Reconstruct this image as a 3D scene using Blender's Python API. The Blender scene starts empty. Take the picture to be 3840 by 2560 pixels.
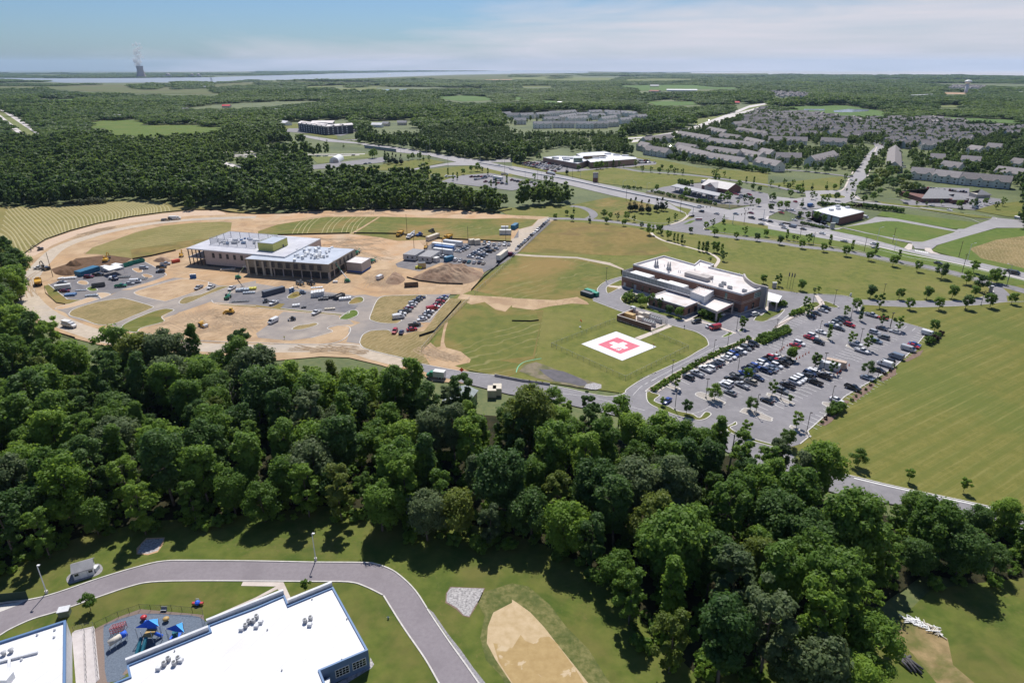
import bpy,bmesh,math,random
import numpy as np
from mathutils import Vector,Matrix
from mathutils.geometry import tessellate_polygon
R=math.radians
SC=bpy.context.scene
COL=SC.collection
# ------------------------------------------------------------------ camera
H=105.0;FPX=2445.0;HY=253.0 # height, focal length in px of the 3840 px frame, horizon row
PITCH=math.atan((1280-HY)/FPX)
cd=bpy.data.cameras.new('camera');cam=bpy.data.objects.new('camera',cd);COL.objects.link(cam)
cam.location=(0,0,H);cam.rotation_euler=(math.pi/2-PITCH,0,0)
cd.sensor_width=36;cd.lens=36*FPX/3840;cd.clip_start=1;cd.clip_end=90000
SC.camera=cam
# ------------------------------------------------------------------ sky, sun, exposure
SUN_EL,SUN_AZ=R(55),R(-0.6)
w=bpy.data.worlds.new('World');SC.world=w;w.use_nodes=True
nt=w.node_tree;nt.nodes.clear()
N=nt.nodes.new;L=nt.links.new
def node(tree,typ,**kw):
 n=tree.nodes.new(typ)
 for k,v in kw.items():
  if k.startswith('i_'):
   n.inputs[int(k[2:])].default_value=v
  else:setattr(n,k,v)
 return n
sky=N('ShaderNodeTexSky');sky.sky_type='NISHITA';sky.sun_disc=False
sky.sun_elevation=SUN_EL;sky.sun_rotation=SUN_AZ;sky.altitude=100;sky.air_density=1.0;sky.dust_density=0.6;sky.ozone_density=2.0
out=N('ShaderNodeOutputWorld');bg=N('ShaderNodeBackground');bg.inputs[1].default_value=0.103
tc=N('ShaderNodeTexCoord');sep=N('ShaderNodeSeparateXYZ');L(tc.outputs['Generated'],sep.inputs[0])
# thin high cloud sheet: azimuth / elevation of the view ray, streaked noise
def mth(op,a,b=None,c=None,tree=nt,clamp=False):
 n=tree.nodes.new('ShaderNodeMath');n.operation=op;n.use_clamp=clamp
 for i,v in enumerate((a,b,c)):
  if v is None:continue
  if isinstance(v,(int,float)):n.inputs[i].default_value=v
  else:tree.links.new(v,n.inputs[i])
 return n.outputs[0]
az=mth('ARCTAN2',sep.outputs[0],sep.outputs[1]);el=mth('ARCSINE',sep.outputs[2])
cmb=N('ShaderNodeCombineXYZ');L(az,cmb.inputs[0]);L(mth('MULTIPLY',el,7.0),cmb.inputs[1])
nz=N('ShaderNodeTexNoise');nz.inputs['Scale'].default_value=2.6;nz.inputs['Detail'].default_value=9;nz.inputs['Roughness'].default_value=.58;nz.inputs['Distortion'].default_value=.5
L(cmb.outputs[0],nz.inputs['Vector'])
# edge of the sheet rises to the right: e_edge = a + b*az
edge=mth('SUBTRACT',az,mth('SUBTRACT',mth('MULTIPLY',el,6.5),0.52))
cov=mth('ADD',mth('MULTIPLY',edge,2.3),mth('MULTIPLY',mth('SUBTRACT',nz.outputs[0],0.49),3.4),clamp=True)
fade=mth('SUBTRACT',1.0,mth('MULTIPLY',mth('SUBTRACT',el,0.55),2.0),clamp=True)
nz2=N('ShaderNodeTexNoise');nz2.inputs['Scale'].default_value=5;nz2.inputs['Detail'].default_value=6
cmb2=N('ShaderNodeCombineXYZ');L(az,cmb2.inputs[0]);L(mth('MULTIPLY',el,16.0),cmb2.inputs[1]);L(cmb2.outputs[0],nz2.inputs['Vector'])
dens=mth('MULTIPLY',mth('MULTIPLY',cov,fade),mth('ADD',.35,mth('MULTIPLY',nz2.outputs[0],1.0)),clamp=True)
# small puffs
nz3=N('ShaderNodeTexNoise');nz3.inputs['Scale'].default_value=11;nz3.inputs['Detail'].default_value=5
cmb3=N('ShaderNodeCombineXYZ');L(az,cmb3.inputs[0]);L(mth('MULTIPLY',el,5.0),cmb3.inputs[1]);L(cmb3.outputs[0],nz3.inputs['Vector'])
puff=mth('MULTIPLY',mth('SUBTRACT',nz3.outputs[0],0.69),9.0,clamp=True)
dens=mth('MAXIMUM',dens,mth('MULTIPLY',mth('MULTIPLY',puff,fade),0.75))
mx=N('ShaderNodeMix');mx.data_type='RGBA';L(dens,mx.inputs[0])
gain=N('ShaderNodeMix');gain.data_type='RGBA';gain.blend_type='MULTIPLY';gain.inputs[0].default_value=1
L(sky.outputs[0],gain.inputs[6]);gain.inputs[7].default_value=(0.38,0.52,0.72,1)
L(gain.outputs[2],mx.inputs[6]);mx.inputs[7].default_value=(5.9,5.8,6.3,1)
L(mx.outputs[2],bg.inputs[0]);L(bg.outputs[0],out.inputs[0])
sd=bpy.data.lights.new('sun','SUN');sun=bpy.data.objects.new('sun',sd);COL.objects.link(sun)
sd.energy=4.6;sd.angle=R(0.53);sd.color=(1.0,0.955,0.89)
sun.rotation_euler=(-(math.pi/2-SUN_EL),0,-SUN_AZ) # light travels towards the camera (-y) and down
SC.render.engine='CYCLES'
SC.view_settings.view_transform='Standard';SC.view_settings.look='None'
SC.view_settings.exposure=0.25;SC.view_settings.gamma=1.0
SC.cycles.max_bounces=5;SC.cycles.diffuse_bounces=2;SC.cycles.glossy_bounces=2;SC.cycles.transmission_bounces=3
SC.cycles.transparent_max_bounces=8;SC.cycles.volume_bounces=0
# ------------------------------------------------------------------ from picture to place
TILE=dict(A=(0,200),B=(960,200),C=(1920,200),D=(2880,200),E=(0,740),F=(960,740),G=(1920,740),H=(2880,740),
I=(2400,1140),J=(1500,1200),K=(2880,1640),L=(0,1920),M=(960,1920),N=(1920,1920),O=(2880,1920))
def px(t,u,v):
 if t=='Z':return u*1.63265,v*1.63265
 if t=='S':return u,v
 if t=='Q':return u*.63776,1200+v*.63776
 if t=='R':return 1300+u*.63776,1300+v*.63776
 a,b=TILE[t];return a+u*.408163,b+v*.408163
def g(t,u,v,z=0.0):
 x,y=px(t,u,v)
 X=(x-1920)/FPX;Y=-(y-1280)/FPX
 dy=math.cos(PITCH)+Y*math.sin(PITCH);dz=-math.sin(PITCH)+Y*math.cos(PITCH)
 s=(H-z)/max(-dz,1e-4)
 return (X*s,dy*s)
def PT(s,z=0.0):
 o=[];t=None
 for k in s.split():
  if k.isalpha():t=k
  else:
   u,v=k.split(',');o.append(g(t,float(u),float(v),z))
 return o
 # ------------------------------------------------------------------ objects
def tag(o,label=None,cat=None,group=None,kind=None):
 if label:o['label']=label
 if cat:o['category']=cat
 if group:o['group']=group
 if kind:o['kind']=kind
 return o
def new_obj(name,me,parent=None,mats=()):
 o=bpy.data.objects.new(name,me);COL.objects.link(o)
 for m in mats:me.materials.append(m)
 if parent is not None:o.parent=parent
 return o
def empty(name,loc,rz=0.0,scale=1.0):
 o=bpy.data.objects.new(name,None);COL.objects.link(o)
 o.location=(loc[0],loc[1],loc[2] if len(loc)>2 else 0);o.rotation_euler=(0,0,rz);o.scale=(scale,)*3
 o.empty_display_size=.5
 return o
def mesh(name,vs,fs,smooth=False):
 me=bpy.data.meshes.new(name);me.from_pydata(vs,[],fs);me.update()
 if smooth:me.shade_smooth()
 return me
class MB:
 """collects boxes, prisms and tubes; each face may carry a material index"""
 def __init__(s):s.v=[];s.f=[];s.m=[];s.cur=0
 def add(s,vs,fs):
  n=len(s.v);s.v+=[tuple(p) for p in vs];s.f+=[tuple(i+n for i in f) for f in fs];s.m+=[s.cur]*len(fs);return s
 def box(s,x0,x1,y0,y1,z0,z1,taper=0.0,M_=None):
  t=taper
  vs=[(x0,y0,z0),(x1,y0,z0),(x1,y1,z0),(x0,y1,z0),(x0+t,y0+t,z1),(x1-t,y0+t,z1),(x1-t,y1-t,z1),(x0+t,y1-t,z1)]
  if M_ is not None:vs=[tuple(M_ @ Vector(p)) for p in vs]
  return s.add(vs,[(0,3,2,1),(4,5,6,7),(0,1,5,4),(1,2,6,5),(2,3,7,6),(3,0,4,7)])
 def prism(s,pts,z0,z1,cap=True):
  n=len(pts)
  a=sum(pts[i][0]*pts[(i+1)%n][1]-pts[(i+1)%n][0]*pts[i][1] for i in range(n))
  if a<0:pts=pts[::-1]
  vs=[(p[0],p[1],z0) for p in pts]+[(p[0],p[1],z1) for p in pts]
  fs=[(i,(i+1)%n,n+(i+1)%n,n+i) for i in range(n)]
  if cap:
   for t in tessellate_polygon([[Vector((p[0],p[1],0)) for p in pts]]):
    a_,b_,c_=[pts[k] for k in t]
    if (b_[0]-a_[0])*(c_[1]-a_[1])-(b_[1]-a_[1])*(c_[0]-a_[0])<0:t=t[::-1]
    fs.append(tuple(k+n for k in t));fs.append(tuple(t[::-1]))
  return s.add(vs,fs)
 def tube(s,a,b,r0,r1=None,n=6,cap=True):
  if r1 is None:r1=r0
  a=Vector(a);b=Vector(b);d=(b-a).normalized()
  u=d.orthogonal().normalized();w_=d.cross(u)
  vs=[]
  for p,r in ((a,r0),(b,r1)):
   for i in range(n):
    t=2*math.pi*i/n;vs.append(p+u*math.cos(t)*r+w_*math.sin(t)*r)
  fs=[(i,(i+1)%n,n+(i+1)%n,n+i) for i in range(n)]
  if cap:fs+=[tuple(range(n-1,-1,-1)),tuple(range(n,2*n))]
  return s.add(vs,fs)
 def lathe(s,prof,c=(0,0,0),n=16,axis='z'):
  vs=[]
  for r,h in prof:
   for i in range(n):
    t=2*math.pi*i/n
    p=(r*math.cos(t),r*math.sin(t),h) if axis=='z' else ((r*math.cos(t),h,r*math.sin(t)) if axis=='y' else (h,r*math.cos(t),r*math.sin(t)))
    vs.append((c[0]+p[0],c[1]+p[1],c[2]+p[2]))
  fs=[]
  for k in range(len(prof)-1):
   for i in range(n):
    fs.append((k*n+i,k*n+(i+1)%n,(k+1)*n+(i+1)%n,(k+1)*n+i))
  fs+=[tuple(range(n-1,-1,-1)),tuple(range((len(prof)-1)*n,len(prof)*n))]
  return s.add(vs,fs)
 def beam(s,pts,r,n=5):
  for i in range(len(pts)-1):s.tube(pts[i],pts[i+1],r,r,n)
  return s
 def me(s,name,smooth=False,bevel=0):
  m=mesh(name,s.v,s.f)
  if len(set(s.m))>1:m.polygons.foreach_set('material_index',s.m)
  if smooth:m.shade_smooth()
  return m
 def build(s,name,mats,parent=None,smooth=False):
  if not isinstance(mats,(list,tuple)):mats=(mats,)
  return new_obj(name,s.me(name,smooth),parent,mats)
def copy_tree(o,loc=None,rz=None,scale=None):
 r=o.copy();COL.objects.link(r)
 if loc is not None:r.location=(loc[0],loc[1],loc[2] if len(loc)>2 else 0)
 if rz is not None:r.rotation_euler=(0,0,rz)
 if scale is not None:r.scale=(scale,)*3 if isinstance(scale,(int,float)) else scale
 for ch in o.children:
  c=ch.copy();COL.objects.link(c);c.parent=r
  for gc in ch.children:
   d=gc.copy();COL.objects.link(d);d.parent=c
 return r
def paint(o,m):
 o.material_slots[0].link='OBJECT';o.material_slots[0].material=m
 # ------------------------------------------------------------------ materials
MATS={}
def hexc(c):
 return (c[0],c[1],c[2],1.0)
def mat(name,col,col2=None,rough=.8,scale=1.0,detail=4,spec=.3,metal=0.0,bump=0.0,col3=None,scale3=.05,amt3=.5,stretch=None,rand=0.0,emit=None,lo=.35,hi=.65,space='Object'):
 if name in MATS:return MATS[name]
 m=bpy.data.materials.new(name);m.use_nodes=True;t=m.node_tree;b=t.nodes['Principled BSDF']
 b.inputs['Roughness'].default_value=rough;b.inputs['Metallic'].default_value=metal
 b.inputs['Specular IOR Level'].default_value=spec
 MATS[name]=m
 if col2 is None and not rand and not bump and col3 is None:
  b.inputs['Base Color'].default_value=hexc(col);return m
 tcn=t.nodes.new('ShaderNodeTexCoord');vec=tcn.outputs[space]
 if stretch:
  mp=t.nodes.new('ShaderNodeMapping');t.links.new(vec,mp.inputs[0]);mp.inputs['Rotation'].default_value=(0,0,stretch[0]);mp.inputs['Scale'].default_value=(stretch[1],stretch[2],1);vec=mp.outputs[0]
 n1=t.nodes.new('ShaderNodeTexNoise');n1.inputs['Scale'].default_value=scale;n1.inputs['Detail'].default_value=detail;n1.inputs['Roughness'].default_value=.62
 t.links.new(vec,n1.inputs['Vector'])
 cur=None
 if col2 is not None:
  rp=t.nodes.new('ShaderNodeValToRGB');rp.color_ramp.elements[0].position=lo;rp.color_ramp.elements[1].position=hi
  rp.color_ramp.elements[0].color=hexc(col);rp.color_ramp.elements[1].color=hexc(col2)
  t.links.new(n1.outputs[0],rp.inputs[0]);cur=rp.outputs[0]
 else:
  rg=t.nodes.new('ShaderNodeRGB');rg.outputs[0].default_value=hexc(col);cur=rg.outputs[0]
 if col3 is not None:
  n3=t.nodes.new('ShaderNodeTexNoise');n3.inputs['Scale'].default_value=scale3;n3.inputs['Detail'].default_value=5;n3.inputs['Roughness'].default_value=.6;n3.inputs['Distortion'].default_value=.4
  t.links.new(tcn.outputs[space],n3.inputs['Vector'])
  r3=t.nodes.new('ShaderNodeMapRange');r3.inputs[1].default_value=.47;r3.inputs[2].default_value=.62;r3.inputs[4].default_value=amt3
  t.links.new(n3.outputs[0],r3.inputs[0])
  mm=t.nodes.new('ShaderNodeMix');mm.data_type='RGBA';t.links.new(r3.outputs[0],mm.inputs[0]);t.links.new(cur,mm.inputs[6]);mm.inputs[7].default_value=hexc(col3);cur=mm.outputs[2]
 if rand:
  oi=t.nodes.new('ShaderNodeObjectInfo');hs=t.nodes.new('ShaderNodeHueSaturation')
  a=mth('ADD',mth('MULTIPLY',oi.outputs['Random'],rand*1.6,tree=t),1-rand*.8,tree=t)
  t.links.new(a,hs.inputs['Value']);t.links.new(cur,hs.inputs['Color']);cur=hs.outputs[0]
 t.links.new(cur,b.inputs['Base Color'])
 if bump:
  bp=t.nodes.new('ShaderNodeBump');bp.inputs['Strength'].default_value=bump;bp.inputs['Distance'].default_value=.1
  t.links.new(n1.outputs[0],bp.inputs['Height']);t.links.new(bp.outputs[0],b.inputs['Normal'])
 return m
def mixin(m,col,kind,**k):
 """lay a worn pattern over a material: stripes across a direction, cracks, joints, tyre tracks"""
 t=m.node_tree;b=t.nodes['Principled BSDF'];tcn=t.nodes.new('ShaderNodeTexCoord')
 mp=t.nodes.new('ShaderNodeMapping');t.links.new(tcn.outputs['Object'],mp.inputs[0]);mp.inputs['Rotation'].default_value=(0,0,k.get('rot',0));s=k.get('scale',1)
 mp.inputs['Scale'].default_value=(s,s*k.get('sy',1),s)
 if kind=='wave':
  n=t.nodes.new('ShaderNodeTexWave');n.inputs['Scale'].default_value=1;n.inputs['Distortion'].default_value=k.get('dist',2);n.inputs['Detail'].default_value=3;n.inputs['Detail Scale'].default_value=k.get('ds',1.5);o=n.outputs['Fac']
 elif kind=='crack':
  n=t.nodes.new('ShaderNodeTexVoronoi');n.feature='DISTANCE_TO_EDGE';n.inputs['Scale'].default_value=1
  nn=t.nodes.new('ShaderNodeTexNoise');nn.inputs['Scale'].default_value=k.get('nscale',.6);nn.inputs['Detail'].default_value=5
  ad=t.nodes.new('ShaderNodeVectorMath');ad.operation='ADD';t.links.new(mp.outputs[0],ad.inputs[0]);t.links.new(nn.outputs['Color'],ad.inputs[1]);t.links.new(mp.outputs[0],nn.inputs['Vector'])
  t.links.new(ad.outputs[0],n.inputs['Vector']);o=n.outputs['Distance']
 else:
  n=t.nodes.new('ShaderNodeTexNoise');n.inputs['Scale'].default_value=1;n.inputs['Detail'].default_value=k.get('detail',6);n.inputs['Distortion'].default_value=k.get('dist',.6);o=n.outputs[0]
 if kind !='crack':t.links.new(mp.outputs[0],n.inputs['Vector'])
 r=t.nodes.new('ShaderNodeMapRange');r.inputs[1].default_value=k['a'];r.inputs[2].default_value=k['b'];r.inputs[3].default_value=k.get('f0',0);r.inputs[4].default_value=k.get('f',1)
 t.links.new(o,r.inputs[0]);fac=r.outputs[0]
 if k.get('mask'):
  n2=t.nodes.new('ShaderNodeTexNoise');n2.inputs['Scale'].default_value=k['mask'];n2.inputs['Detail'].default_value=3;t.links.new(tcn.outputs['Object'],n2.inputs['Vector'])
  r2=t.nodes.new('ShaderNodeMapRange');r2.inputs[1].default_value=.42;r2.inputs[2].default_value=.6;t.links.new(n2.outputs[0],r2.inputs[0]);fac=mth('MULTIPLY',fac,r2.outputs[0],tree=t)
 mm=t.nodes.new('ShaderNodeMix');mm.data_type='RGBA';t.links.new(fac,mm.inputs[0])
 src=b.inputs['Base Color']
 if src.links:t.links.new(src.links[0].from_socket,mm.inputs[6])
 else:mm.inputs[6].default_value=src.default_value
 mm.inputs[7].default_value=hexc(col);t.links.new(mm.outputs[2],src)
 return m
 # ================================================================== ground materials
G_BASE=mat('meadow_ground',(.085,.115,.035),(.135,.15,.052),scale=.5,detail=8,col3=(.035,.06,.016),scale3=.012,amt3=.6)
G_LAWN=mat('lawn_grass',(.100,.122,.024),(.168,.172,.040),scale=.22,detail=10,rough=.9,spec=.15,col3=(.21,.18,.06),scale3=.03,amt3=.5)
mixin(G_LAWN,(.20,.19,.06),'noise',scale=.9,a=.52,b=.75,f=.6,detail=8)
G_NEAR=mat('near_lawn',(.075,.105,.018),(.125,.145,.030),scale=.3,detail=10,rough=.9,spec=.15,col3=(.16,.13,.045),scale3=.06,amt3=.45)
mixin(G_NEAR,(.045,.085,.012),'noise',scale=.11,a=.5,b=.7,f=.75)
mixin(G_NEAR,(.19,.15,.06),'noise',scale=1.1,a=.56,b=.72,f=.5,detail=9,mask=.05)
G_STRIPE=mat('mown_field',(.135,.138,.030),(.178,.168,.043),scale=.25,detail=9,rough=.9,spec=.15,col3=(.10,.135,.028),scale3=.022,amt3=.6)
mixin(G_STRIPE,(.24,.225,.075),'wave',rot=R(-32)+math.pi/2,scale=.105,a=.80,b=1.0,f=.5,dist=.8,ds=.6,mask=.05)
mixin(G_STRIPE,(.25,.225,.08),'wave',rot=R(-32)+math.pi/2,scale=.23,a=.86,b=1.0,f=.35,dist=.8,ds=.8,mask=.08)
mixin(G_STRIPE,(.095,.11,.024),'noise',scale=1.2,a=.5,b=.75,f=.55,detail=9)
mixin(G_STRIPE,(.105,.128,.026),'wave',rot=R(-32)+math.pi/2,scale=.052,a=.45,b=.9,f=.45,dist=.6,ds=1)
G_DRY=mat('dry_grass',(.18,.135,.040),(.245,.18,.062),scale=.25,detail=9,rough=.9,spec=.15,col3=(.12,.125,.03),scale3=.03,amt3=.7)
mixin(G_DRY,(.15,.10,.045),'noise',scale=.06,a=.55,b=.7,f=.6,detail=8)
G_MIX=mat('patchy_grass',(.10,.12,.026),(.155,.155,.038),scale=.2,detail=9,rough=.9,spec=.15,col3=(.25,.17,.06),scale3=.022,amt3=.9)
mixin(G_MIX,(.30,.26,.12),'wave',rot=.9,scale=.05,a=.9,b=1.0,f=.5,dist=9,ds=1,mask=.03)
G_HAY=mat('hay_field',(.205,.175,.062),(.26,.22,.085),scale=.3,detail=8,rough=.9,spec=.15,col3=(.16,.155,.045),scale3=.04,amt3=.6)
G_STRAW=mat('straw_seeded_grass',(.20,.155,.065),(.30,.225,.105),scale=.25,detail=10,rough=.9,spec=.15,col3=(.15,.13,.045),scale3=.05,amt3=.6)
mixin(G_STRAW,(.36,.29,.16),'wave',rot=.5,scale=.16,a=.75,b=1.0,f=.5,dist=7,ds=1.5)
G_GREEN=mat('bright_lawn',(.078,.125,.020),(.12,.165,.032),scale=.25,detail=9,rough=.9,spec=.15,col3=(.15,.16,.04),scale3=.03,amt3=.5)
G_DIRT=mat('bare_dirt',(.37,.255,.15),(.50,.365,.235),scale=.10,detail=10,rough=.95,spec=.1,col3=(.44,.27,.14),scale3=.018,amt3=.65,bump=.25)
mixin(G_DIRT,(.27,.18,.11),'wave',rot=.3,scale=.11,a=.88,b=1.0,f=.55,dist=14,ds=.6,mask=.02)
mixin(G_DIRT,(.30,.20,.125),'noise',scale=.07,a=.52,b=.64,f=.6,detail=10,dist=1.5)
mixin(G_DIRT,(.58,.47,.34),'wave',rot=1.4,scale=.3,a=.9,b=1.0,f=.5,dist=10,ds=.5,mask=.03)
G_ISL=mat('island_gravel',(.30,.27,.24),(.40,.36,.32),scale=1.5,detail=8,rough=.9)
G_HAUL=mat('haul_road_gravel',(.42,.35,.27),(.52,.44,.35),scale=.35,detail=9,rough=.95,spec=.1,col3=(.36,.33,.30),scale3=.03,amt3=.5)
G_EROS=mat('erosion_blanket',(.50,.37,.27),(.56,.43,.32),scale=.5,detail=6,rough=.95,spec=.1)
mixin(G_EROS,(.42,.29,.19),'wave',rot=1.2,scale=.2,a=.85,b=1,f=.4,dist=.6)
G_ORANGE=mat('orange_clay',(.45,.28,.155),(.53,.37,.235),scale=.12,detail=9,rough=.95,spec=.1,col3=(.50,.40,.29),scale3=.03,amt3=.7)
mixin(G_ORANGE,(.30,.18,.10),'wave',rot=1.45,scale=.12,a=.86,b=1,f=.6,dist=6,ds=.5,mask=.02)
G_TOPSOIL=mat('dark_topsoil',(.10,.06,.035),(.17,.105,.065),scale=.4,detail=9,rough=.95,spec=.1,bump=.6)
G_PAVED=mat('old_asphalt',(.205,.195,.205),(.255,.243,.252),scale=.3,detail=9,rough=.85,spec=.25,col3=(.17,.165,.17),scale3=.035,amt3=.5)
mixin(G_PAVED,(.085,.08,.085),'crack',scale=.13,a=0.0,b=.010,f0=.5,f=0,mask=.03)
mixin(G_PAVED,(.30,.29,.295),'noise',scale=.5,a=.6,b=.75,f=.4,detail=8)
G_DUSTY=mat('dusty_asphalt',(.25,.22,.20),(.36,.31,.265),scale=.12,detail=9,rough=.9,spec=.2,col3=(.22,.205,.20),scale3=.03,amt3=.7)
G_NEWASP=mat('new_asphalt',(.125,.12,.13),(.19,.18,.185),scale=.3,detail=9,rough=.85,spec=.25,col3=(.22,.20,.185),scale3=.05,amt3=.5)
G_DRIVE=mat('school_drive_asphalt',(.215,.19,.205),(.25,.225,.238),scale=1.2,detail=10,rough=.85,spec=.25,col3=(.19,.168,.18),scale3=.09,amt3=.6)
G_ROAD=mat('highway_asphalt',(.29,.275,.28),(.35,.335,.335),scale=.15,detail=7,rough=.85,spec=.25,col3=(.25,.24,.245),scale3=.02,amt3=.5)
G_CONC=mat('pale_concrete_road',(.52,.48,.46),(.60,.56,.53),scale=.08,detail=6,rough=.85,spec=.2)
G_KERB=mat('kerb_concrete',(.50,.475,.44),(.64,.61,.57),scale=.8,detail=6,rough=.85,spec=.2)
G_WALK=mat('sidewalk_concrete',(.50,.43,.38),(.60,.53,.47),scale=.4,detail=7,rough=.85,spec=.2)
G_MULCH=mat('bark_mulch',(.16,.11,.085),(.24,.17,.135),scale=.8,detail=8,rough=.95,spec=.1)
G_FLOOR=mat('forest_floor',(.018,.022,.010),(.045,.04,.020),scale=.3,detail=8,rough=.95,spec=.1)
G_MARSH=mat('marsh_meadow',(.10,.125,.045),(.14,.15,.065),scale=.01,detail=7,rough=.9,spec=.1,col3=(.16,.13,.08),scale3=.0015,amt3=.6)
G_FARF=mat('far_field',(.14,.17,.06),(.20,.21,.085),scale=.006,detail=6,rough=.9,spec=.1)
G_FARG=mat('far_green_field',(.09,.15,.045),(.12,.18,.055),scale=.01,detail=6,rough=.9,spec=.1)
G_TAN=mat('ploughed_field',(.40,.27,.17),(.46,.33,.22),scale=.01,rough=.95,spec=.1)
PAINT_W=mat('white_road_paint',(.66,.65,.63),(.78,.77,.74),scale=1.5,rough=.7,spec=.3)
PAINT_Y=mat('yellow_road_paint',(.62,.45,.12),rough=.7)
EX=[]
def sheet(name,pts,m,z,kind='structure'):
 if isinstance(pts,str):pts=PT(pts)
 if name not in ('ground','forest_floor','near_lawn') and m is not None:EX.append(pts)
 vs=[Vector((p[0],p[1],z)) for p in pts]
 fs=[]
 for t in tessellate_polygon([vs]):
  a,b,c=[vs[k] for k in t]
  if (b-a).cross(c-a).z<0:t=t[::-1]
  fs.append(tuple(t))
 return tag(new_obj(name,mesh(name,[tuple(v) for v in vs],fs),None,(m,)),kind=kind)
def smooth_line(pts,closed=False,n=4):
 """Catmull-Rom through the traced points"""
 o=[];k=len(pts);rng=range(k) if closed else range(k-1)
 for i in rng:
  p0=pts[(i-1) % k] if closed or i>0 else pts[i];p1=pts[i];p2=pts[(i+1) % k];p3=pts[(i+2) % k] if closed or i+2<k else pts[i+1]
  for j in range(n):
   t=j/n
   o.append(tuple(.5*((2*p1[a])+(-p0[a]+p2[a])*t+(2*p0[a]-5*p1[a]+4*p2[a]-p3[a])*t*t+(-p0[a]+3*p1[a]-3*p2[a]+p3[a])*t**3) for a in (0,1)))
 if not closed:o.append(pts[-1])
 return o
def ribbon_pts(line,w,closed=False):
 n=len(line);Lf=[];Rt=[]
 for i in range(n):
  a=line[(i-1) % n] if closed or i>0 else line[i];b=line[(i+1) % n] if closed or i<n-1 else line[i]
  d=Vector((b[0]-a[0],b[1]-a[1]));d=d.normalized() if d.length>0 else Vector((1,0));nn=Vector((-d.y,d.x))*w/2
  Lf.append((line[i][0]+nn.x,line[i][1]+nn.y));Rt.append((line[i][0]-nn.x,line[i][1]-nn.y))
 return Lf,Rt
def band(name,line,w,m,z,closed=False,smooth=True,kind='structure'):
 if isinstance(line,str):line=PT(line)
 if smooth:line=smooth_line(line,closed)
 Lf,Rt=ribbon_pts(line,w,closed);n=len(line)
 if w>3:EX.append(Lf+Rt[::-1])
 vs=[(p[0],p[1],z) for p in Lf]+[(p[0],p[1],z) for p in Rt]
 fs=[(n+i,n+(i+1)%n,(i+1)%n,i) for i in range(n if closed else n-1)]
 return tag(new_obj(name,mesh(name,vs,fs),None,(m,)),kind=kind)
def kerb(line,w=.34,h=.14,closed=False,m=None,name='kerb',z0=0.0,smooth=True,kind='structure',n=4):
 if isinstance(line,str):line=PT(line)
 if smooth:line=smooth_line(line,closed,n)
 Lf,Rt=ribbon_pts(line,w,closed);n=len(line)
 vs=[(p[0],p[1],z0) for p in Lf]+[(p[0],p[1],z0) for p in Rt]+[(p[0],p[1],z0+h) for p in Lf]+[(p[0],p[1],z0+h) for p in Rt]
 fs=[]
 for i in range(n if closed else n-1):
  j=(i+1) % n
  fs+=[(2*n+i,3*n+i,3*n+j,2*n+j),(i,2*n+i,2*n+j,j),(n+i,n+j,3*n+j,3*n+i)]
 o=new_obj(name,mesh(name,vs,fs),None,(m or G_KERB,));return tag(o,kind=kind) if kind else o
def island(s,m,z=.10,k=True,name='grass_island',smooth=True):
 p=PT(s);p=smooth_line(p,True) if smooth else p
 o=sheet(name,p,m,z)
 if k:kerb(p,closed=True,smooth=False)
 return o
 # ================================================================== the ground
def ring(r0,seg=96):
 o=[]
 for i in range(seg):
  a=2*math.pi*i/seg;dx,dy=math.sin(a),math.cos(a);f=1.0
  az_=(a+math.pi) % (2*math.pi)-math.pi
  k=max(0,min(1,(az_+.10)/.45)) if az_>-.1 else 0
  r=24000-12500*k if abs(az_)<1.2 else 12000
  if az_<-.1 and abs(az_)<1.2:r=24000-6000*min(1,(-az_-.1)/.4)
  o.append((dx*r,dy*r))
 return o
sheet('ground',ring(24000),G_BASE,-.30)
sheet('river','A -900,226 0,228 600,231 1200,229 1900,222 2352,209 B 0,207 400,198 800,185 1500,172 2352,162 C 0,156 1000,167 2352,170 1750,178 900,178 500,184 0,189 B 2352,190 1800,200 1300,218 900,232 600,241 0,250 A 2352,266 2000,268 1700,268 1200,272 600,272 300,258 0,250 -900,262',None or mat('river_water',(.20,.235,.27),(.26,.29,.32),scale=.001,rough=.5,spec=.25),.4)
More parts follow.
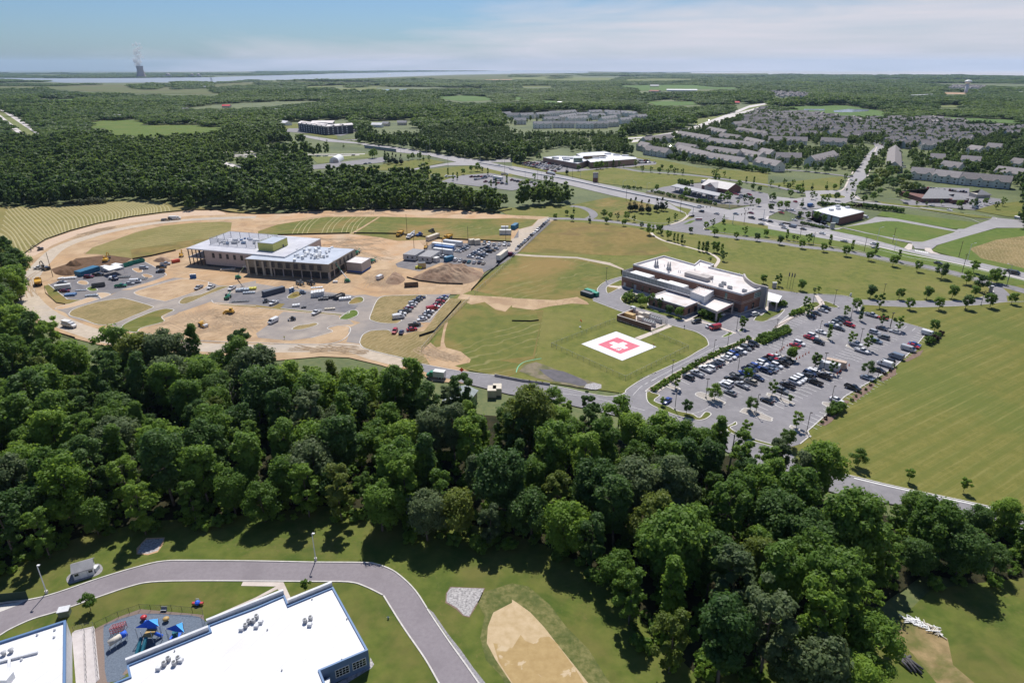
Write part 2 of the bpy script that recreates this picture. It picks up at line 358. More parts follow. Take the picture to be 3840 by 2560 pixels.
# far fields and marshes
for s,m in (('A -300,300 0,300 600,300 1000,290 1500,282 2352,262 B 600,245 1300,222 2352,195 C 0,190 500,188 900,186 2352,186 2352,215 1500,210 0,215 B 2352,250 1400,235 900,255 0,290 A 2352,330 1950,380 1200,370 400,330 -300,330',G_MARSH),):
 sheet('marsh',s,m,.1)
FAR=[('A 780,635 1000,615 1300,615 1330,650 1280,665 1700,655 2080,690 2040,715 1900,730 1600,750 1500,770 1300,770 1200,755 1060,770 960,690 800,690',G_GREEN,'field'),
('B 680,325 900,318 1110,312 1100,335 850,345 700,340',G_FARF,'field'),
('B 1650,400 1900,388 2120,400 2200,430 1900,445 1700,420',G_FARG,'field'),
('C 940,300 1300,290 1700,290 1830,310 2120,312 2120,330 1700,330 1400,345 1150,345 1150,320',G_FARG,'field'),
('C 1200,440 1700,445 1705,475 1350,485',G_FARG,'field'),('C 0,400 100,400 90,430 0,430',G_FARG,'field'),('C 260,430 430,440 440,465 300,460',G_FARG,'field'),
('B 440,305 850,293 850,303 450,318',G_FARF,'field'),('C 60,300 400,300 400,312 60,312',G_FARF,'field'),('C 1000,240 1300,232 1700,235 1700,250 1000,255',G_FARF,'field'),
('D 1580,360 1880,365 1880,378 1580,376',G_TAN,'field'),('D 1510,480 1800,480 1800,500 1550,500',G_FARF,'field'),
('D 200,490 700,480 1090,540 1100,580 700,600 300,560 200,520',G_FARG,'field'),('D 1420,575 1700,590 2352,620 2352,650 1500,620',G_FARG,'field'),
('C 0,215 400,208 700,225 1000,230 900,250 300,250 0,240',G_FARF,'field'),('A 300,430 700,420 720,440 300,442',G_FARG,'field'),('A 0,300 600,300 1200,290 1950,330 1950,380 1200,370 400,330 0,330',G_MARSH,'marsh'),
('B 2110,242 2352,240 2352,250 2110,250',G_TAN,'field'),('B 1000,300 1190,300 1190,310 1000,310',G_FARF,'field'),('C 700,170 1050,175 1000,186 700,186',G_MARSH,'marsh')]
FARPOLY=[]
for i,(s,m,nm) in enumerate(FAR):
 p=PT(s);FARPOLY.append(p);sheet(nm,p,m,.2+i*.03)
POND=['D 600,530 740,515 930,520 920,535 760,545 610,545','B 900,350 1010,350 1000,362 905,362','B 1100,338 1390,330 1400,342 1150,350','D 330,515 520,515 520,530 330,525']
for s in POND:sheet('pond',s,mat('pond_water',(.25,.28,.32),rough=.15,spec=.6),.9)
# ---- fields round the sites
sheet('hay_field','E -150,95 0,85 400,85 700,60 1000,40 1300,30 1500,40 1650,80 2000,95 2400,130 2352,155 2100,142 1990,119 1760,117 1500,145 1200,183 900,245 650,310 420,390 220,520 230,570 100,690 -80,760 -300,600',G_HAY,.004)
sheet('field','G -150,95 0,95 540,75 600,60 900,0 1050,0 1400,30 1600,60 1900,130 2352,230 H 2352,800 2352,1400 K 2352,700 1930,612 800,360 0,100 I 1560,1210 1000,320 0,692 J 2352,483 2065,672 870,505 0,333 F 1500,1400 1760,950 2352,560 2352,190',G_LAWN,-.02)
sheet('mown_field','H 870,985 1400,1010 1900,992 2180,962 2500,950 2700,1700 K 2600,820 1930,612 1200,455 800,358 300,240 0,140 I 1450,1300 1565,1210 2352,560',G_STRIPE,.004)
sheet('field','H 0,420 500,492 1150,612 1500,700 1800,790 1900,860 2060,880 1960,918 1800,950 1400,950 850,940 700,900 380,885 200,840 0,760 G 2352,860 2352,800 2200,690 1950,560 1850,520 1700,480 1480,440 1300,330 1330,300 1500,310 2000,370 2352,420',G_LAWN,.008)
sheet('field','G 385,213 800,240 1150,285 1300,340 1460,490 1300,530 1000,535 60,500',G_DRY,.012)
sheet('field','G 0,530 600,555 1020,668 1110,600 1000,650 1005,725 850,780 785,850 720,960 600,915 400,950 0,935 F 1980,850',G_MIX,.012)
sheet('field','F 1960,940 2352,1000 G 0,1010 200,1040 290,1040 220,1500 150,1568 J 800,600 870,505 640,440 480,420 300,230 F 1760,1050',G_MIX,.012)
sheet('field','G 0,1135 245,1135 220,1040 290,1035 205,1480 100,1530 J 900,370 1220,330 1290,20',G_DRY,.020)
sheet('dirt_path','G 0,515 200,530 600,548 900,600 1030,660 1020,668 900,625 600,562 200,545 0,530',G_HAUL,.024)
sheet('dirt_ground','F 1880,885 2000,900 2352,920 G 0,925 400,945 600,915 690,960 710,985 550,975 350,1000 200,1035 0,1010 F 2352,990 2290,1050 2200,1030 2100,960 1980,985 1850,930',G_DIRT,.028)
sheet('dirt_ground','J 0,270 180,290 280,205 330,250 380,240 560,290 650,360 640,390 500,420 640,470 400,450 200,402 0,333',G_DIRT,.028)
sheet('dirt_path','J 440,20 415,110 405,200 425,260 370,260 375,200 395,100 410,20',G_DIRT,.03)
# ---- construction site
sheet('dirt_ground','E 220,515 420,392 650,312 900,245 1200,185 1500,145 1760,118 2000,120 2200,147 F 0,155 300,150 500,128 1000,117 1500,107 1750,102 2100,142 2352,163 G 330,178 400,203 340,240 60,500 F 2300,560 2100,690 1980,855 1890,890 1780,890 1520,1415 1323,1470 J 200,402 560,470 900,515 860,545 600,580 300,560 75,420 F 1400,1620 1150,1540 850,1470 600,1460 150,1500 0,1470 E 2000,1450 1250,1400 900,1350 700,1298 330,1168 200,1060 100,960 20,900 30,830 80,700 235,570',G_DIRT,.004)
sheet('erosion_blanket','E 222,520 420,398 650,318 900,250 1200,190 1500,150 1760,123 2000,124 2060,140 2080,160 1760,170 1500,195 1200,235 900,290 700,350 480,440 330,530 250,560',G_EROS,.012)
sheet('dirt_ground','E 2200,150 F 0,160 300,153 500,132 1000,121 1500,112 1750,108 2100,150 2352,170 2352,190 2000,195 1140,172 650,170 400,195 0,220',G_ORANGE,.016)
sheet('dirt_ground','F 280,355 860,340 1300,400 1500,400 1560,470 1340,560 1230,600 1050,550 920,470 480,430',G_ORANGE,.016)
band('haul_road','E 2352,180 1800,203 1400,240 1000,315 700,400 520,480 400,590 290,720 235,850 300,970 430,1080 600,1160 800,1235 1100,1315 1500,1355 2100,1385 F 300,1385 850,1380 1100,1450 1400,1525',8.5,G_HAUL,.020)
sheet('field','E 780,520 850,460 1000,410 1250,320 1500,260 1800,232 2050,224 2130,232 2120,300 1950,390 1720,455 1600,490 1400,530 1215,568 1050,545 900,522',G_HAY,.024)
sheet('field','E 1200,480 1500,430 1800,385 2100,370 2110,310 2125,300 1950,392 1720,457 1600,492 1400,532 1215,570',G_DRY,.028)
sheet('field','F 20,310 200,250 450,210 650,180 1120,178 2000,200 2352,192 G 240,203 180,262 70,290 0,262 F 2340,402 1700,385 1300,400 1140,368 860,333 200,348 20,335',G_MIX,.024)
sheet('dirt_path','F 1125,180 1142,180 1000,270 900,330 868,332 960,280',G_DIRT,.032)
sheet('gravel_lot','F 1280,610 1400,560 1560,470 1600,430 1980,420 2352,405 G 60,300 190,262 330,232 360,230 60,505 F 2280,600 2090,690 2080,655 1700,600 1500,680 1300,640',G_NEWASP,.028)
sheet('gravel_lot','G 60,295 190,262 240,205 330,180 395,205 330,230 290,260 60,500 -60,500 0,380 60,370',G_HAUL,.032)
sheet('paved_ground','E 505,1022 1010,905 1110,850 1600,738 1720,745 1920,775 2010,808 2100,815 2352,765 F 0,790 260,832 500,850 900,900 1000,892 1110,915 1180,902 1555,892 1700,890 1790,885 1600,1150 1470,1145 1540,1180 1440,1235 1380,1245 1230,1240 1090,1225 960,1290 955,1345 830,1330 860,1240 F 0,1000 E 2000,1000 1700,1050 1350,1150 1130,1240 1020,1170 900,1172 640,1100 600,1060',G_DUSTY,.036)
sheet('paved_ground','E 455,803 530,770 700,720 960,650 1230,590 1330,590 1440,650 1525,700 1500,732 1360,780 1120,852 1010,895 960,876 890,885 940,935 750,940 620,935',G_NEWASP,.052)
sheet('paved_ground','F 0,870 70,845 260,835 500,870 880,905 990,935 870,985 940,990 900,1040 830,1060 220,1015 0,985 E 2100,975 2130,890 2300,850',G_NEWASP,.052)
sheet('dirt_pad','E 1128,1205 1350,1070 1500,1028 1580,1045 1490,1110 1500,1145 1640,1060 1930,960 2100,978 F 0,1000 230,1030 780,1085 860,1125 960,1150 860,1195 830,1290 740,1328 600,1348 300,1343 0,1333 E 2080,1326 1700,1303 1300,1243 1140,1222',G_DIRT,.056)
sheet('dirt_pad','F 250,1050 500,1065 760,1090 770,1120 860,1125 900,1165 760,1175 655,1205 700,1232 500,1290 320,1315 180,1305 20,1290 0,1250 100,1180 180,1110',G_DUSTY,.064)
sheet('topsoil','E 500,700 470,660 620,610 700,560 1000,530 1215,560 1140,610 900,640 720,690 600,720',G_TOPSOIL,.04)
island('E 640,1060 700,1020 900,960 1080,932 1150,930 1300,970 1395,1000 1395,1020 1200,1100 1050,1160 900,1170 760,1120 650,1090',G_STRAW)
island('E 1240,870 1350,830 1600,762 1720,748 1900,775 1915,785 1870,840 1560,945 1480,950 1300,910 1245,890',G_DIRT)
island('E 1645,965 1700,920 1850,890 2000,825 2090,815 2100,822 1900,900 1750,965 1680,982',G_STRAW)
island('E 1118,1205 1150,1160 1350,1070 1500,1025 1585,1030 1590,1045 1495,1090 1490,1110 1500,1145 1300,1200 1250,1240 1140,1222',G_MIX)
kerb('E 1250,1240 1700,1305 2080,1328 F 0,1335 300,1347 600,1350 740,1332 825,1290 868,1225 850,1188 760,1177 690,1185 655,1205 700,1235 500,1292')
island('E 710,785 740,765 790,770 812,790 790,805 740,800',G_DIRT)
island('E 795,840 840,820 895,845 880,860 830,862',G_GREEN)
island('E 1215,660 1260,650 1310,670 1300,690 1260,690',G_DIRT)
island('E 1305,715 1340,703 1400,720 1400,735 1350,742',G_DIRT)
sheet('grass_verge','E 405,815 450,800 520,862 620,937 750,942 640,978 520,970 450,900',G_MIX,.06)
kerb('E 445,798 520,858 620,937 750,942',smooth=False)
island('E 750,942 830,920 930,935 890,885 960,876 1015,895 900,940 620,1020 505,1022 640,978',G_ORANGE)
kerb('E 1110,850 1360,780 1500,732 1525,705 1440,650 1320,588')
sheet('dirt_ground','E 1112,852 1360,785 1500,740 1600,735 1400,800 1200,850',G_ORANGE,.07)
island('F 850,970 900,925 960,915 990,935 970,965 880,982',G_MIX)
island('F 285,920 350,870 400,868 430,890 350,930',G_MIX)
island('F 770,1110 850,1050 900,1035 935,1050 930,1085 850,1120 790,1122',G_GREEN)
sheet('grass_verge','F 0,990 150,1010 215,975 265,978 225,1020 780,1072 790,1090 210,1032 0,1012 E 2000,985',G_MIX,.09)
kerb('F 0,1012 210,1032 785,1088');kerb('F 225,1018 780,1072 860,1048');kerb('E 1945,945 2000,978 2352,1000')
island('F 330,1212 380,1180 480,1165 530,1153 570,1160 545,1180 480,1200 410,1215',G_STRAW)
island('F 1045,1110 1060,1060 1110,950 1180,908 1350,902 1540,898 1562,910 1500,920 1400,980 1370,1040 1300,1090 1260,1115 1335,1127 1320,1145 1280,1160 1150,1155 1060,1130',G_STRAW)
sheet('grass_verge','F 960,1350 955,1320 985,1260 1060,1225 1200,1217 1230,1225 1250,1262 1370,1262 1440,1235 1540,1230 1600,1160 1760,925 1960,940 1700,1200 1520,1410 1600,1540 1400,1495 1200,1440 1000,1385',G_STRAW,.06)
kerb('F 1230,1228 1200,1217 1060,1225 985,1260 955,1320 960,1350 1000,1388 1200,1442 1323,1470 J 200,402 560,470 870,507')
kerb('F 1440,1140 1470,1138 1540,1150 1600,1120 1780,925',smooth=False)
# ---- hospital roads and car parks
PAVE_A='G 1005,728 860,775 785,840 800,885 740,930 745,950 1030,1058 1430,1165 1600,1210 1700,1240 1780,1290 1805,1345 1790,1370 1700,1420 I 400,512 0,692 J 2352,483 2200,560 2080,640 2065,672 1900,702 1400,602 870,505 560,470 200,400 0,340 75,405 250,485 600,580 1000,680 1400,742 1850,845 2352,965 I 0,1100 300,1140 560,1230 K 0,330 400,410 740,548 1200,620 1740,715 2500,900 2500,745 1930,610 1200,455 800,360 300,240 0,105 I 1340,1325 1470,1285 1560,1210 1540,1165 1700,1025 1880,850 2130,700 H 1160,1560 1330,1400 1480,1215 1150,1125 850,1045 870,987 1400,1008 1900,990 2180,962 2352,957 2600,957 2600,930 2352,880 2100,800 2000,780 1700,700 1100,580 700,490 0,385 G 2352,410 2000,365 1500,310 1180,262 980,240 600,215 400,205 340,190 520,185 680,175 690,150 640,110 540,92 540,70 700,85 800,130 805,180 1000,210 1200,240 1400,250 1560,220 1680,175 1690,160 1640,140 1600,120 1760,200 1760,280 1850,310 2352,385 H 700,470 1100,560 1700,680 2000,770 2080,800 2100,850 2120,900 2060,880 1960,918 1800,950 1400,953 850,943 700,905 380,888 0,840 G 2352,1000 2330,1080 2100,1075 1880,1100 1590,1100 1480,1180 1030,1055 900,870 1110,830 '
sheet('paved_road','J -10,336 200,400 560,470 870,505 1400,602 1900,702 2065,672 2080,640 2200,560 2352,483 I 0,692 400,512 600,400 632,365 625,330 G 1780,1290 1700,1240 1600,1210 1430,1165 1030,1058 745,950 740,930 800,885 785,840 860,775 1005,728 1110,830 1500,1060 1700,900 2330,1040 2352,900 H 0,840 380,888 700,905 850,943 1400,953 1800,950 1960,918 2060,880 2190,900 2200,955 1900,990 1400,1008 870,987 850,1045 1150,1125 1480,1215 1330,1400 1160,1560 I 1880,850 1700,1025 1540,1165 1560,1210 1470,1285 1340,1325 K 300,240 800,360 1200,455 1930,610 2600,770 2600,920 1740,715 1200,620 740,548 400,440 0,330 I 560,1230 300,1140 0,1090 J 2352,965 1850,845 1400,742 1000,680 600,580 250,485 75,405',G_PAVED,.036)
band('paved_road','G 335,195 520,197 700,205 1000,233 1300,275 1700,325 2352,402 H 300,450 700,492 1100,572 1500,648 1800,720 1980,770 2090,830 2160,900',6.8,G_PAVED,.044)
band('paved_road','H 2060,800 2200,820 2352,860 2600,930',8,G_PAVED,.042)
band('paved_road','G 540,80 640,92 720,125 750,165 700,200',6.5,G_PAVED,.048)
sheet('paved_road','G 1150,235 1400,262 1560,225 1670,185 1680,165 1620,140 1780,130 2000,190 1760,290 1860,310 1800,335 1300,285',G_PAVED,.050)
kerb('G 1785,265 1765,300 1900,322 2352,385 H 700,470 1100,558 1500,632 1800,700');kerb('G 740,215 1000,243 1300,285 1700,340 2352,415 H 300,462 700,508 1100,595 1500,672 1800,745 1960,790 2060,850 2060,878 1960,918 1800,948 1400,953 850,941 700,903 380,887')
kerb('H 850,1045 835,1020 870,987 1100,1000 1400,1008 1900,990 2180,962 2500,957')
kerb('H 850,1045 1150,1125 1480,1215 1330,1400 1160,1560 I 1880,850 1700,1025 1540,1165 1560,1210 1470,1285',smooth=False)
kerb('G 1430,1165 1600,1210 1700,1240 1780,1290 1805,1345 1790,1370 1700,1420 I 400,512 0,692 J 2352,483 2200,560 2080,640 2060,672 1900,702 1400,602 870,505')
kerb('G 745,950 900,1010 1030,1058');kerb('G 1005,728 860,775 785,840 800,885')
kerb('K 0,105 300,240 800,360 1200,455 1930,610 2500,745');band('road_edge_line','K 790,372 1200,467 1930,622 2500,757',.45,PAINT_W,.05)
island('G 880,815 960,775 1005,762 1015,812 990,830 890,882 865,850',G_MIX)
sheet('walk','G 885,808 980,818 1010,812 1030,826 975,848 980,835 885,822',G_WALK,.12)
# planted island by the courtyard
island('G 1005,950 1000,920 1040,885 1120,870 1260,905 1262,1010 1545,1100 1540,1130 1400,1090 1200,1030 1050,985',G_NEAR)
sheet('walk','G 1100,870 1280,890 1262,930 1180,935',G_WALK,.13)
sheet('walk','G 1590,1100 1880,1040 2110,1075 2330,1010 2352,1000 2352,1045 2110,1100 2000,1075 1700,1105 1600,1145 1540,1135',G_WALK,.10)
island('G 1640,1130 1700,1085 1830,1040 1900,1040 1910,1100 1900,1150 1830,1155 1720,1120',G_NEAR)
sheet('walk','G 1650,1110 1720,1130 1830,1165 2060,1245 2050,1255 1820,1175 1640,1120',G_WALK,.11)
island('G 1930,1280 2000,1240 2035,1248 1990,1275 1950,1285',G_GREEN)
island('G 2080,1225 2110,1205 2135,1215 2110,1235',G_GREEN)
island('G 2222,1125 2260,1080 2290,1085 2352,1040 H 60,1050 150,1030 90,1100 0,1130 G 2300,1143 2240,1135',G_NEAR)
sheet('walk','H 0,1120 120,1060 180,1015 250,1040 150,1140 90,1190 60,1190 60,1150',G_PAVED,.13)
band('walk','H 70,1200 190,1120 300,1070 420,1030 500,980 440,900',2.0,G_WALK,.14)
island('H 60,1195 200,1075 280,1040 320,1055 230,1110 120,1165',G_NEAR)
island('H 290,1020 330,990 440,960 480,995 430,1030 330,1055',G_NEAR)
island('H 490,960 540,958 640,1000 620,1015 520,995',G_NEAR)
sheet('walk','H 440,925 470,925 500,985 480,995',G_WALK,.15)
# hedge strip between drive and car park, island by the drop-off
island('I 95,800 60,790 300,640 540,520 760,400 1000,315 1040,330 960,370 760,470 560,580 300,710 150,770',G_MULCH)
band('walk','I 130,808 300,705 560,575 760,465 960,370 1010,325',2.2,G_WALK,.13)
island('I 1040,322 1210,300 1310,225 1340,220 1375,262 1250,320 1145,380 1060,345',G_GREEN,name='grass_island')
island('I 60,810 75,790 110,815 180,838 130,890 260,940 340,980 480,1010 545,1045 600,992 650,1005 640,1030 580,1062 500,1062 330,1020 150,950 70,895',G_NEAR)
for s,m in (('I 235,755 255,742 355,770 365,790 340,797',G_ISL),('I 515,842 570,812 760,890 782,908 760,925 720,925',G_ISL),('I 925,985 985,958 1200,1040 1210,1055 1185,1075 940,1000',G_ISL),
('I 1170,830 1190,820 1400,905 1410,918 1385,925 1175,845',G_ISL),('I 1675,915 1700,900 1850,945 1790,975 1700,935',G_ISL),('I 1380,1125 1400,1118 1560,1205 1530,1215 1385,1140',G_ISL),
('I 800,1135 810,1120 850,1100 880,1080 885,1110 830,1140 1000,1225 1340,1322 1330,1335 1000,1250 820,1175',G_NEAR),('I 1580,295 1600,288 1750,325 1760,340 1740,350 1590,305',G_ISL),
('I 1898,385 1920,376 2110,430 2118,445 2090,455 1905,395',G_ISL),('I 1290,478 1310,470 1430,520 1440,532 1420,540 1300,492',G_ISL),('I 1590,590 1610,583 1800,650 1805,662 1780,665 1600,602',G_ISL),
('I 770,515 790,510 815,535 800,550 770,540',G_ISL)):
 island(s,m)
for s in ('I 1640,1105 1700,1030 1880,880 1925,890 1890,930 1760,1080 1700,1118','I 1950,850 2010,790 2130,725 2160,735 2120,790 1980,890 1945,890','I 2190,690 2280,640 2352,575 2352,650 2230,710','H 1250,1500 1340,1430 1430,1400 1400,1450 1280,1510','H 1460,1350 1540,1260 1600,1290 1500,1350'):
 sheet('mulch_bed',s,G_MULCH,.06)
 # helipad
sheet('helipad','G 637,1347 957,1232 1327,1372 1012,1500',mat('helipad_white',(.62,.62,.65),(.76,.76,.78),scale=.4,detail=9,rough=.7),.06)
sheet('helipad','G 775,1352 965,1281 1188,1366 995,1443',mat('helipad_white2',(.74,.74,.72),rough=.7),.064)
sheet('helipad','G 785,1352 965,1285 1179,1366 995,1439',mat('helipad_red',(.56,.115,.165),(.62,.15,.20),scale=.5,rough=.7),.068)
q=[Vector(p) for p in PT('G 785,1352 965,1285 1179,1366 995,1439')]
def quad_uv(q,u,v):return q[0].lerp(q[1],u).lerp(q[3].lerp(q[2],u),v)
def zc(s,z=0):return [g('S',2270+float(k.split(',')[0])*.06696,1280+float(k.split(',')[1])*.06696,z) for k in s.split()]
sheet('helipad',zc('205,95 450,15 730,120 985,35 1255,130 1035,230 1300,345 1070,435 775,325 525,415 245,300 465,210'),MATS['helipad_white2'],.072)
sheet('helipad',zc('580,450 790,370 940,440 750,520'),MATS['helipad_white2'],.076)
sheet('helipad',zc('650,450 700,430 760,455 700,480'),mat('plaque_grey',(.25,.25,.25)),.08);sheet('helipad',zc('720,420 790,400 860,430 790,455'),MATS['plaque_grey'],.08)
sheet('walk','G 1125,1290 1380,1195 1430,1165 1475,1185 1400,1215 1175,1308',G_WALK,.05)
# footpath through the trees
band('walk','G 1280,325 1310,355 1400,400 1550,440 1700,480 1820,515 1890,560 1895,590 1860,640',1.9,G_WALK,.03)
# pond basin
sheet('basin','J 1095,470 1150,410 1250,385 1350,420 1500,480 1700,545 1850,590 1850,625 1800,640 1650,620 1450,580 1250,530',mat('basin_mud',(.16,.135,.09),(.23,.19,.125),scale=.5,rough=.9,col3=(.09,.10,.03),scale3=.15,amt3=.8),.04)
sheet('basin','J 1275,450 1400,455 1500,470 1600,510 1700,560 1740,600 1650,605 1560,580 1420,560 1330,500',mat('basin_black_mud',(.035,.032,.04),(.07,.06,.075),scale=.4,rough=.6),.05)
sheet('rock_apron','J 1710,590 1780,575 1850,592 1850,625 1800,640 1740,635 1690,620',mat('rip_rap',(.20,.19,.19),(.50,.48,.47),scale=2.0,rough=.9,bump=1),.06)
# ---- highway
sheet('highway','B 420,750 700,790 1020,830 1470,888 1560,908 1960,968 2050,1000 2352,1040 C 0,1035 500,1130 900,1215 1200,1280 1800,1400 1960,1430 2130,1460 2352,1500 G 2352,120 H 0,195 300,240 560,290 1000,390 1280,470 1350,480 1440,495 1700,545 2352,690 2700,760 2700,890 2352,790 1700,640 1500,588 1150,512 660,422 0,295 G 2352,262 2000,195 1760,140 1650,110 1500,80 1350,0 C 1600,1470 1350,1400 900,1302 480,1200 0,1118 B 2352,1110 2000,1030 1850,1000 1560,935 1290,908 1040,870 960,832 650,812 370,755',G_ROAD,.004)
sheet('highway','B 1960,968 2150,985 2352,960 2352,1000 2150,1000 2352,1045 2000,1010',G_ROAD,.008)
sheet('highway','B 1340,1080 1500,1050 1750,1010 1900,990 2010,1030 1750,1030 1560,1060',G_ROAD,.008)
sheet('highway','B 850,800 1015,790 1010,780 800,795',G_ROAD,.008)
band('highway','B -200,935 300,932 1000,925',7,G_CONC,.008);band('highway','B -100,952 600,945 950,935',7,G_CONC,.010)
band('highway','A 1810,915 2352,905',7,G_CONC,.008);band('highway','A 1870,930 2352,925',5,G_CONC,.009);band('highway','A 1870,948 2400,945',7,G_CONC,.010);band('highway','A 2000,990 2250,1062',9,G_CONC,.010);band('highway','A 2200,905 2352,893 B 100,905',6,G_CONC,.012)
sheet('highway','A -300,330 -60,450 0,487 480,795 390,780 0,520 -300,370',G_CONC,.01);sheet('highway','A -100,520 0,565 245,755 185,755 0,605 -100,560',G_CONC,.01)
sheet('verge','A -100,470 0,520 390,780 250,760 0,565 -100,520',G_FARF,.006)
sheet('highway','C 1000,780 1250,765 1450,730 1700,660 1950,570 2180,480 2352,455 D 40,455 0,470 C 2352,468 2180,500 1950,600 1700,690 1500,745 1260,778 1040,788',G_CONC,.02)
sheet('highway','C 1070,800 1300,780 1500,755 1720,685 1900,615 2100,540 2250,500 2352,478 2352,488 2250,512 2100,560 1900,640 1700,705 1500,775 1250,800 1100,820',G_CONC,.022)
sheet('verge','C 1000,770 1450,725 1700,655 1630,640 1640,600 1950,570 2200,470 2352,450 2352,500 2200,540 2000,620 1900,660 1500,800 1100,830',G_FARF,.01)
sheet('grass_verge','C 0,1000 480,1085 930,1045 1200,1085 1500,1110 1850,1145 1800,1180 1560,1200 1480,1225 1250,1245 800,1190 500,1120 0,1035',G_LAWN,.012)
sheet('grass_verge','C 930,1040 1140,950 1400,985 1700,1050 2352,1100 2352,1200 D 680,1130 700,1160 640,1265 350,1260 0,1215 C 2352,1230 1950,1145 1500,1085 1100,1050',G_LAWN,.014)
sheet('grass_verge','B 900,1055 1100,1040 1200,1010 1560,965 1740,1000 1600,1030 1350,1075 1000,1075',G_LAWN,.012);sheet('grass_verge','B 1540,1070 1900,1035 2020,1035 2352,1110 C 200,1155 0,1120 B 2352,1160 2150,1105 1950,1130 1700,1180 1600,1170',G_LAWN,.014)
sheet('grass_verge','B 500,950 1040,925 1050,960 900,965 620,1010 560,1010',G_FARF,.006)
sheet('paved_lot','B 500,1050 500,1030 900,985 1190,950 1180,1000 900,1030 700,1055 520,1065',G_PAVED,.012)
band('paved_road','B 900,1015 650,1045',8,G_PAVED,.016)
sheet('grass_verge','B 430,735 740,745 750,790 1010,780 850,795 700,785',G_LAWN,.008);sheet('grass_verge','B 250,640 400,650 400,700 260,690',G_LAWN,.01)
sheet('paved_lot','B 270,720 300,690 400,690 700,735 760,745 900,720 880,690 950,690 960,710 780,760 700,750 400,730',G_PAVED,.02)
sheet('paved_lot','B 1690,1180 1780,1150 1900,1120 2150,1100 2352,1140 C 250,1190 290,1210 0,1260 B 2352,1260 1850,1200',G_PAVED,.03)
sheet('paved_lot','C 90,1000 280,985 560,1040 700,1065 1100,1030 1140,960 1330,1005 1320,1022 1150,1035 1100,1045 930,1050 600,1085 440,1090 380,1088 90,1025',G_PAVED,.03)
band('paved_road','C 930,1045 1050,1062 1180,1085 1400,1100 1700,1125 1900,1150 2352,1210 D 200,1255 340,1285',7,G_PAVED,.03)
band('paved_road','D 0,1062 300,1080 700,1125 760,1140',6.5,G_PAVED,.034)
sheet('paved_road','D 740,1160 780,1120 900,945 940,900 1005,840 1075,840 1070,870 990,950 940,960 920,1060 900,1140 830,1200 740,1245 700,1260',G_ROAD,.036)
band('paved_road','D 1010,860 980,790 1050,765 1300,755',7,G_ROAD,.03);band('paved_road','D 960,760 830,750 700,700',6,G_ROAD,.03);band('paved_road','D 470,720 640,745',6,G_ROAD,.03)
# traffic circle
c1=g('D',590,1312);
def ellipse(c,r,n=40):return [(c[0]+r*math.cos(2*math.pi*i/n),c[1]+r*math.sin(2*math.pi*i/n)) for i in range(n)]
sheet('traffic_circle',ellipse(c1,22),G_ROAD,.040);sheet('grass_island',ellipse(c1,10.5),G_LAWN,.10);kerb(ellipse(c1,10.5),closed=True,smooth=False)
sheet('traffic_circle','D 340,1265 700,1255 740,1240 830,1200 800,1290 850,1330 700,1380 480,1385 350,1375 0,1340 0,1310 250,1335 350,1320',G_ROAD,.046)
band('walk','D 650,1268 700,1240 745,1150',1.6,G_WALK,.05);band('walk','D 780,1300 850,1345 1000,1365',1.6,G_WALK,.05);band('walk','D 770,1110 850,965 960,925 1000,860',1.5,G_WALK,.05);band('walk','D 915,1130 950,1020 960,960',1.5,G_WALK,.05)
band('paved_road','D 780,1360 1000,1380 1400,1420 1800,1480 2100,1520 2352,1545 H 2352,230',8.5,G_ROAD,.038);kerb('D 830,1385 1000,1402 1400,1445 1800,1508 1950,1560')
sheet('grass_island','D 1000,1360 1300,1395 1480,1400 1380,1420 1050,1380',G_LAWN,.08);sheet('grass_verge','D 1380,1420 1800,1470 2060,1505 2050,1520 1900,1510 1420,1435',G_LAWN,.08)
kerb('D 1800,1475 2000,1490 2090,1510 2080,1525 1900,1518')
sheet('paved_lot','D 1060,1335 1200,1340 1300,1395 1480,1400 1900,1440 2000,1410 2150,1370 2150,1340 1850,1300 1850,1240 1400,1230 1390,1260 1460,1290 1400,1345 1250,1345',G_PAVED,.03)
sheet('grass_verge','D 1900,1445 2050,1390 2352,1355 2352,1510 2200,1500',G_STRIPE,.02)
# ---- highway intersection and gas station
sheet('intersection','C 1600,1500 1850,1440 2000,1440 2352,1370 D 0,1400 350,1320 500,1420 100,1450 0,1500 C 2352,1520 G 2352,262 1950,200 1650,110',G_ROAD,.012)
sheet('paved_lot','C 1230,1270 1380,1230 1560,1200 1700,1195 1850,1180 2352,1290 2352,1380 2100,1400 1900,1400 1600,1330 1480,1285 1300,1275',G_PAVED,.024)
sheet('paved_lot','D 0,1300 300,1360 250,1440 450,1430 470,1500 100,1560 H -200,130 0,200 450,290 560,275 C 2352,1380',G_PAVED,.022)
sheet('planted_verge','C 1225,1275 1300,1275 1500,1290 1850,1380 2150,1400 2000,1425 1850,1410 1230,1290',mat('shrub_bed_soil',(.07,.08,.03),(.13,.11,.06),scale=.4,rough=.95),.03)
sheet('grass_verge','G 1070,145 1400,110 1600,170 1460,240 1150,225 1070,180',G_LAWN,.016);kerb('G 1070,150 1060,180 1200,225 1400,240 1520,215 1600,175 1590,140');band('walk','G 1440,255 1560,215 1620,165',1.7,G_WALK,.06)
sheet('grass_island','G 1570,250 1640,215 1690,210 1640,240',G_GREEN,.08)
sheet('grass_verge','G 1760,275 1800,240 1900,232 2352,290 H 700,410 1280,500 1700,600 2100,700 2352,760 2500,800 2500,830 2352,800 2200,820 2080,770 1700,670 1100,552 700,465 0,345 G 2352,380 1850,310',G_GREEN,.018)
sheet('grass_verge','G 540,70 900,0 1060,20 1400,100 1060,145 1060,180 830,190 800,140 700,90',G_MIX,.014)
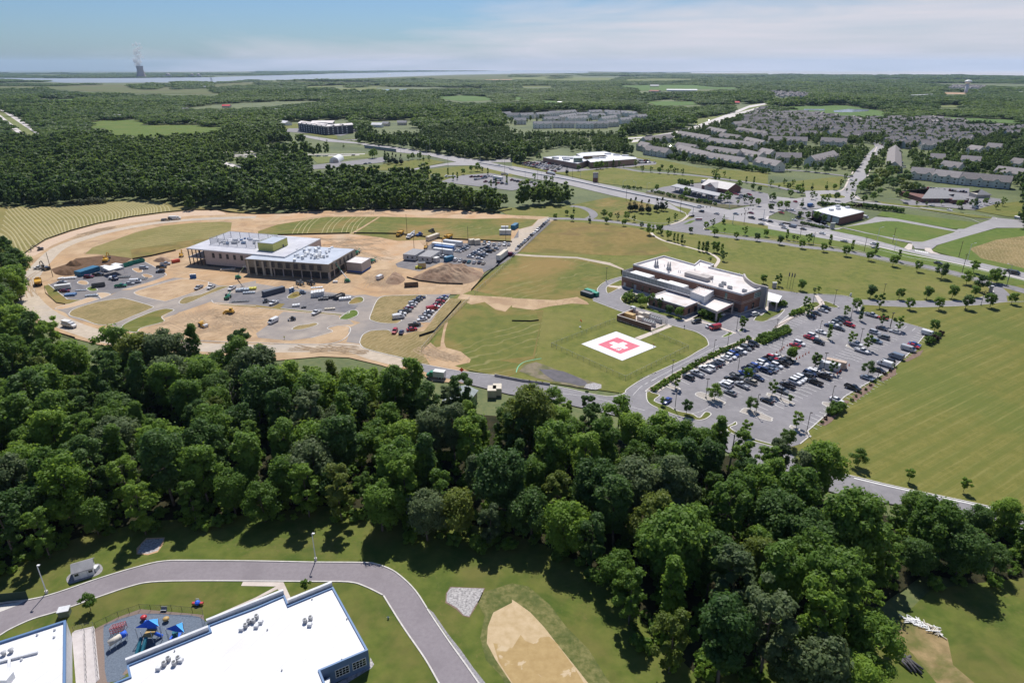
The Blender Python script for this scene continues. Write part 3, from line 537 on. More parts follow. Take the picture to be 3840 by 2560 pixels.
# lots beyond the highway on the right
sheet('paved_road','H 560,290 700,275 900,220 990,180 1150,190 1730,300 1750,290 1940,240 2080,190 2352,230 2352,280 2100,280 1850,350 1550,440 1500,480 1350,470 1320,420 1100,380 690,280 600,310',G_ROAD,.020)
sheet('field','H 690,275 1080,218 1200,222 1720,315 1700,325 1420,410 1330,405 1000,345',G_GREEN,.036);kerb('H 700,270 1080,218 1200,222 1715,312 1720,325 1420,412 1330,408 1000,350 700,285')
sheet('field','H 1000,165 1050,130 1500,180 1940,235 1800,290 1700,290',G_GREEN,.040)
sheet('field','H 1560,440 1850,350 2100,285 2600,275 2700,760 2352,690 1700,545 1500,490',G_GREEN,.024);sheet('field','H 1850,470 2100,390 2352,355 2700,330 2700,740 2352,650 1960,560',G_STRAW,.028)
sheet('grass_verge','H 560,300 690,290 1000,350 1290,425 1260,470 900,370',G_GREEN,.03)
sheet('walk','H 1250,465 1290,425 1330,430 1320,480 1290,485',G_WALK,.08);sheet('walk','H 1440,465 1490,465 1520,500 1590,525 1500,515 1440,490',G_WALK,.08)
band('road_median','G 2352,175 H 0,250 300,300 560,350 1000,450 1300,520 1700,600 2100,690 2500,790',1.6,G_CONC,.05)
band('lane_line','H 0,222 560,322 1000,420 1300,495 1700,575 2352,725',.3,PAINT_W,.03);band('lane_line','H 0,272 560,380 1000,475 1300,550 1700,615 2352,765',.3,PAINT_W,.03)
for i in range(7):
 u=1350+i*18;p=PT('H %d,%d %d,%d'%(u,482+i*3.4,u+14,498+i*3.4));band('crosswalk_bar',p,.7,PAINT_W,.07,smooth=False)
 # ---- school grounds
sheet('near_lawn','L -600,600 0,560 400,330 900,180 1400,80 2352,20 M 600,-60 1500,0 2352,200 N 300,300 900,600 1200,1000 1700,1500 O 1000,1200 1500,700 2352,600 2900,800 2900,2200 L 0,2200 -900,2200',G_NEAR,.002)
sheet('dry_ground','O 1100,1080 1250,980 1400,1050 1650,1160 1700,1400 1900,1568 1550,1568 1330,1300',mat('dusty_clearing',(.20,.15,.065),(.33,.24,.12),scale=.35,detail=9,rough=.95,col3=(.11,.12,.03),scale3=.12,amt3=.9),.008)
SCH='L -200,905 0,830 280,795 520,740 900,610 1250,510 1500,450 1800,443 2352,448 M 0,448 500,458 980,462 1100,475 1250,530 1380,630 1480,740 1570,880 1750,1150 2000,1500 2200,1800 1800,1800 1680,1568 1550,1340 1350,1050 1170,765 1000,680 850,640 700,636 0,632 L 2352,630 1800,630 1400,640 1200,680 900,780 550,905 300,980 100,1070 0,1130 -200,1250'
sheet('school_drive',SCH,G_DRIVE,.012)
kerb('L -300,900 0,835 280,800 520,740 900,610 1250,505 1500,449 1800,443 2352,448 M 500,458 980,462 1100,475 1250,530 1380,630 1480,740 1570,880',w=.3);kerb('M 1570,884 1750,1152 2000,1502 2150,1730',w=.3)
kerb('L -200,1250 0,1130 100,1070 300,980 550,905 900,780 1200,680 1400,640 1800,630 2352,632 M 500,636 850,640 1000,680 1165,760',w=.3);kerb('M 1172,765 1350,1050 1550,1340 1680,1568 1780,1750',w=.3)
sheet('gravel_strip','M 1578,880 1630,920 1760,1110 1880,1260 2000,1430 2110,1568 2040,1568 1800,1200',mat('grey_gravel',(.20,.19,.20),(.34,.33,.34),scale=2.5,rough=.9,bump=.8),.016)
sheet('rock_apron','M 1755,740 1790,690 1950,695 2095,700 2050,800 2000,880 1960,955 1910,945 1850,880 1750,820',MATS['rip_rap'],.03);sheet('rock_apron','L 1262,375 1300,290 1350,250 1505,240 1480,290 1450,350 1360,380',MATS['rip_rap'],.03)
sheet('bare_edge','L 1255,385 1255,330 1345,235 1515,230 1495,300 1450,365 1360,392',G_ORANGE,.020);sheet('bare_edge','M 1745,745 1785,682 1950,690 2105,695 2055,810 2005,895 1960,965 1900,950 1840,890 1740,830',G_MULCH,.020)
# detention basin of muddy water
sheet('tall_grass','M 2000,760 2352,650 N 0,650 150,680 350,850 500,1050 700,1250 900,1568 1100,1800 0,1900 M 2350,1700 2250,1500 2110,1350 2060,1150 2100,950',mat('tall_grass_bank',(.085,.10,.024),(.20,.185,.07),scale=.9,detail=10,rough=.95,bump=1.0,col3=(.05,.08,.015),scale3=.2,amt3=.6),.02)
sheet('basin','M 2352,830 N 0,800 60,840 170,920 300,1060 400,1190 480,1290 600,1440 700,1568 780,1750 -60,1750 M 2400,1650 2300,1500 2200,1350 2120,1200 2130,1050 2180,920',mat('basin_sand',(.42,.31,.17),(.52,.40,.25),scale=.5,detail=9,rough=.9,bump=.3),.04)
MUD=mat('muddy_water',(.32,.215,.085),(.39,.275,.12),scale=.6,detail=9,rough=.6,spec=.12,col3=(.50,.38,.22),scale3=.35,amt3=.0)
mixin(MUD,(.50,.39,.25),'noise',scale=.22,a=.60,b=.63,f=.9,detail=9)
sheet('muddy_water','M 2180,1200 2352,1250 N 80,1125 120,1180 200,1210 260,1150 340,1140 420,1210 480,1300 590,1450 660,1568 740,1720 -40,1720 M 2380,1600 2300,1480 2230,1370',MUD,.055)
sheet('playground_border','L 870,1070 1090,960 1290,888 1870,940 1905,1090 1000,1568 980,1568 840,1568',mat('brown_rubber',(.20,.15,.125),(.25,.19,.16),scale=4,rough=.9),.02)
sheet('playground_surface',smooth_line(PT('L 950,1075 1000,1020 1280,932 1600,940 1830,960 1870,1105 1160,1440 1160,1500 985,1560 960,1300'),True,2),mat('blue_rubber',(.10,.125,.165),(.155,.19,.24),scale=3,detail=8,rough=.9),.03)
sheet('walk','L 2215,675 2235,632 2352,632 M 250,636 340,830 300,850 200,705 0,800 L 1905,1000 1910,975 2352,780 M 185,680',G_WALK,.035)
sheet('walk','L 660,1110 690,1085 860,1045 870,1070 915,1530 840,1600 700,1600',mat('walk_pavers',(.46,.42,.41),(.54,.50,.49),scale=.6,rough=.85),.035)
sheet('walk','L -300,960 0,850 130,830 260,800 170,850 0,915 -300,1010',G_KERB,.03)
sheet('gravel_pad',smooth_line(PT('L 610,610 640,570 690,540 870,475 925,480 945,520 920,560 860,590 700,640 630,655'),True,3),MATS['grey_gravel'],.02)
sheet('rock_strip','M 745,1568 1045,1400 1050,1330 1085,1395 1060,1430 800,1590',MATS['rip_rap'],.02)
# floor under the near woods
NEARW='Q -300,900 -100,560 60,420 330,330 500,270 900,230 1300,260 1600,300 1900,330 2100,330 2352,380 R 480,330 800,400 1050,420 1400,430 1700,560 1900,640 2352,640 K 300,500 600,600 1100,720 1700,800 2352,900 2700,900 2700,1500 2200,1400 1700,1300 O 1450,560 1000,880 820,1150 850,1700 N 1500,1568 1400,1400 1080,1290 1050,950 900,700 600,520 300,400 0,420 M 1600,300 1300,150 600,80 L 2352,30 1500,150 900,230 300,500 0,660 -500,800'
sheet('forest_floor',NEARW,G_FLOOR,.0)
# ================================================================== trees
def leafmat(name,c1,c2,tr=.46,sat=1.0):
 m=bpy.data.materials.new(name);m.use_nodes=True;t=m.node_tree;b=t.nodes['Principled BSDF'];o=t.nodes['Material Output']
 b.inputs['Roughness'].default_value=.55;b.inputs['Specular IOR Level'].default_value=.22
 oi=t.nodes.new('ShaderNodeObjectInfo');tcn=t.nodes.new('ShaderNodeTexCoord')
 n1=t.nodes.new('ShaderNodeTexNoise');n1.inputs['Scale'].default_value=.45;n1.inputs['Detail'].default_value=6;t.links.new(tcn.outputs['Object'],n1.inputs['Vector'])
 if name=='woodland_canopy':
  nl=t.nodes.new('ShaderNodeTexNoise');nl.inputs['Scale'].default_value=.0028;nl.inputs['Detail'].default_value=5;t.links.new(oi.outputs['Location'],nl.inputs['Vector']);rnd=mth('ADD',mth('MULTIPLY',oi.outputs['Random'],.55,tree=t),mth('MULTIPLY',mth('SUBTRACT',nl.outputs[0],.40,tree=t),2.4,tree=t),tree=t)
 else:rnd=oi.outputs['Random']
 f=mth('ADD',mth('MULTIPLY',rnd,.9,tree=t),mth('MULTIPLY',mth('SUBTRACT',n1.outputs[0],.5,tree=t),1.3,tree=t),tree=t,clamp=True)
 mx_=t.nodes.new('ShaderNodeMix');mx_.data_type='RGBA';t.links.new(f,mx_.inputs[0]);mx_.inputs[6].default_value=hexc(c1);mx_.inputs[7].default_value=hexc(c2)
 t.links.new(mx_.outputs[2],b.inputs['Base Color'])
 tl=t.nodes.new('ShaderNodeBsdfTranslucent');hs=t.nodes.new('ShaderNodeHueSaturation');hs.inputs['Hue'].default_value=.485;hs.inputs['Value'].default_value=1.9;t.links.new(mx_.outputs[2],hs.inputs['Color']);t.links.new(hs.outputs[0],tl.inputs[0])
 ms=t.nodes.new('ShaderNodeMixShader');ms.inputs[0].default_value=tr;t.links.new(b.outputs[0],ms.inputs[1]);t.links.new(tl.outputs[0],ms.inputs[2]);t.links.new(ms.outputs[0],o.inputs[0])
 return m
LEAF=dict(mid=leafmat('leaves_mid_green',(.078,.150,.022),(.140,.235,.036)),
dark=leafmat('leaves_dark_green',(.052,.110,.026),(.095,.168,.038)),
light=leafmat('leaves_light_green',(.125,.215,.026),(.185,.285,.042)),
grey=leafmat('leaves_grey_green',(.088,.132,.050),(.135,.180,.078)),
olive=leafmat('leaves_yellow_green',(.105,.15,.024),(.16,.20,.038)),
pine=leafmat('needles_blue_green',(.022,.045,.020),(.035,.062,.026),.15),
silver=leafmat('leaves_silver_green',(.12,.15,.085),(.17,.20,.12)),
purple=leafmat('leaves_dark_purple',(.04,.025,.022),(.06,.035,.028)),
far=leafmat('woodland_canopy',(.046,.094,.020),(.125,.190,.034),.45))
BARK=mat('bark',(.10,.08,.06),(.17,.145,.12),scale=4,rough=.95,spec=.1)
BARKG=mat('grey_dead_bark',(.20,.18,.16),(.30,.28,.26),scale=4,rough=.95,spec=.1)
def quads_mesh(name,C,Nn,size,rng,mat_):
 n=len(C)
 Nn=Nn/(np.linalg.norm(Nn,axis=1,keepdims=True)+1e-9)
 a=rng.normal(size=(n,3));U=np.cross(Nn,a);U/=(np.linalg.norm(U,axis=1,keepdims=True)+1e-9);V=np.cross(Nn,U)
 s=size.reshape(-1,1)*.5;asp=rng.uniform(.7,1.15,(n,1));fold=s*rng.uniform(-.35,.35,(n,1))*Nn
 P=np.stack([C-U*s-V*s*asp*.55,C+U*s*.5-V*s*asp+fold,C+U*s+V*s*asp*.6,C-U*s*.45+V*s*asp+fold],1).reshape(-1,3)
 me=bpy.data.meshes.new(name);me.vertices.add(4*n);me.vertices.foreach_set('co',P.astype(np.float32).ravel())
 me.loops.add(4*n);me.loops.foreach_set('vertex_index',np.arange(4*n,dtype=np.int32))
 me.polygons.add(n);me.polygons.foreach_set('loop_start',np.arange(0,4*n,4,dtype=np.int32));me.polygons.foreach_set('loop_total',np.full(n,4,np.int32))
 me.update(calc_edges=True);me.materials.append(mat_);return me
def crown_pts(seed,Rr,z0,z1,nb,nleaf,leaf,shape='round',open_=0.0):
 """leaf clumps on the surfaces of many overlapping boughs; returns centres, normals, sizes"""
 rng=np.random.default_rng(seed);hz=z1-z0;B=[]
 for i in range(nb):
  t=(i+rng.uniform(.2,.8))/nb;zf=t**.85 if shape !='cone' else t
  if shape=='round':pr=math.sqrt(max(.02,1-(2*(zf*.92+.04)-1)**2))*(1.0 if zf<.5 else .95)
  elif shape=='vase':pr=.35+.65*zf if zf<.7 else (1-zf)*2.2+.30
  elif shape=='col':pr=.55*math.sin(math.pi*min(.97,.12+zf*.85))**.6
  elif shape=='cone':pr=max(.05,(1-zf)*.98)
  else:pr=(.55+.45*math.sin(zf*3.0))
  a=i*2.39996+rng.uniform(-.5,.5);rr=Rr*pr*rng.uniform(.45,.78) if shape !='cone' else Rr*pr*rng.uniform(.35,.62)
  br=Rr*rng.uniform(.26,.44)*(1.0 if shape in ('round','vase') else .8)
  if shape=='cone':br=Rr*(.14+.32*(1-zf))
  if shape=='col':br=Rr*rng.uniform(.3,.45)
  if shape !='cone':rr*=1+.28*math.sin(a*1+seed);br*=rng.uniform(.7,1.12)
  B.append((rr*math.cos(a),rr*math.sin(a),z0+br*.7+zf*(hz-br*1.6)*rng.uniform(.9,1.06),br,br*rng.uniform(.6,1.0)))
 B=np.array(B);wts=B[:,3]**2;wts/=wts.sum();idx=rng.choice(len(B),nleaf,p=wts)
 d=rng.normal(size=(nleaf,3));d[:,2]+=.25;d/=np.linalg.norm(d,axis=1,keepdims=True)
 # bumpy radius for each bough so leaf masses break into tufts
 f1=rng.normal(size=(3,3))*3.1;bump=1+.16*np.sin(d@f1[0]*1.6+idx)+.12*np.sin(d@f1[1]*2.7+2*idx)+.08*np.sin(d@f1[2]*4.3)
 rad=bump*(rng.uniform(0,1,nleaf)**.34)*(1+.25*(rng.uniform(0,1,nleaf)>.93))
 C=B[idx,:3]+d*np.stack([B[idx,3]*rad,B[idx,3]*rad,B[idx,4]*rad],1)
 keep=np.ones(nleaf,bool)
 c0=np.array([0,0,(z0+z1)/2]);q=(C-c0)/np.array([Rr,Rr,hz/2]);keep &=(np.linalg.norm(q,axis=1)>.42*(1-open_))
 keep &=C[:,2]>.3
 C,d=C[keep],d[keep];Nn=d*.9+np.array([0,0,.45])+rng.normal(size=d.shape)*.42
 if shape=='cone':Nn=d*.5+np.array([0,0,.6])+rng.normal(size=d.shape)*.4
 return C,Nn,leaf*rng.uniform(.6,1.35,len(C)),B,rng
def crown_mesh(name,*a,m=None,**k):
 C,Nn,s,B,rng=crown_pts(*a,**k);return quads_mesh(name,C,Nn,s,rng,m or LEAF['mid']),B
def trunk_mesh(B,z0,h,r,seed,bark=True):
 rr=random.Random(seed);mb=MB();pts=[(0,0,-.3)];x=y=0
 for k in range(1,5):
  x+=rr.uniform(-.25,.25)*h/16;y+=rr.uniform(-.25,.25)*h/16;pts.append((x,y,h*.8*k/4))
 for k in range(4):mb.tube(pts[k],pts[k+1],r*(1-.2*k),r*(1-.2*(k+1)),7,cap=(k in (0,3)))
 ids=list(range(len(B)));rr.shuffle(ids)
 for i in ids[:7]:
  b=B[i];zz=max(z0*.75,min(b[2]-1,h*.7));f=min(.99,zz/(h*.8));k=min(3,int(f*4));p=Vector(pts[k]).lerp(Vector(pts[k+1]),f*4-k)
  mid=p.lerp(Vector(b[:3]),.5)+Vector((0,0,-.05*h));mb.tube(p,mid,r*.42,r*.28,5,False);mb.tube(mid,b[:3],r*.28,r*.10,5,False)
 m=mb.me('trunk',True);m.materials.append(BARK);return m
PROTO={}
def make_proto(key,seed,Rr,h,z0f,nb,nleaf,leaf,shape,r=.28,open_=0.0,m='mid'):
 cm,B=crown_mesh('crown',seed,Rr,h*z0f,h,nb,nleaf,leaf,shape,open_,m=LEAF[m])
 PROTO[key]=(cm,trunk_mesh(B,h*z0f,h,r,seed),h,Rr)
 # tall woodland trees, big ones close to the camera
make_proto('w0',1,5.6,19,.22,26,9000,.52,'round',.34);make_proto('w1',2,6.4,17,.20,30,10000,.55,'round',.36)
make_proto('w2',3,4.6,21,.25,24,8000,.50,'oval',.32);make_proto('w3',4,5.2,20,.30,22,8000,.50,'vase',.32)
make_proto('w4',5,6.0,15,.14,26,9000,.50,'round',.28);make_proto('w5',6,4.2,18,.10,24,7500,.48,'oval',.26)
make_proto('w6',7,7.2,20,.24,36,12000,.56,'round',.42);make_proto('w7',8,3.6,20,.12,30,9000,.48,'col',.28)
make_proto('v0',11,4.6,9.5,.20,14,2600,.45,'round',.16,.3);make_proto('v1',12,3.4,8.5,.22,12,2000,.42,'vase',.14,.3)
make_proto('r0',21,3.1,7.4,.20,14,2200,.42,'round',.14);make_proto('r1',22,2.6,7.8,.16,12,2000,.42,'oval',.14)
make_proto('k0',23,2.3,8.0,.10,18,2000,.42,'cone',.14);make_proto('k1',24,2.0,8.5,.08,16,1800,.40,'col',.12)
make_proto('p0',25,3.2,11,.08,26,3200,.42,'cone',.22,m='pine');make_proto('y0',26,1.5,4.6,.30,9,1100,.30,'round',.07)
make_proto('b0',31,1.6,2.2,.0,9,900,.34,'round',.05);make_proto('b1',32,2.4,3.6,.0,12,1300,.40,'round',.08)
def plant(key,x,y,s=1.0,m=None,name='tree',label=None,cat='tree',group=None,rng=random,zs=1.0):
 cm,tm,h,r=PROTO[key]
 o=bpy.data.objects.new(name,None);COL.objects.link(o);o.location=(x,y,0);o.rotation_euler=(0,0,rng.uniform(0,6.28));o.scale=(s,s,s*zs)
 c=bpy.data.objects.new('crown',cm);COL.objects.link(c);c.parent=o
 if m:paint(c,LEAF[m])
 if key[0] !='b':t=bpy.data.objects.new('trunk',tm);COL.objects.link(t);t.parent=o
 return tag(o,label,cat,group)
def inpoly(P,poly):
 """vectorised even-odd test"""
 x,y=P[:,0],P[:,1];n=len(poly);r=np.zeros(len(P),bool);pl=np.array([p[:2] for p in poly])
 lo,hi=pl.min(0),pl.max(0);sel=np.where((x>=lo[0]) & (x<=hi[0]) & (y>=lo[1]) & (y<=hi[1]))[0]
 if not len(sel):return r
 xs,ys=x[sel],y[sel];rr=np.zeros(len(sel),bool);j=n-1
 for i in range(n):
  xi,yi=pl[i];xj,yj=pl[j]
  if yi !=yj:rr ^=((yi>ys) !=(yj>ys)) & (xs<(xj-xi)*(ys-yi)/(yj-yi)+xi)
  j=i
 r[sel]=rr;return r
ORD=['first','second','third','fourth','fifth','sixth','seventh','eighth','ninth','tenth','eleventh','twelfth','thirteenth','fourteenth','fifteenth','sixteenth','seventeenth','eighteenth','nineteenth','twentieth']
TENS={2:'twenty',3:'thirty',4:'forty',5:'fifty'}
def ordn(i):
 i+=1
 if i<=20:return ORD[i-1]
 t,u=divmod(i,10)
 if u==0:return {3:'thirtieth',4:'fortieth',5:'fiftieth',6:'sixtieth'}.get(t,'last')
 return '%s-%s' % (TENS.get(t,'sixty'),ORD[u-1])
 # ------------------------------------------------------------------ the near woods, tree by tree
rng=random.Random(7)
TOPS='Q -400,100 0,10 60,0 200,0 210,60 340,120 345,200 300,300 330,210 400,110 500,95 580,95 900,110 1060,190 1180,150 1290,130 1340,110 1500,140 1600,240 1800,300 1920,240 2230,270 2352,290'
near_poly=PT('Q -500,40 R 100,2352',0)
top_edge=PT('Q -500,120 -100,60 0,30 120,25 200,70 330,150 340,230 300,300 420,130 560,100 700,115 900,110 1060,160 1250,140 1400,115 1560,190 1640,270 1800,290 1920,220 2230,230 2352,290 R 260,110 400,130 470,250 640,180 720,300 850,330 960,240 1200,270 1500,340 1700,300 1780,390 1900,380 2100,420 2250,420 2352,420 K 0,100 250,160 450,60 600,90 760,200',15.5)+PT('K 790,430 680,520 900,600',11)+PT('K 1050,590 1150,540 1300,610 1560,690 1750,720 1930,640 2150,620 2352,650 2900,730',5)
bot_edge=PT('O 2900,560 2352,700 2200,660 1900,660 1650,720 1450,690 1150,780 960,930 860,1100 850,1400 950,1900 N 1500,1600 1400,1400 1100,1300 1060,1000 900,750 600,590 300,400 0,400 M 2200,430 1750,330 1300,250 1000,110 600,60 100,120 L 2352,80 1900,180 1500,190 1100,230 850,290 550,430 200,560 0,640 -500,900')
WOOD=top_edge+bot_edge
cand=[]
for _ in range(60000):
 x=rng.uniform(-300,260);y=rng.uniform(60,330)
 if abs(x)>y*.86+25:continue
 cand.append((x,y))
WOODL=PT('E -400,370 0,415 100,440 165,500 150,600 110,680 60,760 30,850 20,900 60,930 200,1050 300,1180 560,1300 500,1450 -400,1450',15)
for _ in range(9000):cand.append((rng.uniform(-420,-120),rng.uniform(200,560)))
cand=np.array(cand);ok=inpoly(cand,WOOD) | inpoly(cand,WOODL)
clear=[PT('R 480,190 600,300 780,380 1000,240 880,150 700,100 600,150'),PT('Q 1390,500 1530,480 1560,620 1480,720 1390,700'),PT('Q 170,300 330,230 300,420 200,450')]
for c in clear:ok &=~inpoly(cand,c)
cand=cand[ok]
chosen=[];cell={}
for x,y in cand:
 dmin=6.3+1.5*abs(math.sin(x*.13+y*.07));gx,gy=int(x//9),int(y//9);good=True
 for i in (-1,0,1):
  for j in (-1,0,1):
   for q_ in cell.get((gx+i,gy+j),()):
    if (q_[0]-x)**2+(q_[1]-y)**2<dmin*dmin:good=False
 if good:cell.setdefault((gx,gy),[]).append((x,y));chosen.append((x,y))
print('near trees',len(chosen))
kinds=['w0','w1','w2','w3','w4','w5','w6','w7']
SHAPEW=dict(w0='tall round',w1='broad round',w2='tall narrow',w3='spreading tall',w4='low broad',w5='slim',w6='huge spreading',w7='slender columnar')
COLW=dict(mid='mid-green',dark='dark green',light='bright green',grey='grey-green',olive='yellow-green')
wt=[]
for x,y in chosen:
 e=noise_v=math.sin(x*.045+1.3)+math.sin(y*.06+x*.02)
 m=rng.choices(['mid','dark','light','grey','olive'],[5,2.4+e,2.2-(.5*e),1.5,.9])[0]
 k=rng.choices(kinds,[4,4,3,3,2,2,2.2,1.2])[0]
 wt.append([x,y,k,m,rng.choice([rng.uniform(.55,.8),rng.uniform(.8,1.1),rng.uniform(.8,1.1),rng.uniform(.95,1.2)])])
 # front edge trees are lower and leafier
be=np.array(bot_edge);te=np.array(top_edge[24:])
for t_ in wt:
 d=np.min(np.hypot(be[:,0]-t_[0],be[:,1]-t_[1]))
 if np.min(np.hypot(te[:,0]-t_[0],te[:,1]-t_[1]))<9:t_[4]=min(t_[4],.5 if t_[0]>75 else .74)
 if d<7:t_[2]=rng.choice(['w4','w1','w5']);t_[4]*=.8
wt.sort(key=lambda t:t[1])
RNAMES=['front row','second row','third row','fourth row','fifth row','sixth row','seventh row','back row']
slices={}
for t_ in wt:
 k=int((math.atan2(t_[0],t_[1])+.9)/.06);slices.setdefault(k,[]).append(t_)
rows={}
for k,lst in slices.items():
 for i,t_ in enumerate(lst):rows.setdefault(min(7,int(i*8/max(1,len(lst)))),[]).append(t_)
for ri,lst in rows.items():
 lst.sort(key=lambda t:math.atan2(t[0],t[1]))
 for i,t_ in enumerate(lst):
  plant(t_[2],t_[0],t_[1],t_[4],t_[3],'woodland_tree','%s %s tree, %s from left in the %s of the near woods' % (SHAPEW[t_[2]],COLW[t_[3]],ordn(i),RNAMES[ri]),'tree','trees of the near woods',rng)
  # the tall ivy-clad tree that stands out above the woods and its neighbours
def at(s,z=0):return PT(s,z)[0]
p=at('Q 1115,30',19);plant('w7',p[0],p[1],1.0,'mid','woodland_tree','tall ivy-clad tree standing clear above the woods before the dirt pad','tree','trees of the near woods')
p=at('Q 640,20',18);plant('v0',p[0],p[1],1.85,'mid','woodland_tree','open-crowned tree rising above the woods beside the white utility truck','tree','trees of the near woods')
p=at('R 660,165',17.5);plant('w2',p[0],p[1],.9,'dark','woodland_tree','tall dark tree standing in front of the tan shed','tree','trees of the near woods')
p=at('R 2000,440',17);plant('w3',p[0],p[1],.85,'mid','woodland_tree','round-headed tree on a bare trunk near the car park entrance','tree','trees of the near woods')
for i,(q_,z,k,m,lb) in enumerate((('R 1215,235',9,'v0','mid','lone leafy tree on the verge below the pond basin'),('R 1430,262',12,'w2','dark','dark pointed tree at the verge left of the road bend'),('R 1610,290',13,'v0','mid','wide feathery tree overlapping the road bend'),('R 1850,372',14,'v1','light','feathery light tree below the blue car corner'),('R 1945,430',15,'w5','mid','slim tree overlapping the lower car park kerb'),
('R 2120,470',14,'w4','mid','low broad tree beside the lower car park entrance'),('R 2215,400',17,'w7','mid','tall ivy-clad trunk tree beside the forked dead tree'),('K 40,60',15,'w5','mid','tall ragged tree before the near car park corner'),('K 160,-10',15,'w2','grey','tall grey-green tree overlapping the near car park corner'),('K 520,50',17,'w6','light','tallest spreading tree over the lower road below the mown field'),('K 380,130',15,'w3','grey','spreading tree just left of the tallest one over the lower road'),('R 700,280',11,'w4','dark','low dark tree right of the tan shed'),('R 1300,330',8,'w5','light','small pointed light tree at the kerb'))):
 p=at(q_,z);plant(k,p[0],p[1],max(.5,z/PROTO[k][2]),m,'woodland_tree',lb,'tree','trees of the near woods')
 # dead standing trunks
for q_,lb,h in (('Q 1385,600','grey dead trunk standing beside the vine-covered clearing',14),('Q 1530,600','short grey snag in the vine-covered clearing',8),('Q 1830,590','bare grey trunk in the woods left of the tall tree',9),('R 2240,760','tall bare forked dead tree by the car park entrance',15)):
 p=at(q_);mb=MB();rr=random.Random(h);mb.tube((0,0,-.2),(.3,.1,h*.5),.34,.24,7);mb.tube((.3,.1,h*.5),(.1,-.3,h*.8),.24,.15,6);mb.tube((.1,-.3,h*.8),(.5,.2,h),.15,.05,5)
 for k in range(6):
  a=rr.uniform(0,6.28);z=h*rr.uniform(.45,.85);L_=rr.uniform(1.2,3.2);mb.tube((.2,0,z),(.2+math.cos(a)*L_*.5,math.sin(a)*L_*.5,z+L_*.8),.10,.03,5)
 e=empty('dead_tree',p);mb.build('trunk',BARKG,e,True);tag(e,lb,'dead tree','dead trees in the near woods')
 # ------------------------------------------------------------------ stuff scattered by geometry nodes
SRC=bpy.data.collections.new('clump_sources')
def src_obj(name,me):
 o=bpy.data.objects.new(name,me);SRC.objects.link(o);return o
def scatter(name,pts,scl,idx,sources,label,cat,seed=0):
 n=len(pts);rg=np.random.default_rng(seed)
 me=bpy.data.meshes.new(name);me.vertices.add(n);me.vertices.foreach_set('co',np.asarray(pts,np.float32).ravel())
 def attr(nm,typ,data,key):
  a=me.attributes.new(nm,typ,'POINT');a.data.foreach_set(key,data)
 attr('scl','FLOAT_VECTOR',np.asarray(scl,np.float32).ravel(),'vector');attr('idx','INT',np.asarray(idx,np.int32),'value')
 attr('rot','FLOAT_VECTOR',np.stack([np.zeros(n),np.zeros(n),rg.uniform(0,6.28,n)],1).astype(np.float32).ravel(),'vector')
 o=new_obj(name,me);ng=bpy.data.node_groups.new(name+'_scatter','GeometryNodeTree')
 ng.interface.new_socket('Geometry',in_out='INPUT',socket_type='NodeSocketGeometry');ng.interface.new_socket('Geometry',in_out='OUTPUT',socket_type='NodeSocketGeometry')
 gi=ng.nodes.new('NodeGroupInput');go=ng.nodes.new('NodeGroupOutput');ip=ng.nodes.new('GeometryNodeInstanceOnPoints')
 gt=ng.nodes.new('GeometryNodeGeometryToInstance')
 for s in reversed(sources):
  oi=ng.nodes.new('GeometryNodeObjectInfo');oi.inputs[0].default_value=s;oi.inputs['As Instance'].default_value=True;ng.links.new(oi.outputs['Geometry'],gt.inputs[0])
 na={}
 for nm,tp in (('scl','FLOAT_VECTOR'),('rot','FLOAT_VECTOR'),('idx','INT')):
  a=ng.nodes.new('GeometryNodeInputNamedAttribute');a.data_type=tp;a.inputs[0].default_value=nm;na[nm]=a.outputs[0]
 ng.links.new(gi.outputs[0],ip.inputs['Points'])
 # all sources as one set of instances, picked by index
 jn=ng.nodes.new('GeometryNodeJoinGeometry')
 for nd in [x_ for x_ in ng.nodes if x_.bl_idname=='GeometryNodeObjectInfo']:ng.links.new(nd.outputs['Geometry'],jn.inputs[0])
 ng.nodes.remove(gt)
 ng.links.new(jn.outputs[0],ip.inputs['Instance']);ip.inputs['Pick Instance'].default_value=True
 ng.links.new(na['idx'],ip.inputs['Instance Index']);ng.links.new(na['scl'],ip.inputs['Scale']);ng.links.new(na['rot'],ip.inputs['Rotation'])
 ng.links.new(ip.outputs[0],go.inputs[0])
 md=o.modifiers.new('scatter','NODES');md.node_group=ng
 return tag(o,label,cat,kind='stuff')
srcs=[]
for i in range(6):
 C,Nn,s,B,rg=crown_pts(40+i,4.6,2.0,13+i%3,13,560,1.35,['round','oval','round','vase','round','cone'][i])
 srcs.append(src_obj('clump',quads_mesh('clump',C,Nn,s,rg,LEAF['far'])))
psrc=[]
for i in range(4): # a patch of many crowns for the distance
 rg=np.random.default_rng(60+i);CC=[];NN=[];SS=[]
 for k in range(14):
  a=k*2.4;r_=13*math.sqrt((k+.5)/14);hh=rg.uniform(9,15);R0=rg.uniform(3.6,5.6)
  n_=60;d=rg.normal(size=(n_,3));d[:,2]=np.abs(d[:,2])*.9+.05;d/=np.linalg.norm(d,axis=1,keepdims=True)
  CC.append(np.array([r_*math.cos(a),r_*math.sin(a),hh-4.2])+d*np.array([R0,R0,4.2])*rg.uniform(.85,1.1,(n_,1)));NN.append(d+rg.normal(size=d.shape)*.3);SS.append(np.full(n_,2.7)*rg.uniform(.7,1.3,n_))
 psrc.append(src_obj('patch',quads_mesh('patch',np.concatenate(CC),np.concatenate(NN),np.concatenate(SS),rg,LEAF['far'])))
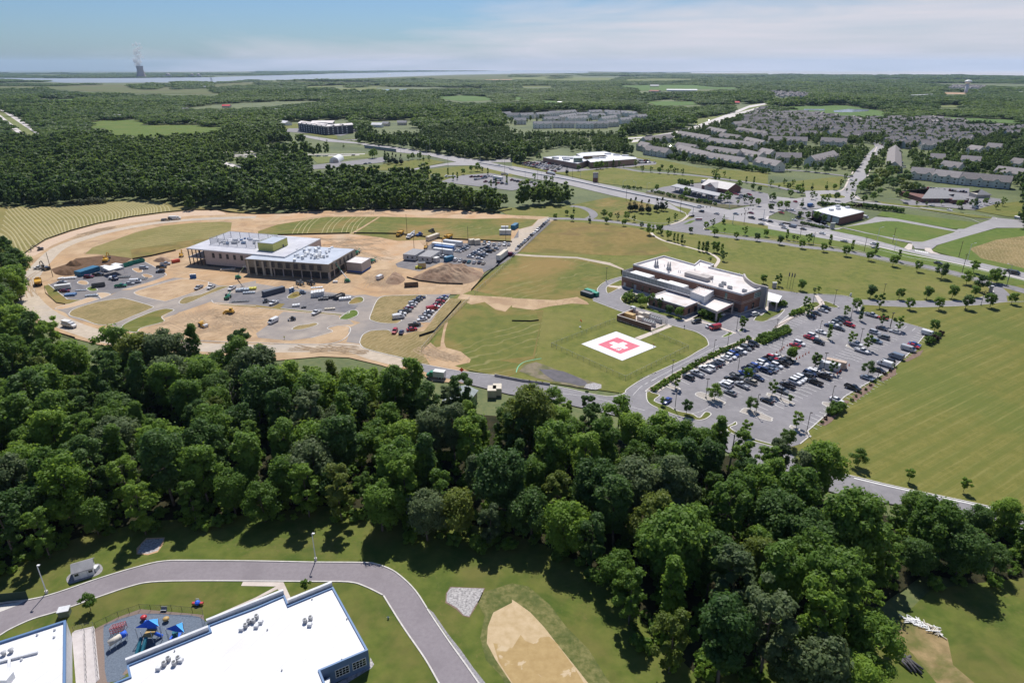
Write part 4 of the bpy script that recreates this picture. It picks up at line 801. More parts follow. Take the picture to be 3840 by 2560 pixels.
NOTREE=[PT(s) for s in (
'C 520,1395 800,1388 885,1320 870,1235 1200,1225 D 0,1120 900,1120 2050,1230 2352,1345 H 2352,900 G 0,500 0,97 300,97 540,70',
'C 1130,850 1170,820 1350,790 1500,760 1600,740 1780,690 2040,640 2180,560 2300,520 D 0,560 450,570 700,610 1050,620 1200,600 1560,620 1830,660 1960,660 2352,700 2352,1260 2100,1300 1850,1300 1300,1130 900,1120 0,1120 C 1950,1070 1100,960',
'C -100,570 250,550 380,530 600,545 1130,540 1260,600 1260,620 1000,660 900,680 200,695 0,660','B 2270,570 2352,560 2352,660 2250,620',
'B 160,630 270,640 880,600 900,720 300,740','B 990,620 1500,610 1500,680 1150,690 1000,680','C 270,900 600,900 1140,940 1330,1000 1320,1030 900,1060 400,1100 80,1020',
'C 1120,340 1300,320 1830,330 1830,355 1500,360 1150,375','D 0,350 400,370 400,420 0,420','D 1600,290 2000,300 2000,330 1600,330','C 2020,450 2150,450 2150,480 2020,480','A 1500,0 1000,0 1000,160 1500,160','A -300,130 2352,130 2352,165 -300,165','A 0,168 2352,168 2352,180 0,180')]
def polar(r0,r1,s_fn,amax=.86,seed=0):
 rg=np.random.default_rng(seed);P=[];r=r0
 while r<r1:
  s=s_fn(r);n=int(2*amax*r/s);a=(np.arange(n)+rg.uniform(-.45,.45,n))/n*2*amax-amax
  rr=r+rg.uniform(-.5,.5,n)*s;P.append(np.stack([rr*np.sin(a),rr*np.cos(a),np.full(n,s)],1));r+=s*.94
 return np.concatenate(P)
def free(P,h=13,ex=None):
 bad=np.zeros(len(P),bool)
 for f in (0,.25,.5,.75,1.0):
  k=H/(H-h*f);Q=P[:,:2]*k
  for pl in (ex if ex is not None else EX+NOTREE):bad |=inpoly(Q,pl)
 return ~bad
def lowfreq(P,sc,seed):
 rg=np.random.default_rng(seed);v=np.zeros(len(P))
 for k in range(6):
  a=rg.uniform(0,6.28);f=sc*rg.uniform(.5,2.2);v+=np.sin((P[:,0]*math.cos(a)+P[:,1]*math.sin(a))*f+rg.uniform(0,6))
 return v
def build_woodland():
 A_=polar(250,1250,lambda r:8.0,seed=1)
 keep=free(A_)
 # only beyond the sites: skip what lies inside the near belt
 nearbelt=PT('E -900,1700 -900,640 -100,640 60,560 220,520 F 0,120 2352,150 G 300,95 540,75 H 0,420 2352,700 K 2352,2000 E 0,2500')
 keep &=~inpoly(A_,nearbelt)
 # the wooded right side, shrubby middle ground beside the highway is looser
 loose=PT('B 100,830 900,830 1050,930 900,960 600,930 0,930 A 1900,960 2352,1080 B 0,1000 600,1060 560,960 0,960')
 dens_=lowfreq(A_,.03,3)
 keep &=~(inpoly(A_,loose) & (dens_<.4))
 loose2=PT('B 1050,700 2352,700 C 1000,700 1000,950 500,900 0,900 B 2352,950 1500,880 1100,820')
 keep &=~(inpoly(A_,loose2) & (lowfreq(A_,.06,9)<-1.0))
 A_=A_[keep];rg=np.random.default_rng(5);n=len(A_)
 s=rg.choice([.75,.95,1.1,1.3,1.55],n,p=[.2,.3,.25,.17,.08])*rg.uniform(.9,1.1,n);sz=np.clip(s,.7,1.3)*rg.uniform(.8,1.15,n)
 in2=inpoly(A_,loose2) | inpoly(A_,loose);s[in2]*=.72;sz[in2]*=.62
 idx=rg.integers(0,5,n);idx[in2 & (rg.uniform(size=n)<.5)]=5
 B_=polar(1250,25000,lambda r:max(24,r*.0125),seed=2)
 k2=free(B_,12)
 for s_ in ('A -300,240 0,245 400,255 700,288 600,305 0,305 -300,300','A 1210,300 1400,293 1560,310 1400,335 1220,330','A 1600,272 1900,268 1950,322 1620,335','A 1950,325 2352,300 2352,350 2000,370','A 1980,270 2352,250 2352,262 2000,280','B 0,262 300,262 700,255 1100,245 1600,240 1560,262 900,288 400,292 0,290','C 0,212 100,208 250,215 230,230 0,228','C 330,215 520,212 520,235 340,235','C 500,190 1000,192 1300,202 2352,202 2352,215 1300,214 700,210'):k2 |=inpoly(B_,PT(s_))
 B_=B_[k2]
 lf=lowfreq(B_,.004,4)
 B_=B_[(lf>-3.6) | (np.hypot(B_[:,0],B_[:,1])>3000)];m=len(B_)
 # big lumps stretch sideways only
 rB=np.hypot(B_[:,0],B_[:,1]);kk=~((rB>2000) & (lowfreq(B_,.0022,21)<-1.75));B_=B_[kk];m=len(B_)
 sp=B_[:,2]/24*1.12*rg.uniform(.75,1.15,m)
 P=np.concatenate([np.stack([A_[:,0],A_[:,1],np.zeros(n)],1),np.stack([B_[:,0],B_[:,1],np.full(m,-.5)],1)])
 S=np.concatenate([np.stack([s,s,sz],1),np.stack([sp,sp,np.clip(.9+.13*lowfreq(B_,.006,31),.5,1.5)*rg.uniform(.75,1.15,m)],1)])
 I=np.concatenate([idx,rg.integers(6,10,m)])
 far_limit=np.ones(len(P),bool)
 azs=np.arctan2(P[:,0],P[:,1]);rad=np.hypot(P[:,0],P[:,1]);lim=np.where(azs>-.1,24000-12500*np.clip((azs+.1)/.45,0,1),24000-6000*np.clip((-azs-.1)/.4,0,1));far_limit=rad<lim*.985
 P,S,I=P[far_limit],S[far_limit],I[far_limit]
 print('woodland instances',len(P))
 scatter('woodland',P,S,I,srcs+psrc,'continuous green woodland stretching from the site edge to the horizon','woodland')
build_woodland()
# undergrowth between and in front of the near trees
def build_under():
 U_=polar(80,420,lambda r:3.0,seed=8,amax=.9);k=inpoly(U_,WOOD) | inpoly(U_,WOODL) | inpoly(U_,PT('Q 1390,190 1640,250 1900,310 2100,340 R 200,180 300,220 480,330 400,700 Q 1600,700 1300,500'))
 be_=be;d=np.min(np.hypot(U_[:,0:1]-be_[:,0],U_[:,1:2]-be_[:,1]),axis=1)
 rg=np.random.default_rng(3);k &=(rg.uniform(size=len(U_))<.55) & (d>1.2);k &=~inpoly(U_,clear[2])
 U_=U_[k];n=len(U_);s=rg.uniform(.5,1.3,n)
 us=[]
 for i in range(3):
  C,Nn,sz,B,r_=crown_pts(80+i,1.9,0,2.6,9,420,.5,'round');us.append(src_obj('bushy',quads_mesh('bushy',C,Nn,sz,r_,LEAF['light' if i==1 else 'mid'])))
 scatter('undergrowth',np.stack([U_[:,0],U_[:,1],np.zeros(n)],1),np.stack([s,s,s*rg.uniform(.7,1.3,n)],1),rg.integers(0,3,n),us,'leafy vines and bushes under the near woods','undergrowth',4)
build_under()
# ================================================================== buildings
BRICK=mat('red_brick',(.215,.115,.085),(.27,.155,.115),scale=1.2,detail=8,rough=.9,spec=.2)
mixin(BRICK,(.17,.085,.065),'noise',scale=7,a=.5,b=.7,f=.6)
DBRICK=mat('dark_brick',(.16,.08,.07),(.21,.11,.095),scale=1.5,rough=.9)
STONE=mat('cast_stone',(.48,.44,.40),(.56,.52,.47),scale=1,rough=.85)
ROOFW=mat('stained_white_roof',(.60,.565,.545),(.74,.70,.685),scale=.12,detail=10,rough=.8,col3=(.50,.41,.36),scale3=.10,amt3=.55)
mixin(ROOFW,(.45,.37,.33),'noise',scale=.5,a=.58,b=.72,f=.5,detail=9)
ROOFP=mat('clean_white_roof',(.66,.66,.67),(.74,.74,.75),scale=.3,rough=.7)
mixin(ROOFP,(.56,.56,.58),'wave',rot=.45,scale=.11,a=.985,b=1.0,f=.7,dist=0,ds=1)
mixin(ROOFP,(.60,.575,.55),'noise',scale=.09,a=.55,b=.62,f=.45,detail=10)
mixin(ROOFP,(.62,.62,.64),'noise',scale=.25,a=.58,b=.75,f=.5,detail=8)
PARA=mat('parapet_coping',(.62,.60,.60),(.70,.68,.68),scale=.6,rough=.7)
BLUEP=mat('blue_metal_panel',(.10,.17,.30),(.13,.20,.34),scale=.4,rough=.55,spec=.4)
BLUET=mat('blue_trim',(.11,.20,.36),rough=.5)
GLASS=mat('dark_window_glass',(.02,.028,.035),rough=.12,spec=.8)
GGLASS=mat('greenish_glass',(.10,.17,.15),(.16,.24,.21),scale=.4,rough=.15,spec=.8)
FRAME=mat('window_frame_white',(.75,.75,.75),rough=.5)
GREYM=mat('grey_metal',(.33,.34,.36),(.42,.43,.45),scale=1.5,rough=.5,metal=.2)
LGREY=mat('light_grey_metal',(.55,.56,.58),(.64,.65,.67),scale=1,rough=.5)
DGREY=mat('dark_grey_metal',(.09,.095,.10),rough=.5)
BLACKM=mat('black_metal',(.025,.025,.028),rough=.5)
WHITEM=mat('white_metal',(.74,.74,.73),(.80,.80,.79),scale=1,rough=.45)
CREAM=mat('cream_siding',(.55,.50,.42),(.62,.57,.49),scale=.6,rough=.8)
SIDING=mat('pale_vinyl_siding',(.60,.585,.55),(.67,.655,.62),scale=.3,rough=.75,rand=.16)
SHING=mat('grey_brown_shingles',(.25,.228,.22),(.34,.31,.30),scale=.8,detail=8,rough=.95,spec=.15,rand=.22)
SHINGL=mat('light_grey_shingles',(.27,.265,.27),(.34,.335,.34),scale=.8,detail=8,rough=.95,spec=.15,rand=.12)
STUD=mat('plywood_and_studs',(.24,.21,.17),(.32,.29,.24),scale=1.5,rough=.9)
INTER=mat('dim_interior',(.05,.05,.055),(.10,.095,.09),scale=.8,rough=.9)
YELLOWP=mat('yellow_sheathing',(.50,.50,.14),(.58,.57,.19),scale=1.5,rough=.75)
mixin(YELLOWP,(.28,.27,.08),'noise',scale=1.8,a=.62,b=.66,f=.7)
BLOCK=mat('pinkish_block_wall',(.46,.385,.35),(.55,.47,.43),scale=2.2,detail=3,rough=.9,lo=.45,hi=.55)
CONCW=mat('precast_concrete',(.42,.38,.36),(.48,.44,.42),scale=.6,rough=.85)
RED=mat('red_paint',(.45,.03,.035),rough=.4,spec=.5)
SIGNR=mat('red_sign',(.55,.03,.05),rough=.5)
def prism_obj(name,pts,z0,z1,m,parent=None):
 return MB().prism(pts,z0,z1).build(name,m,parent)
def inset(pts,d):
 n=len(pts);a=sum(pts[i][0]*pts[(i+1)%n][1]-pts[(i+1)%n][0]*pts[i][1] for i in range(n));sg=1 if a>0 else-1;o=[]
 for i in range(n):
  p,q,r=Vector(pts[i-1][:2]),Vector(pts[i][:2]),Vector(pts[(i+1)%n][:2])
  e1=(q-p).normalized();e2=(r-q).normalized();n1=Vector((-e1.y,e1.x))*sg;n2=Vector((-e2.y,e2.x))*sg
  b=(n1+n2);k=d/max(.35,(1+n1.dot(n2))/1)
  o.append((q.x+b.x*k,q.y+b.y*k))
 return o
def parapet_block(e,pts,h,wall,roof,cop,ph=.6,pt=.45,wname='wall'):
 """walls up to the coping, roof deck below it, parapet standing round the deck; plan is in place coordinates"""
 prism_obj(wname,pts,0,h-ph,wall,e)
 inn=inset(pts,pt);n=len(pts)
 prism_obj('roof',inn,h-ph+.003,h-ph+.06,roof,e)
 mb=MB();
 vs=[(p[0],p[1],z) for z in (h-ph+.002,h) for p in pts]+[(p[0],p[1],z) for z in (h-ph+.002,h) for p in inn]
 fs=[]
 a=sum(pts[i][0]*pts[(i+1)%n][1]-pts[(i+1)%n][0]*pts[i][1] for i in range(n))
 for i in range(n):
  j=(i+1)%n;f=[(i,j,n+j,n+i),(2*n+j,2*n+i,3*n+i,3*n+j),(n+i,n+j,3*n+j,3*n+i)]
  fs+=f if a>0 else [t[::-1] for t in f]
 mb.add(vs,fs);mb.build('parapet',cop,e)
def wallmap(a,b):
 """matrix mapping local (along, outwards, up) to the wall from a to b; outward is towards the camera side"""
 a=Vector((a[0],a[1],0));b=Vector((b[0],b[1],0));x=(b-a).normalized();y=Vector((x.y,-x.x,0))
 if y.dot(-a)<0:y=-y
 M_=Matrix(((x.x,y.x,0,a.x),(x.y,y.y,0,a.y),(0,0,1,0),(0,0,0,1)));return M_,(b-a).length
def wbox(mb,M_,x0,x1,y0,y1,z0,z1):mb.box(x0,x1,y0,y1,z0,z1,0,M_);return mb
def window(e,M_,x0,x1,z0,z1,frame=None,glass=None,bars=0,name='window',proud=.05,deep=.03):
 mb=MB();wbox(mb,M_,x0,x1,-deep,proud,z0,z1);w_=mb.build(name,glass or GLASS,e)
 if frame:
  f=MB();t=.10
  wbox(f,M_,x0-t,x1+t,-.02,proud+.05,z1,z1+t);wbox(f,M_,x0-t,x1+t,-.02,proud+.05,z0-t,z0);wbox(f,M_,x0-t,x0,-.02,proud+.05,z0+.001,z1-.001);wbox(f,M_,x1,x1+t,-.02,proud+.05,z0+.001,z1-.001)
  for k in range(bars):
   xx=x0+(x1-x0)*(k+1)/(bars+1);wbox(f,M_,xx-.035,xx+.035,proud+.003,proud+.03,z0+.001,z1-.001)
  if bars:
   for zz in (z0+(z1-z0)/3,z0+(z1-z0)*2/3):wbox(f,M_,x0+.001,x1-.001,proud+.004,proud+.034,zz-.03,zz+.03)
  f.build('frame',frame,w_)
 return w_
def text(name,s,size,M_,x,z,m,parent=None,y=.09,depth=.03,width=None):
 c=bpy.data.curves.new(name,'FONT');c.body=s;c.size=size;c.extrude=depth;o=bpy.data.objects.new(name,c)
 COL.objects.link(o);dg=bpy.context.evaluated_depsgraph_get();me=bpy.data.meshes.new_from_object(o.evaluated_get(dg));bpy.data.objects.remove(o)
 xs=[v.co.x for v in me.vertices];sx=width/(max(xs)-min(xs)) if width else 1
 flip=M_.to_3x3().determinant()<0
 Lg=width if width else max(xs)
 for v in me.vertices:
  xx=x+(v.co.x*sx if not flip else Lg-v.co.x*sx)
  v.co=M_ @ Vector((xx,y+v.co.z,z+v.co.y))
 me.update();me.materials.clear();return new_obj(name,me,parent,(m,))
def orient(a,b):
 """order so that, seen from outside (camera side), a is left"""
 return (a,b) if a[0]*b[1]-b[0]*a[1]<0 or True else (b,a)
 # ------------------------------------------------------------------ school with white roof
e=empty('school_building',(0,0,0));e_s=e
S0=PT('L 600,2300 850,1640 1185,1505 1162,1400 1925,1092 1905,1035 M 0,868 262,755 300,848 708,680 1030,1262 590,1450 650,1600 900,2300',4.5)
parapet_block(e,S0,4.5,BLUEP,ROOFP,MATS['blue_trim'],.35,.35)
A_,B_=PT('M 590,1450 1030,1262',4.5);M_,Ln=wallmap(A_,B_)
for u0,u1 in ((.29,.56),(.65,.92)):window(e,M_,Ln*u0,Ln*u1,1.2,2.9,FRAME,GLASS,3)
A2,B2=PT('M 650,1600 590,1450',4.5)
mb=MB();q1,q2=PT('M 540,1600 680,1512',2.7);mb.prism([q1,q2,(q2[0]+.6,q2[1]-4),(q1[0]+.4,q1[1]-4)],0,2.7);mb.build('porch',WHITEM,e)
tag(e,'blue walled school wing with a large clean white roof at the lower edge','school')
W1=PT('L 1162,1400 1925,1092',4.5);
prm=MB();
for s_ in ('L 1162,1400 1925,1092','L 1905,1035 M 262,755','M 300,848 708,680'):
 a,b=PT(s_,4.5);m1,l1=wallmap(a,b);wbox(prm,m1,.02,l1-.02,-.40,-.36,4.0,5.2);wbox(prm,m1,.02,l1-.02,-.9,-.36,5.2,5.32)
prm.build('roof_edge',LGREY,e)
e=empty('school_building',(0,0,0))
S1=PT('L -900,1500 0,1180 605,985 600,1700 580,2300 -900,2300',4.9)
parapet_block(e,S1,4.9,LGREY,ROOFP,BLUET,.5,.4)
tag(e,'school wing with white roof and blue coping at the lower left corner','school')
# ------------------------------------------------------------------ brick hospital
e=empty('hospital',(0,0,0));tag(e,'two storey brick hospital with pale flat roofs beside the helipad','hospital')
HM=PT('G 1113,612 1395,533 1675,612 1725,573 1858,612 1815,635 2128,712 2150,740 2205,785 2325,822 2120,888',9.8)
parapet_block(e,HM,9.8,BRICK,ROOFW,PARA,.9,.5)
def face(s,z):a,b=PT(s,z);return wallmap(a,b)
MF,LF=face('G 1113,612 2120,888',9.8);MR,LR=face('G 2120,888 2325,822',9.8)
st=MB()
for M1,L1 in ((MF,LF),(MR,LR)):
 for z in (4.9,5.6,8.9):wbox(st,M1,.05,L1-.05,.003,.06,z,z+.14)
 wbox(st,M1,.05,L1-.05,.004,.07,.0,.7)
st.build('stone_band',STONE,e)
window(e,MF,LF*.862,LF*.882,3.6,8.2,None,GGLASS);window(e,MR,LR*.55,LR*.93,5.9,8.3,FRAME,GGLASS,4)
window(e,MR,LR*.18,LR*.31,0,3.0,None,BLUEP,name='door');window(e,MR,LR*.5,LR*.6,0,3.6,None,GLASS,name='door')
for u in (.80,.88,.94):window(e,MF,LF*u,LF*u+2.6,0,2.6,None,INTER,name='entrance')
# low mechanical wing with louvred screen
FL=g('G',1010,722,5.6);FR=g('G',1755,938,5.6);W0=PT('G 1113,612',9.8)[0];dv=(Vector(FL)-Vector(W0));ax=(Vector(PT('G 2120,888',9.8)[0])-Vector(W0));axn=ax.normalized()
off=dv-axn*dv.dot(axn);BLp=Vector(W0)+axn*dv.dot(axn)*.98;BRp=BLp+axn*(Vector(FR)-Vector(FL)).dot(axn)
wing=[FL,FR,tuple(BRp-off*.0),tuple(BLp)]
wing=[tuple(Vector(w_)+(off.normalized()*-.0)) for w_ in wing]
parapet_block(e,[wing[0],wing[1],tuple(Vector(wing[2])+off.normalized()*.15),tuple(Vector(wing[3])+off.normalized()*.15)],5.6,BRICK,ROOFW,PARA,.4,.3)
MW,LW=wallmap(FL,FR)
lv=MB();wbox(lv,MW,.3,LW*.86,-.45,-.35,5.7,8.3)
a_=Vector(FL)-off.normalized()*.3;b_=BLp+off.normalized()*.5;MS,LS=wallmap(a_,b_);wbox(lv,MS,.3,LS-.5,-.45,-.35,5.7,8.3)
lv.build('louvred_screen',GREYM,e)
fr=MB()
for k in range(19):wbox(fr,MW,.3+LW*.86*k/19,.42+LW*.86*k/19,-.34,-.24,5.6,8.4)
wbox(fr,MW,.3,LW*.86,-.36,-.24,8.3,8.5);fr.build('screen_frame',LGREY,e)
for k,(u0,u1,y0,y1,h_) in enumerate(((.05,.30,-8,-3,7.6),(.38,.50,-7.5,-4,6.9),(.50,.72,-8,-3.5,7.4))):
 mb=MB();wbox(mb,MW,LW*u0,LW*u1,y0,y1,5.3,h_);mb.build('roof_unit',WHITEM,e)
for u in (.14,.27,.36,.47):window(e,MW,LW*u,LW*u+1.1,.6,3.6,None,GLASS)
window(e,MW,LW*.03,LW*.03+1.4,0,2.6,None,GREYM,name='door');window(e,MW,LW*.17,LW*.20,0,3,None,GREYM,name='door')
sb=MB()
for z in (4.4,):wbox(sb,MW,.05,LW-.05,.003,.06,z,z+.14)
wbox(sb,MW,.05,LW-.05,.004,.07,0,.7);sb.build('stone_band',STONE,e)
tw=PT('G 1640,862 1742,808 1858,852 1768,912',8.0);parapet_block(e,tw,8.0,LGREY,ROOFW,PARA,.3,.25,'stair_tower')
lc=PT('G 1260,906 1430,850 1752,942 1590,1005',5.0);parapet_block(e,[tuple(v) for v in lc],5.03,BRICK,ROOFW,PARA,.45,.4)
ML,LL=face('G 1260,906 1590,1005',5.0);MR2,LR2=face('G 1590,1005 1752,942',5.0)
sb=MB()
for M1,L1 in ((ML,LL),(MR2,LR2)):wbox(sb,M1,.05,L1-.05,.003,.06,4.0,4.14);wbox(sb,M1,.05,L1-.05,.004,.07,0,.7)
sb.build('stone_band',STONE,e)
for u in (.12,.30,.48,.70):window(e,ML,LL*u,LL*u+1.3,.8,3.4,None,GLASS)
for u in (.2,.55):window(e,MR2,LR2*u,LR2*u+1.5,.2,3.2,None,GLASS)
cn=PT('G 1700,972 1860,916 2042,970 1885,1048',4.9);
mb=MB().prism(cn,3.7,4.35);mb.build('canopy',CONCW,e);ci=inset(cn,.6);prism_obj('canopy_roof',ci,4.352,4.40,ROOFW,e)
rim=MB();n=4;vs=[(p[0],p[1],z) for z in (4.355,4.95) for p in cn]+[(p[0],p[1],z) for z in (4.41,4.95) for p in inset(cn,.35)]
fs=[]
for i in range(4):
 j=(i+1)%4;fs+=[(i,j,4+j,4+i),(8+j,8+i,12+i,12+j),(4+i,4+j,12+j,12+i)]
rim.add(vs,fs).build('canopy_rim',STONE,e)
for i in (0,3,2):
 c0=Vector(cn[i]);c1_=sum((Vector(p) for p in cn),Vector((0,0)))/4;p=c0.lerp(c1_,.08);MB().box(p.x-.35,p.x+.35,p.y-.35,p.y+.35,0,3.7).build('column',CONCW,e)
MC,LC=wallmap(cn[3],cn[2])
mb=MB();wbox(mb,MC,LC*.25,LC*.93,.02,.05,4.0,4.85);mb.build('sign_band',CONCW,e);text('sign_letters','EMERGENCY',.8,MC,LC*.27,4.1,SIGNR,e,y=.10,width=LC*.62)
# tall curved wall at the front entrance
cw=PT('G 2133,700 2150,735 2190,768 2240,795 2325,815 2352,826',10.9);
cl=smooth_line(cw,False,4);Lq,Rq=ribbon_pts(cl,.8)
vs=[(p[0],p[1],0) for p in Lq]+[(p[0],p[1],0) for p in Rq]+[(p[0],p[1],10.9) for p in Lq]+[(p[0],p[1],10.9) for p in Rq];k=len(Lq);fs=[]
for i in range(k-1):fs+=[(i,i+1,2*k+i+1,2*k+i),(k+i+1,k+i,3*k+i,3*k+i+1),(2*k+i,2*k+i+1,3*k+i+1,3*k+i)]
fs+=[(0,2*k,3*k,k),(k-1,2*k-1,4*k-1,3*k-1)]
MB().add(vs,fs).build('curved_wall',CONCW,e)
fc=PT('H 0,868 130,905 95,965 -5,945',4.2);mb=MB().prism(fc,3.9,4.2);mb.build('entrance_canopy',WHITEM,e)
for p in (fc[1],fc[2]):MB().box(p[0]-1,p[0]-.4,p[1]-.3,p[1]+.3,0,3.9).build('column',CONCW,e)
# roof equipment of the hospital
def hvac(e,t,u,v,z,w_,d,h,rz=-.2,m=LGREY,nm='roof_unit',fans=0):
 x,y=g(t,u,v,z);M2=Matrix.Translation((x,y,z)) @ Matrix.Rotation(rz,4,'Z');mb=MB();mb.box(-w_/2,w_/2,-d/2,d/2,.15,h,0,M2);mb.box(-w_/2+.1,w_/2-.1,-d/2+.1,d/2-.1,0,.15,0,M2)
 o=mb.build(nm,m,e)
 if fans:
  f=MB()
  for k in range(fans):c=M2 @ Vector((-w_/2+w_*(k+.5)/fans,0,h));f.lathe([(min(w_/fans,d)*.38,0),(min(w_/fans,d)*.38,.12),(min(w_/fans,d)*.30,.14)],c,10)
  f.build('fan',DGREY,o)
 return o
ANG=math.atan2(axn.y,axn.x)
RZ=8.95
hvac(e,'G',1700,745,RZ,13,3.2,2.0,ANG,CONCW);hvac(e,'G',1790,740,RZ,6,2.2,1.5,ANG,CONCW)
for u,v in ((1325,640),(1440,665)):
 x,y=g('G',u,v,RZ);mb=MB();mb.box(x-1.2,x+1.2,y-.7,y+.7,RZ,RZ+1.1);
 for d_ in (-.6,.5):mb.tube((x+d_,y,RZ+1.1),(x+d_,y,RZ+2.4),.45,.45,8);mb.tube((x+d_,y,RZ+2.4),(x+d_,y,RZ+4.2),.45,.12,8)
 mb.build('exhaust_stack',GREYM,e)
mb=MB();a=Vector((*g('G',1440,690,RZ),RZ+.6));b=Vector((*g('G',1425,765,6),6.2));mb.tube(a,b,.6,.6,6);mb.build('duct',GREYM,e)
for u,v in ((1920,820),(1945,800),(2000,838),(2135,870)):hvac(e,'G',u,v,RZ,2.2,1.1,1.3,ANG,GREYM,fans=2)
for u,v in ((1530,690),(1545,692),(1400,635),(1680,670),(1905,675),(2085,712),(1840,780),(1720,625)):
 x,y=g('G',u,v,RZ);MB().tube((x,y,RZ),(x,y,RZ+1.1),.16,.16,6).build('vent',LGREY,e)
for k in range(6):
 x,y=g('G',1700+k*22,835+(k%2)*14,8.0);MB().tube((x,y,7.7),(x,y,9.6),.06,.06,4).build('antenna',LGREY,e)
 # ------------------------------------------------------------------ generator yard
e=empty('equipment_yard',(0,0,0));tag(e,'brick walled yard of grey generators and chillers above the helipad','equipment yard')
yd=PT('G 965,1128 1275,1225 1425,1165 1110,1068');
for i in (3,0):
 a,b=yd[i],yd[(i+1)%4];m1,l1=wallmap(a,b);mb=MB();wbox(mb,m1,.02 if i else .3,l1-.02,-.2,.2,0,2.4);w_=mb.build('wall',BRICK,e);cp=MB();wbox(cp,m1,0 if i else .3,l1,-.25,.25,2.402,2.52);cp.build('coping',STONE,w_)
sheet('yard_floor',yd,G_WALK,.05)
for i in (1,2):
 a,b=yd[i],yd[(i+1)%4];m1,l1=wallmap(a,b);mb=MB()
 for k in range(int(l1/.9)+1):wbox(mb,m1,k*.9,k*.9+.06,-.03,.03,0,2.3)
 for z in (.3,1.3,2.2):wbox(mb,m1,0,l1,-.035,.035,z,z+.06)
 mb.build('rail_fence',DGREY,e)
Yv=Vector(yd[1])-Vector(yd[0]);YA=math.atan2(Yv.y,Yv.x)
TANM=mat('tan_generator',(.42,.28,.10),(.5,.34,.14),scale=1,rough=.5)
for u,v,w_,d,h_,m,fn in ((1078,1110,5.2,2.6,2.4,TANM,0),(1110,1062,2.0,1.6,3.2,LGREY,0),(1185,1098,2.4,2,2.3,CREAM,0),(1240,1105,2.8,2,2.4,CREAM,0),(1180,1135,2.6,2,2.2,CREAM,0),(1150,1075,2,1.5,2,BLOCK,0)):
 o=hvac(None,'G',u,v,0,w_,d,h_,YA,m,'generator');o.parent=e;o.name='generator'
for u,v in ((1250,1160),(1310,1128)):
 for s_ in (0,1):o=hvac(None,'G',u+s_*14,v+s_*14,0,5.6,1.3,1.9,YA,GREYM,'chiller',5);o.parent=e
 # ------------------------------------------------------------------ clinic under construction
e=empty('unfinished_clinic',(0,0,0));tag(e,'half built two storey clinic with block walls and dark window openings','clinic')
p0,p1,p2=[Vector(v) for v in PT('E 1710,465 2352,522',9.6)[:2]]+[Vector(PT('E 2110,312',9.6)[0])]
dx_=(p1-p0).normalized();q4=Vector(PT('F 500,417',9.6)[0]);dyv=(p2-p0);lw=(q4-p2).dot(dx_)
wingA=[tuple(p0),tuple(p0+dx_*lw),tuple(p0+dx_*lw+dyv),tuple(p2)]
M0,L0=wallmap(wingA[0],wingA[1])
sl=MB();dep=dyv.length
core=[tuple(Vector(wingA[0])+dx_*12),wingA[1],wingA[2],tuple(p2+dx_*12)]
prism_obj('wall',core,0,8.9,BLOCK,e)
prism_obj('roof',wingA,8.902,9.5,LGREY,e);prism_obj('roof_deck',inset(wingA,.4),9.503,9.56,mat('lavender_roof_membrane',(.42,.42,.46),(.54,.54,.58),scale=.15,detail=8,rough=.7),e)
prism_obj('floor_slab',[tuple(Vector(wingA[0])),tuple(p0+dx_*11.9),tuple(p2+dx_*11.9),tuple(p2)],4.1,4.5,CONCW,e)
mb=MB()
for k in range(5):wbox(mb,M0,.2+k*2.7,.6+k*2.7,-.8,-.4,0,8.89)
for k in range(4):c=p0.lerp(p2,(k+1)/4.5)+dx_*.6;mb.box(c.x-.2,c.x+.2,c.y-.2,c.y+.2,0,8.89)
mb.build('steel_column',INTER,e)
for k in range(7):window(e,M0,17.2+k*4.75,18.9+k*4.75,5.2,8.0,None,INTER)
mb=MB();wbox(mb,M0,12.1,46,.003,.02,.0,1.1);mb.build('base_course',INTER,e)
# screened roof court
sc_=PT('E 1925,380 2118,312 F 240,345 0,420',13.4);ss=[Vector(p) for p in sc_]
SCR=mat('wire_mesh',(.42,.42,.42),rough=.6)
t=SCR.node_tree;b_=t.nodes['Principled BSDF'];b_.inputs['Alpha'].default_value=.35
cnr=[Vector(PT('E 1925,375',13.2)[0]),Vector(PT('E 2115,312',13.2)[0]),Vector(PT('F 195,345',13.2)[0])];cnr.append(cnr[0]+(cnr[2]-cnr[1])*.93)
msh=MB();pst=MB()
for i in range(4):
 a,b=cnr[i],cnr[(i+1)%4];msh.add([(a.x,a.y,9.6),(b.x,b.y,9.6),(b.x,b.y,13.2),(a.x,a.y,13.2)],[(0,1,2,3)])
 n_=max(2,int((b-a).length/6));
 for k in range(n_):c=a.lerp(b,k/n_);pst.box(c.x-.12,c.x+.12,c.y-.12,c.y+.12,9.57,13.3)
 pst.tube((a.x,a.y,13.25),(b.x,b.y,13.25),.1,.1,4)
msh.build('mesh_screen',SCR,e);pst.build('screen_post',GREYM,e)
rr=random.Random(4)
for k in range(26):
 a=cnr[0].lerp(cnr[3],rr.uniform(.08,.92)).lerp(cnr[1].lerp(cnr[2],rr.uniform(.08,.92)),rr.uniform(.1,.9));mb=MB();w_=rr.uniform(.8,3.5);mb.box(a.x-w_/2,a.x+w_/2,a.y-.5,a.y+.5,9.57,9.57+rr.uniform(.3,1.4));mb.build('roof_material',rr.choice([LGREY,GREYM,BLUET,WHITEM]),e)
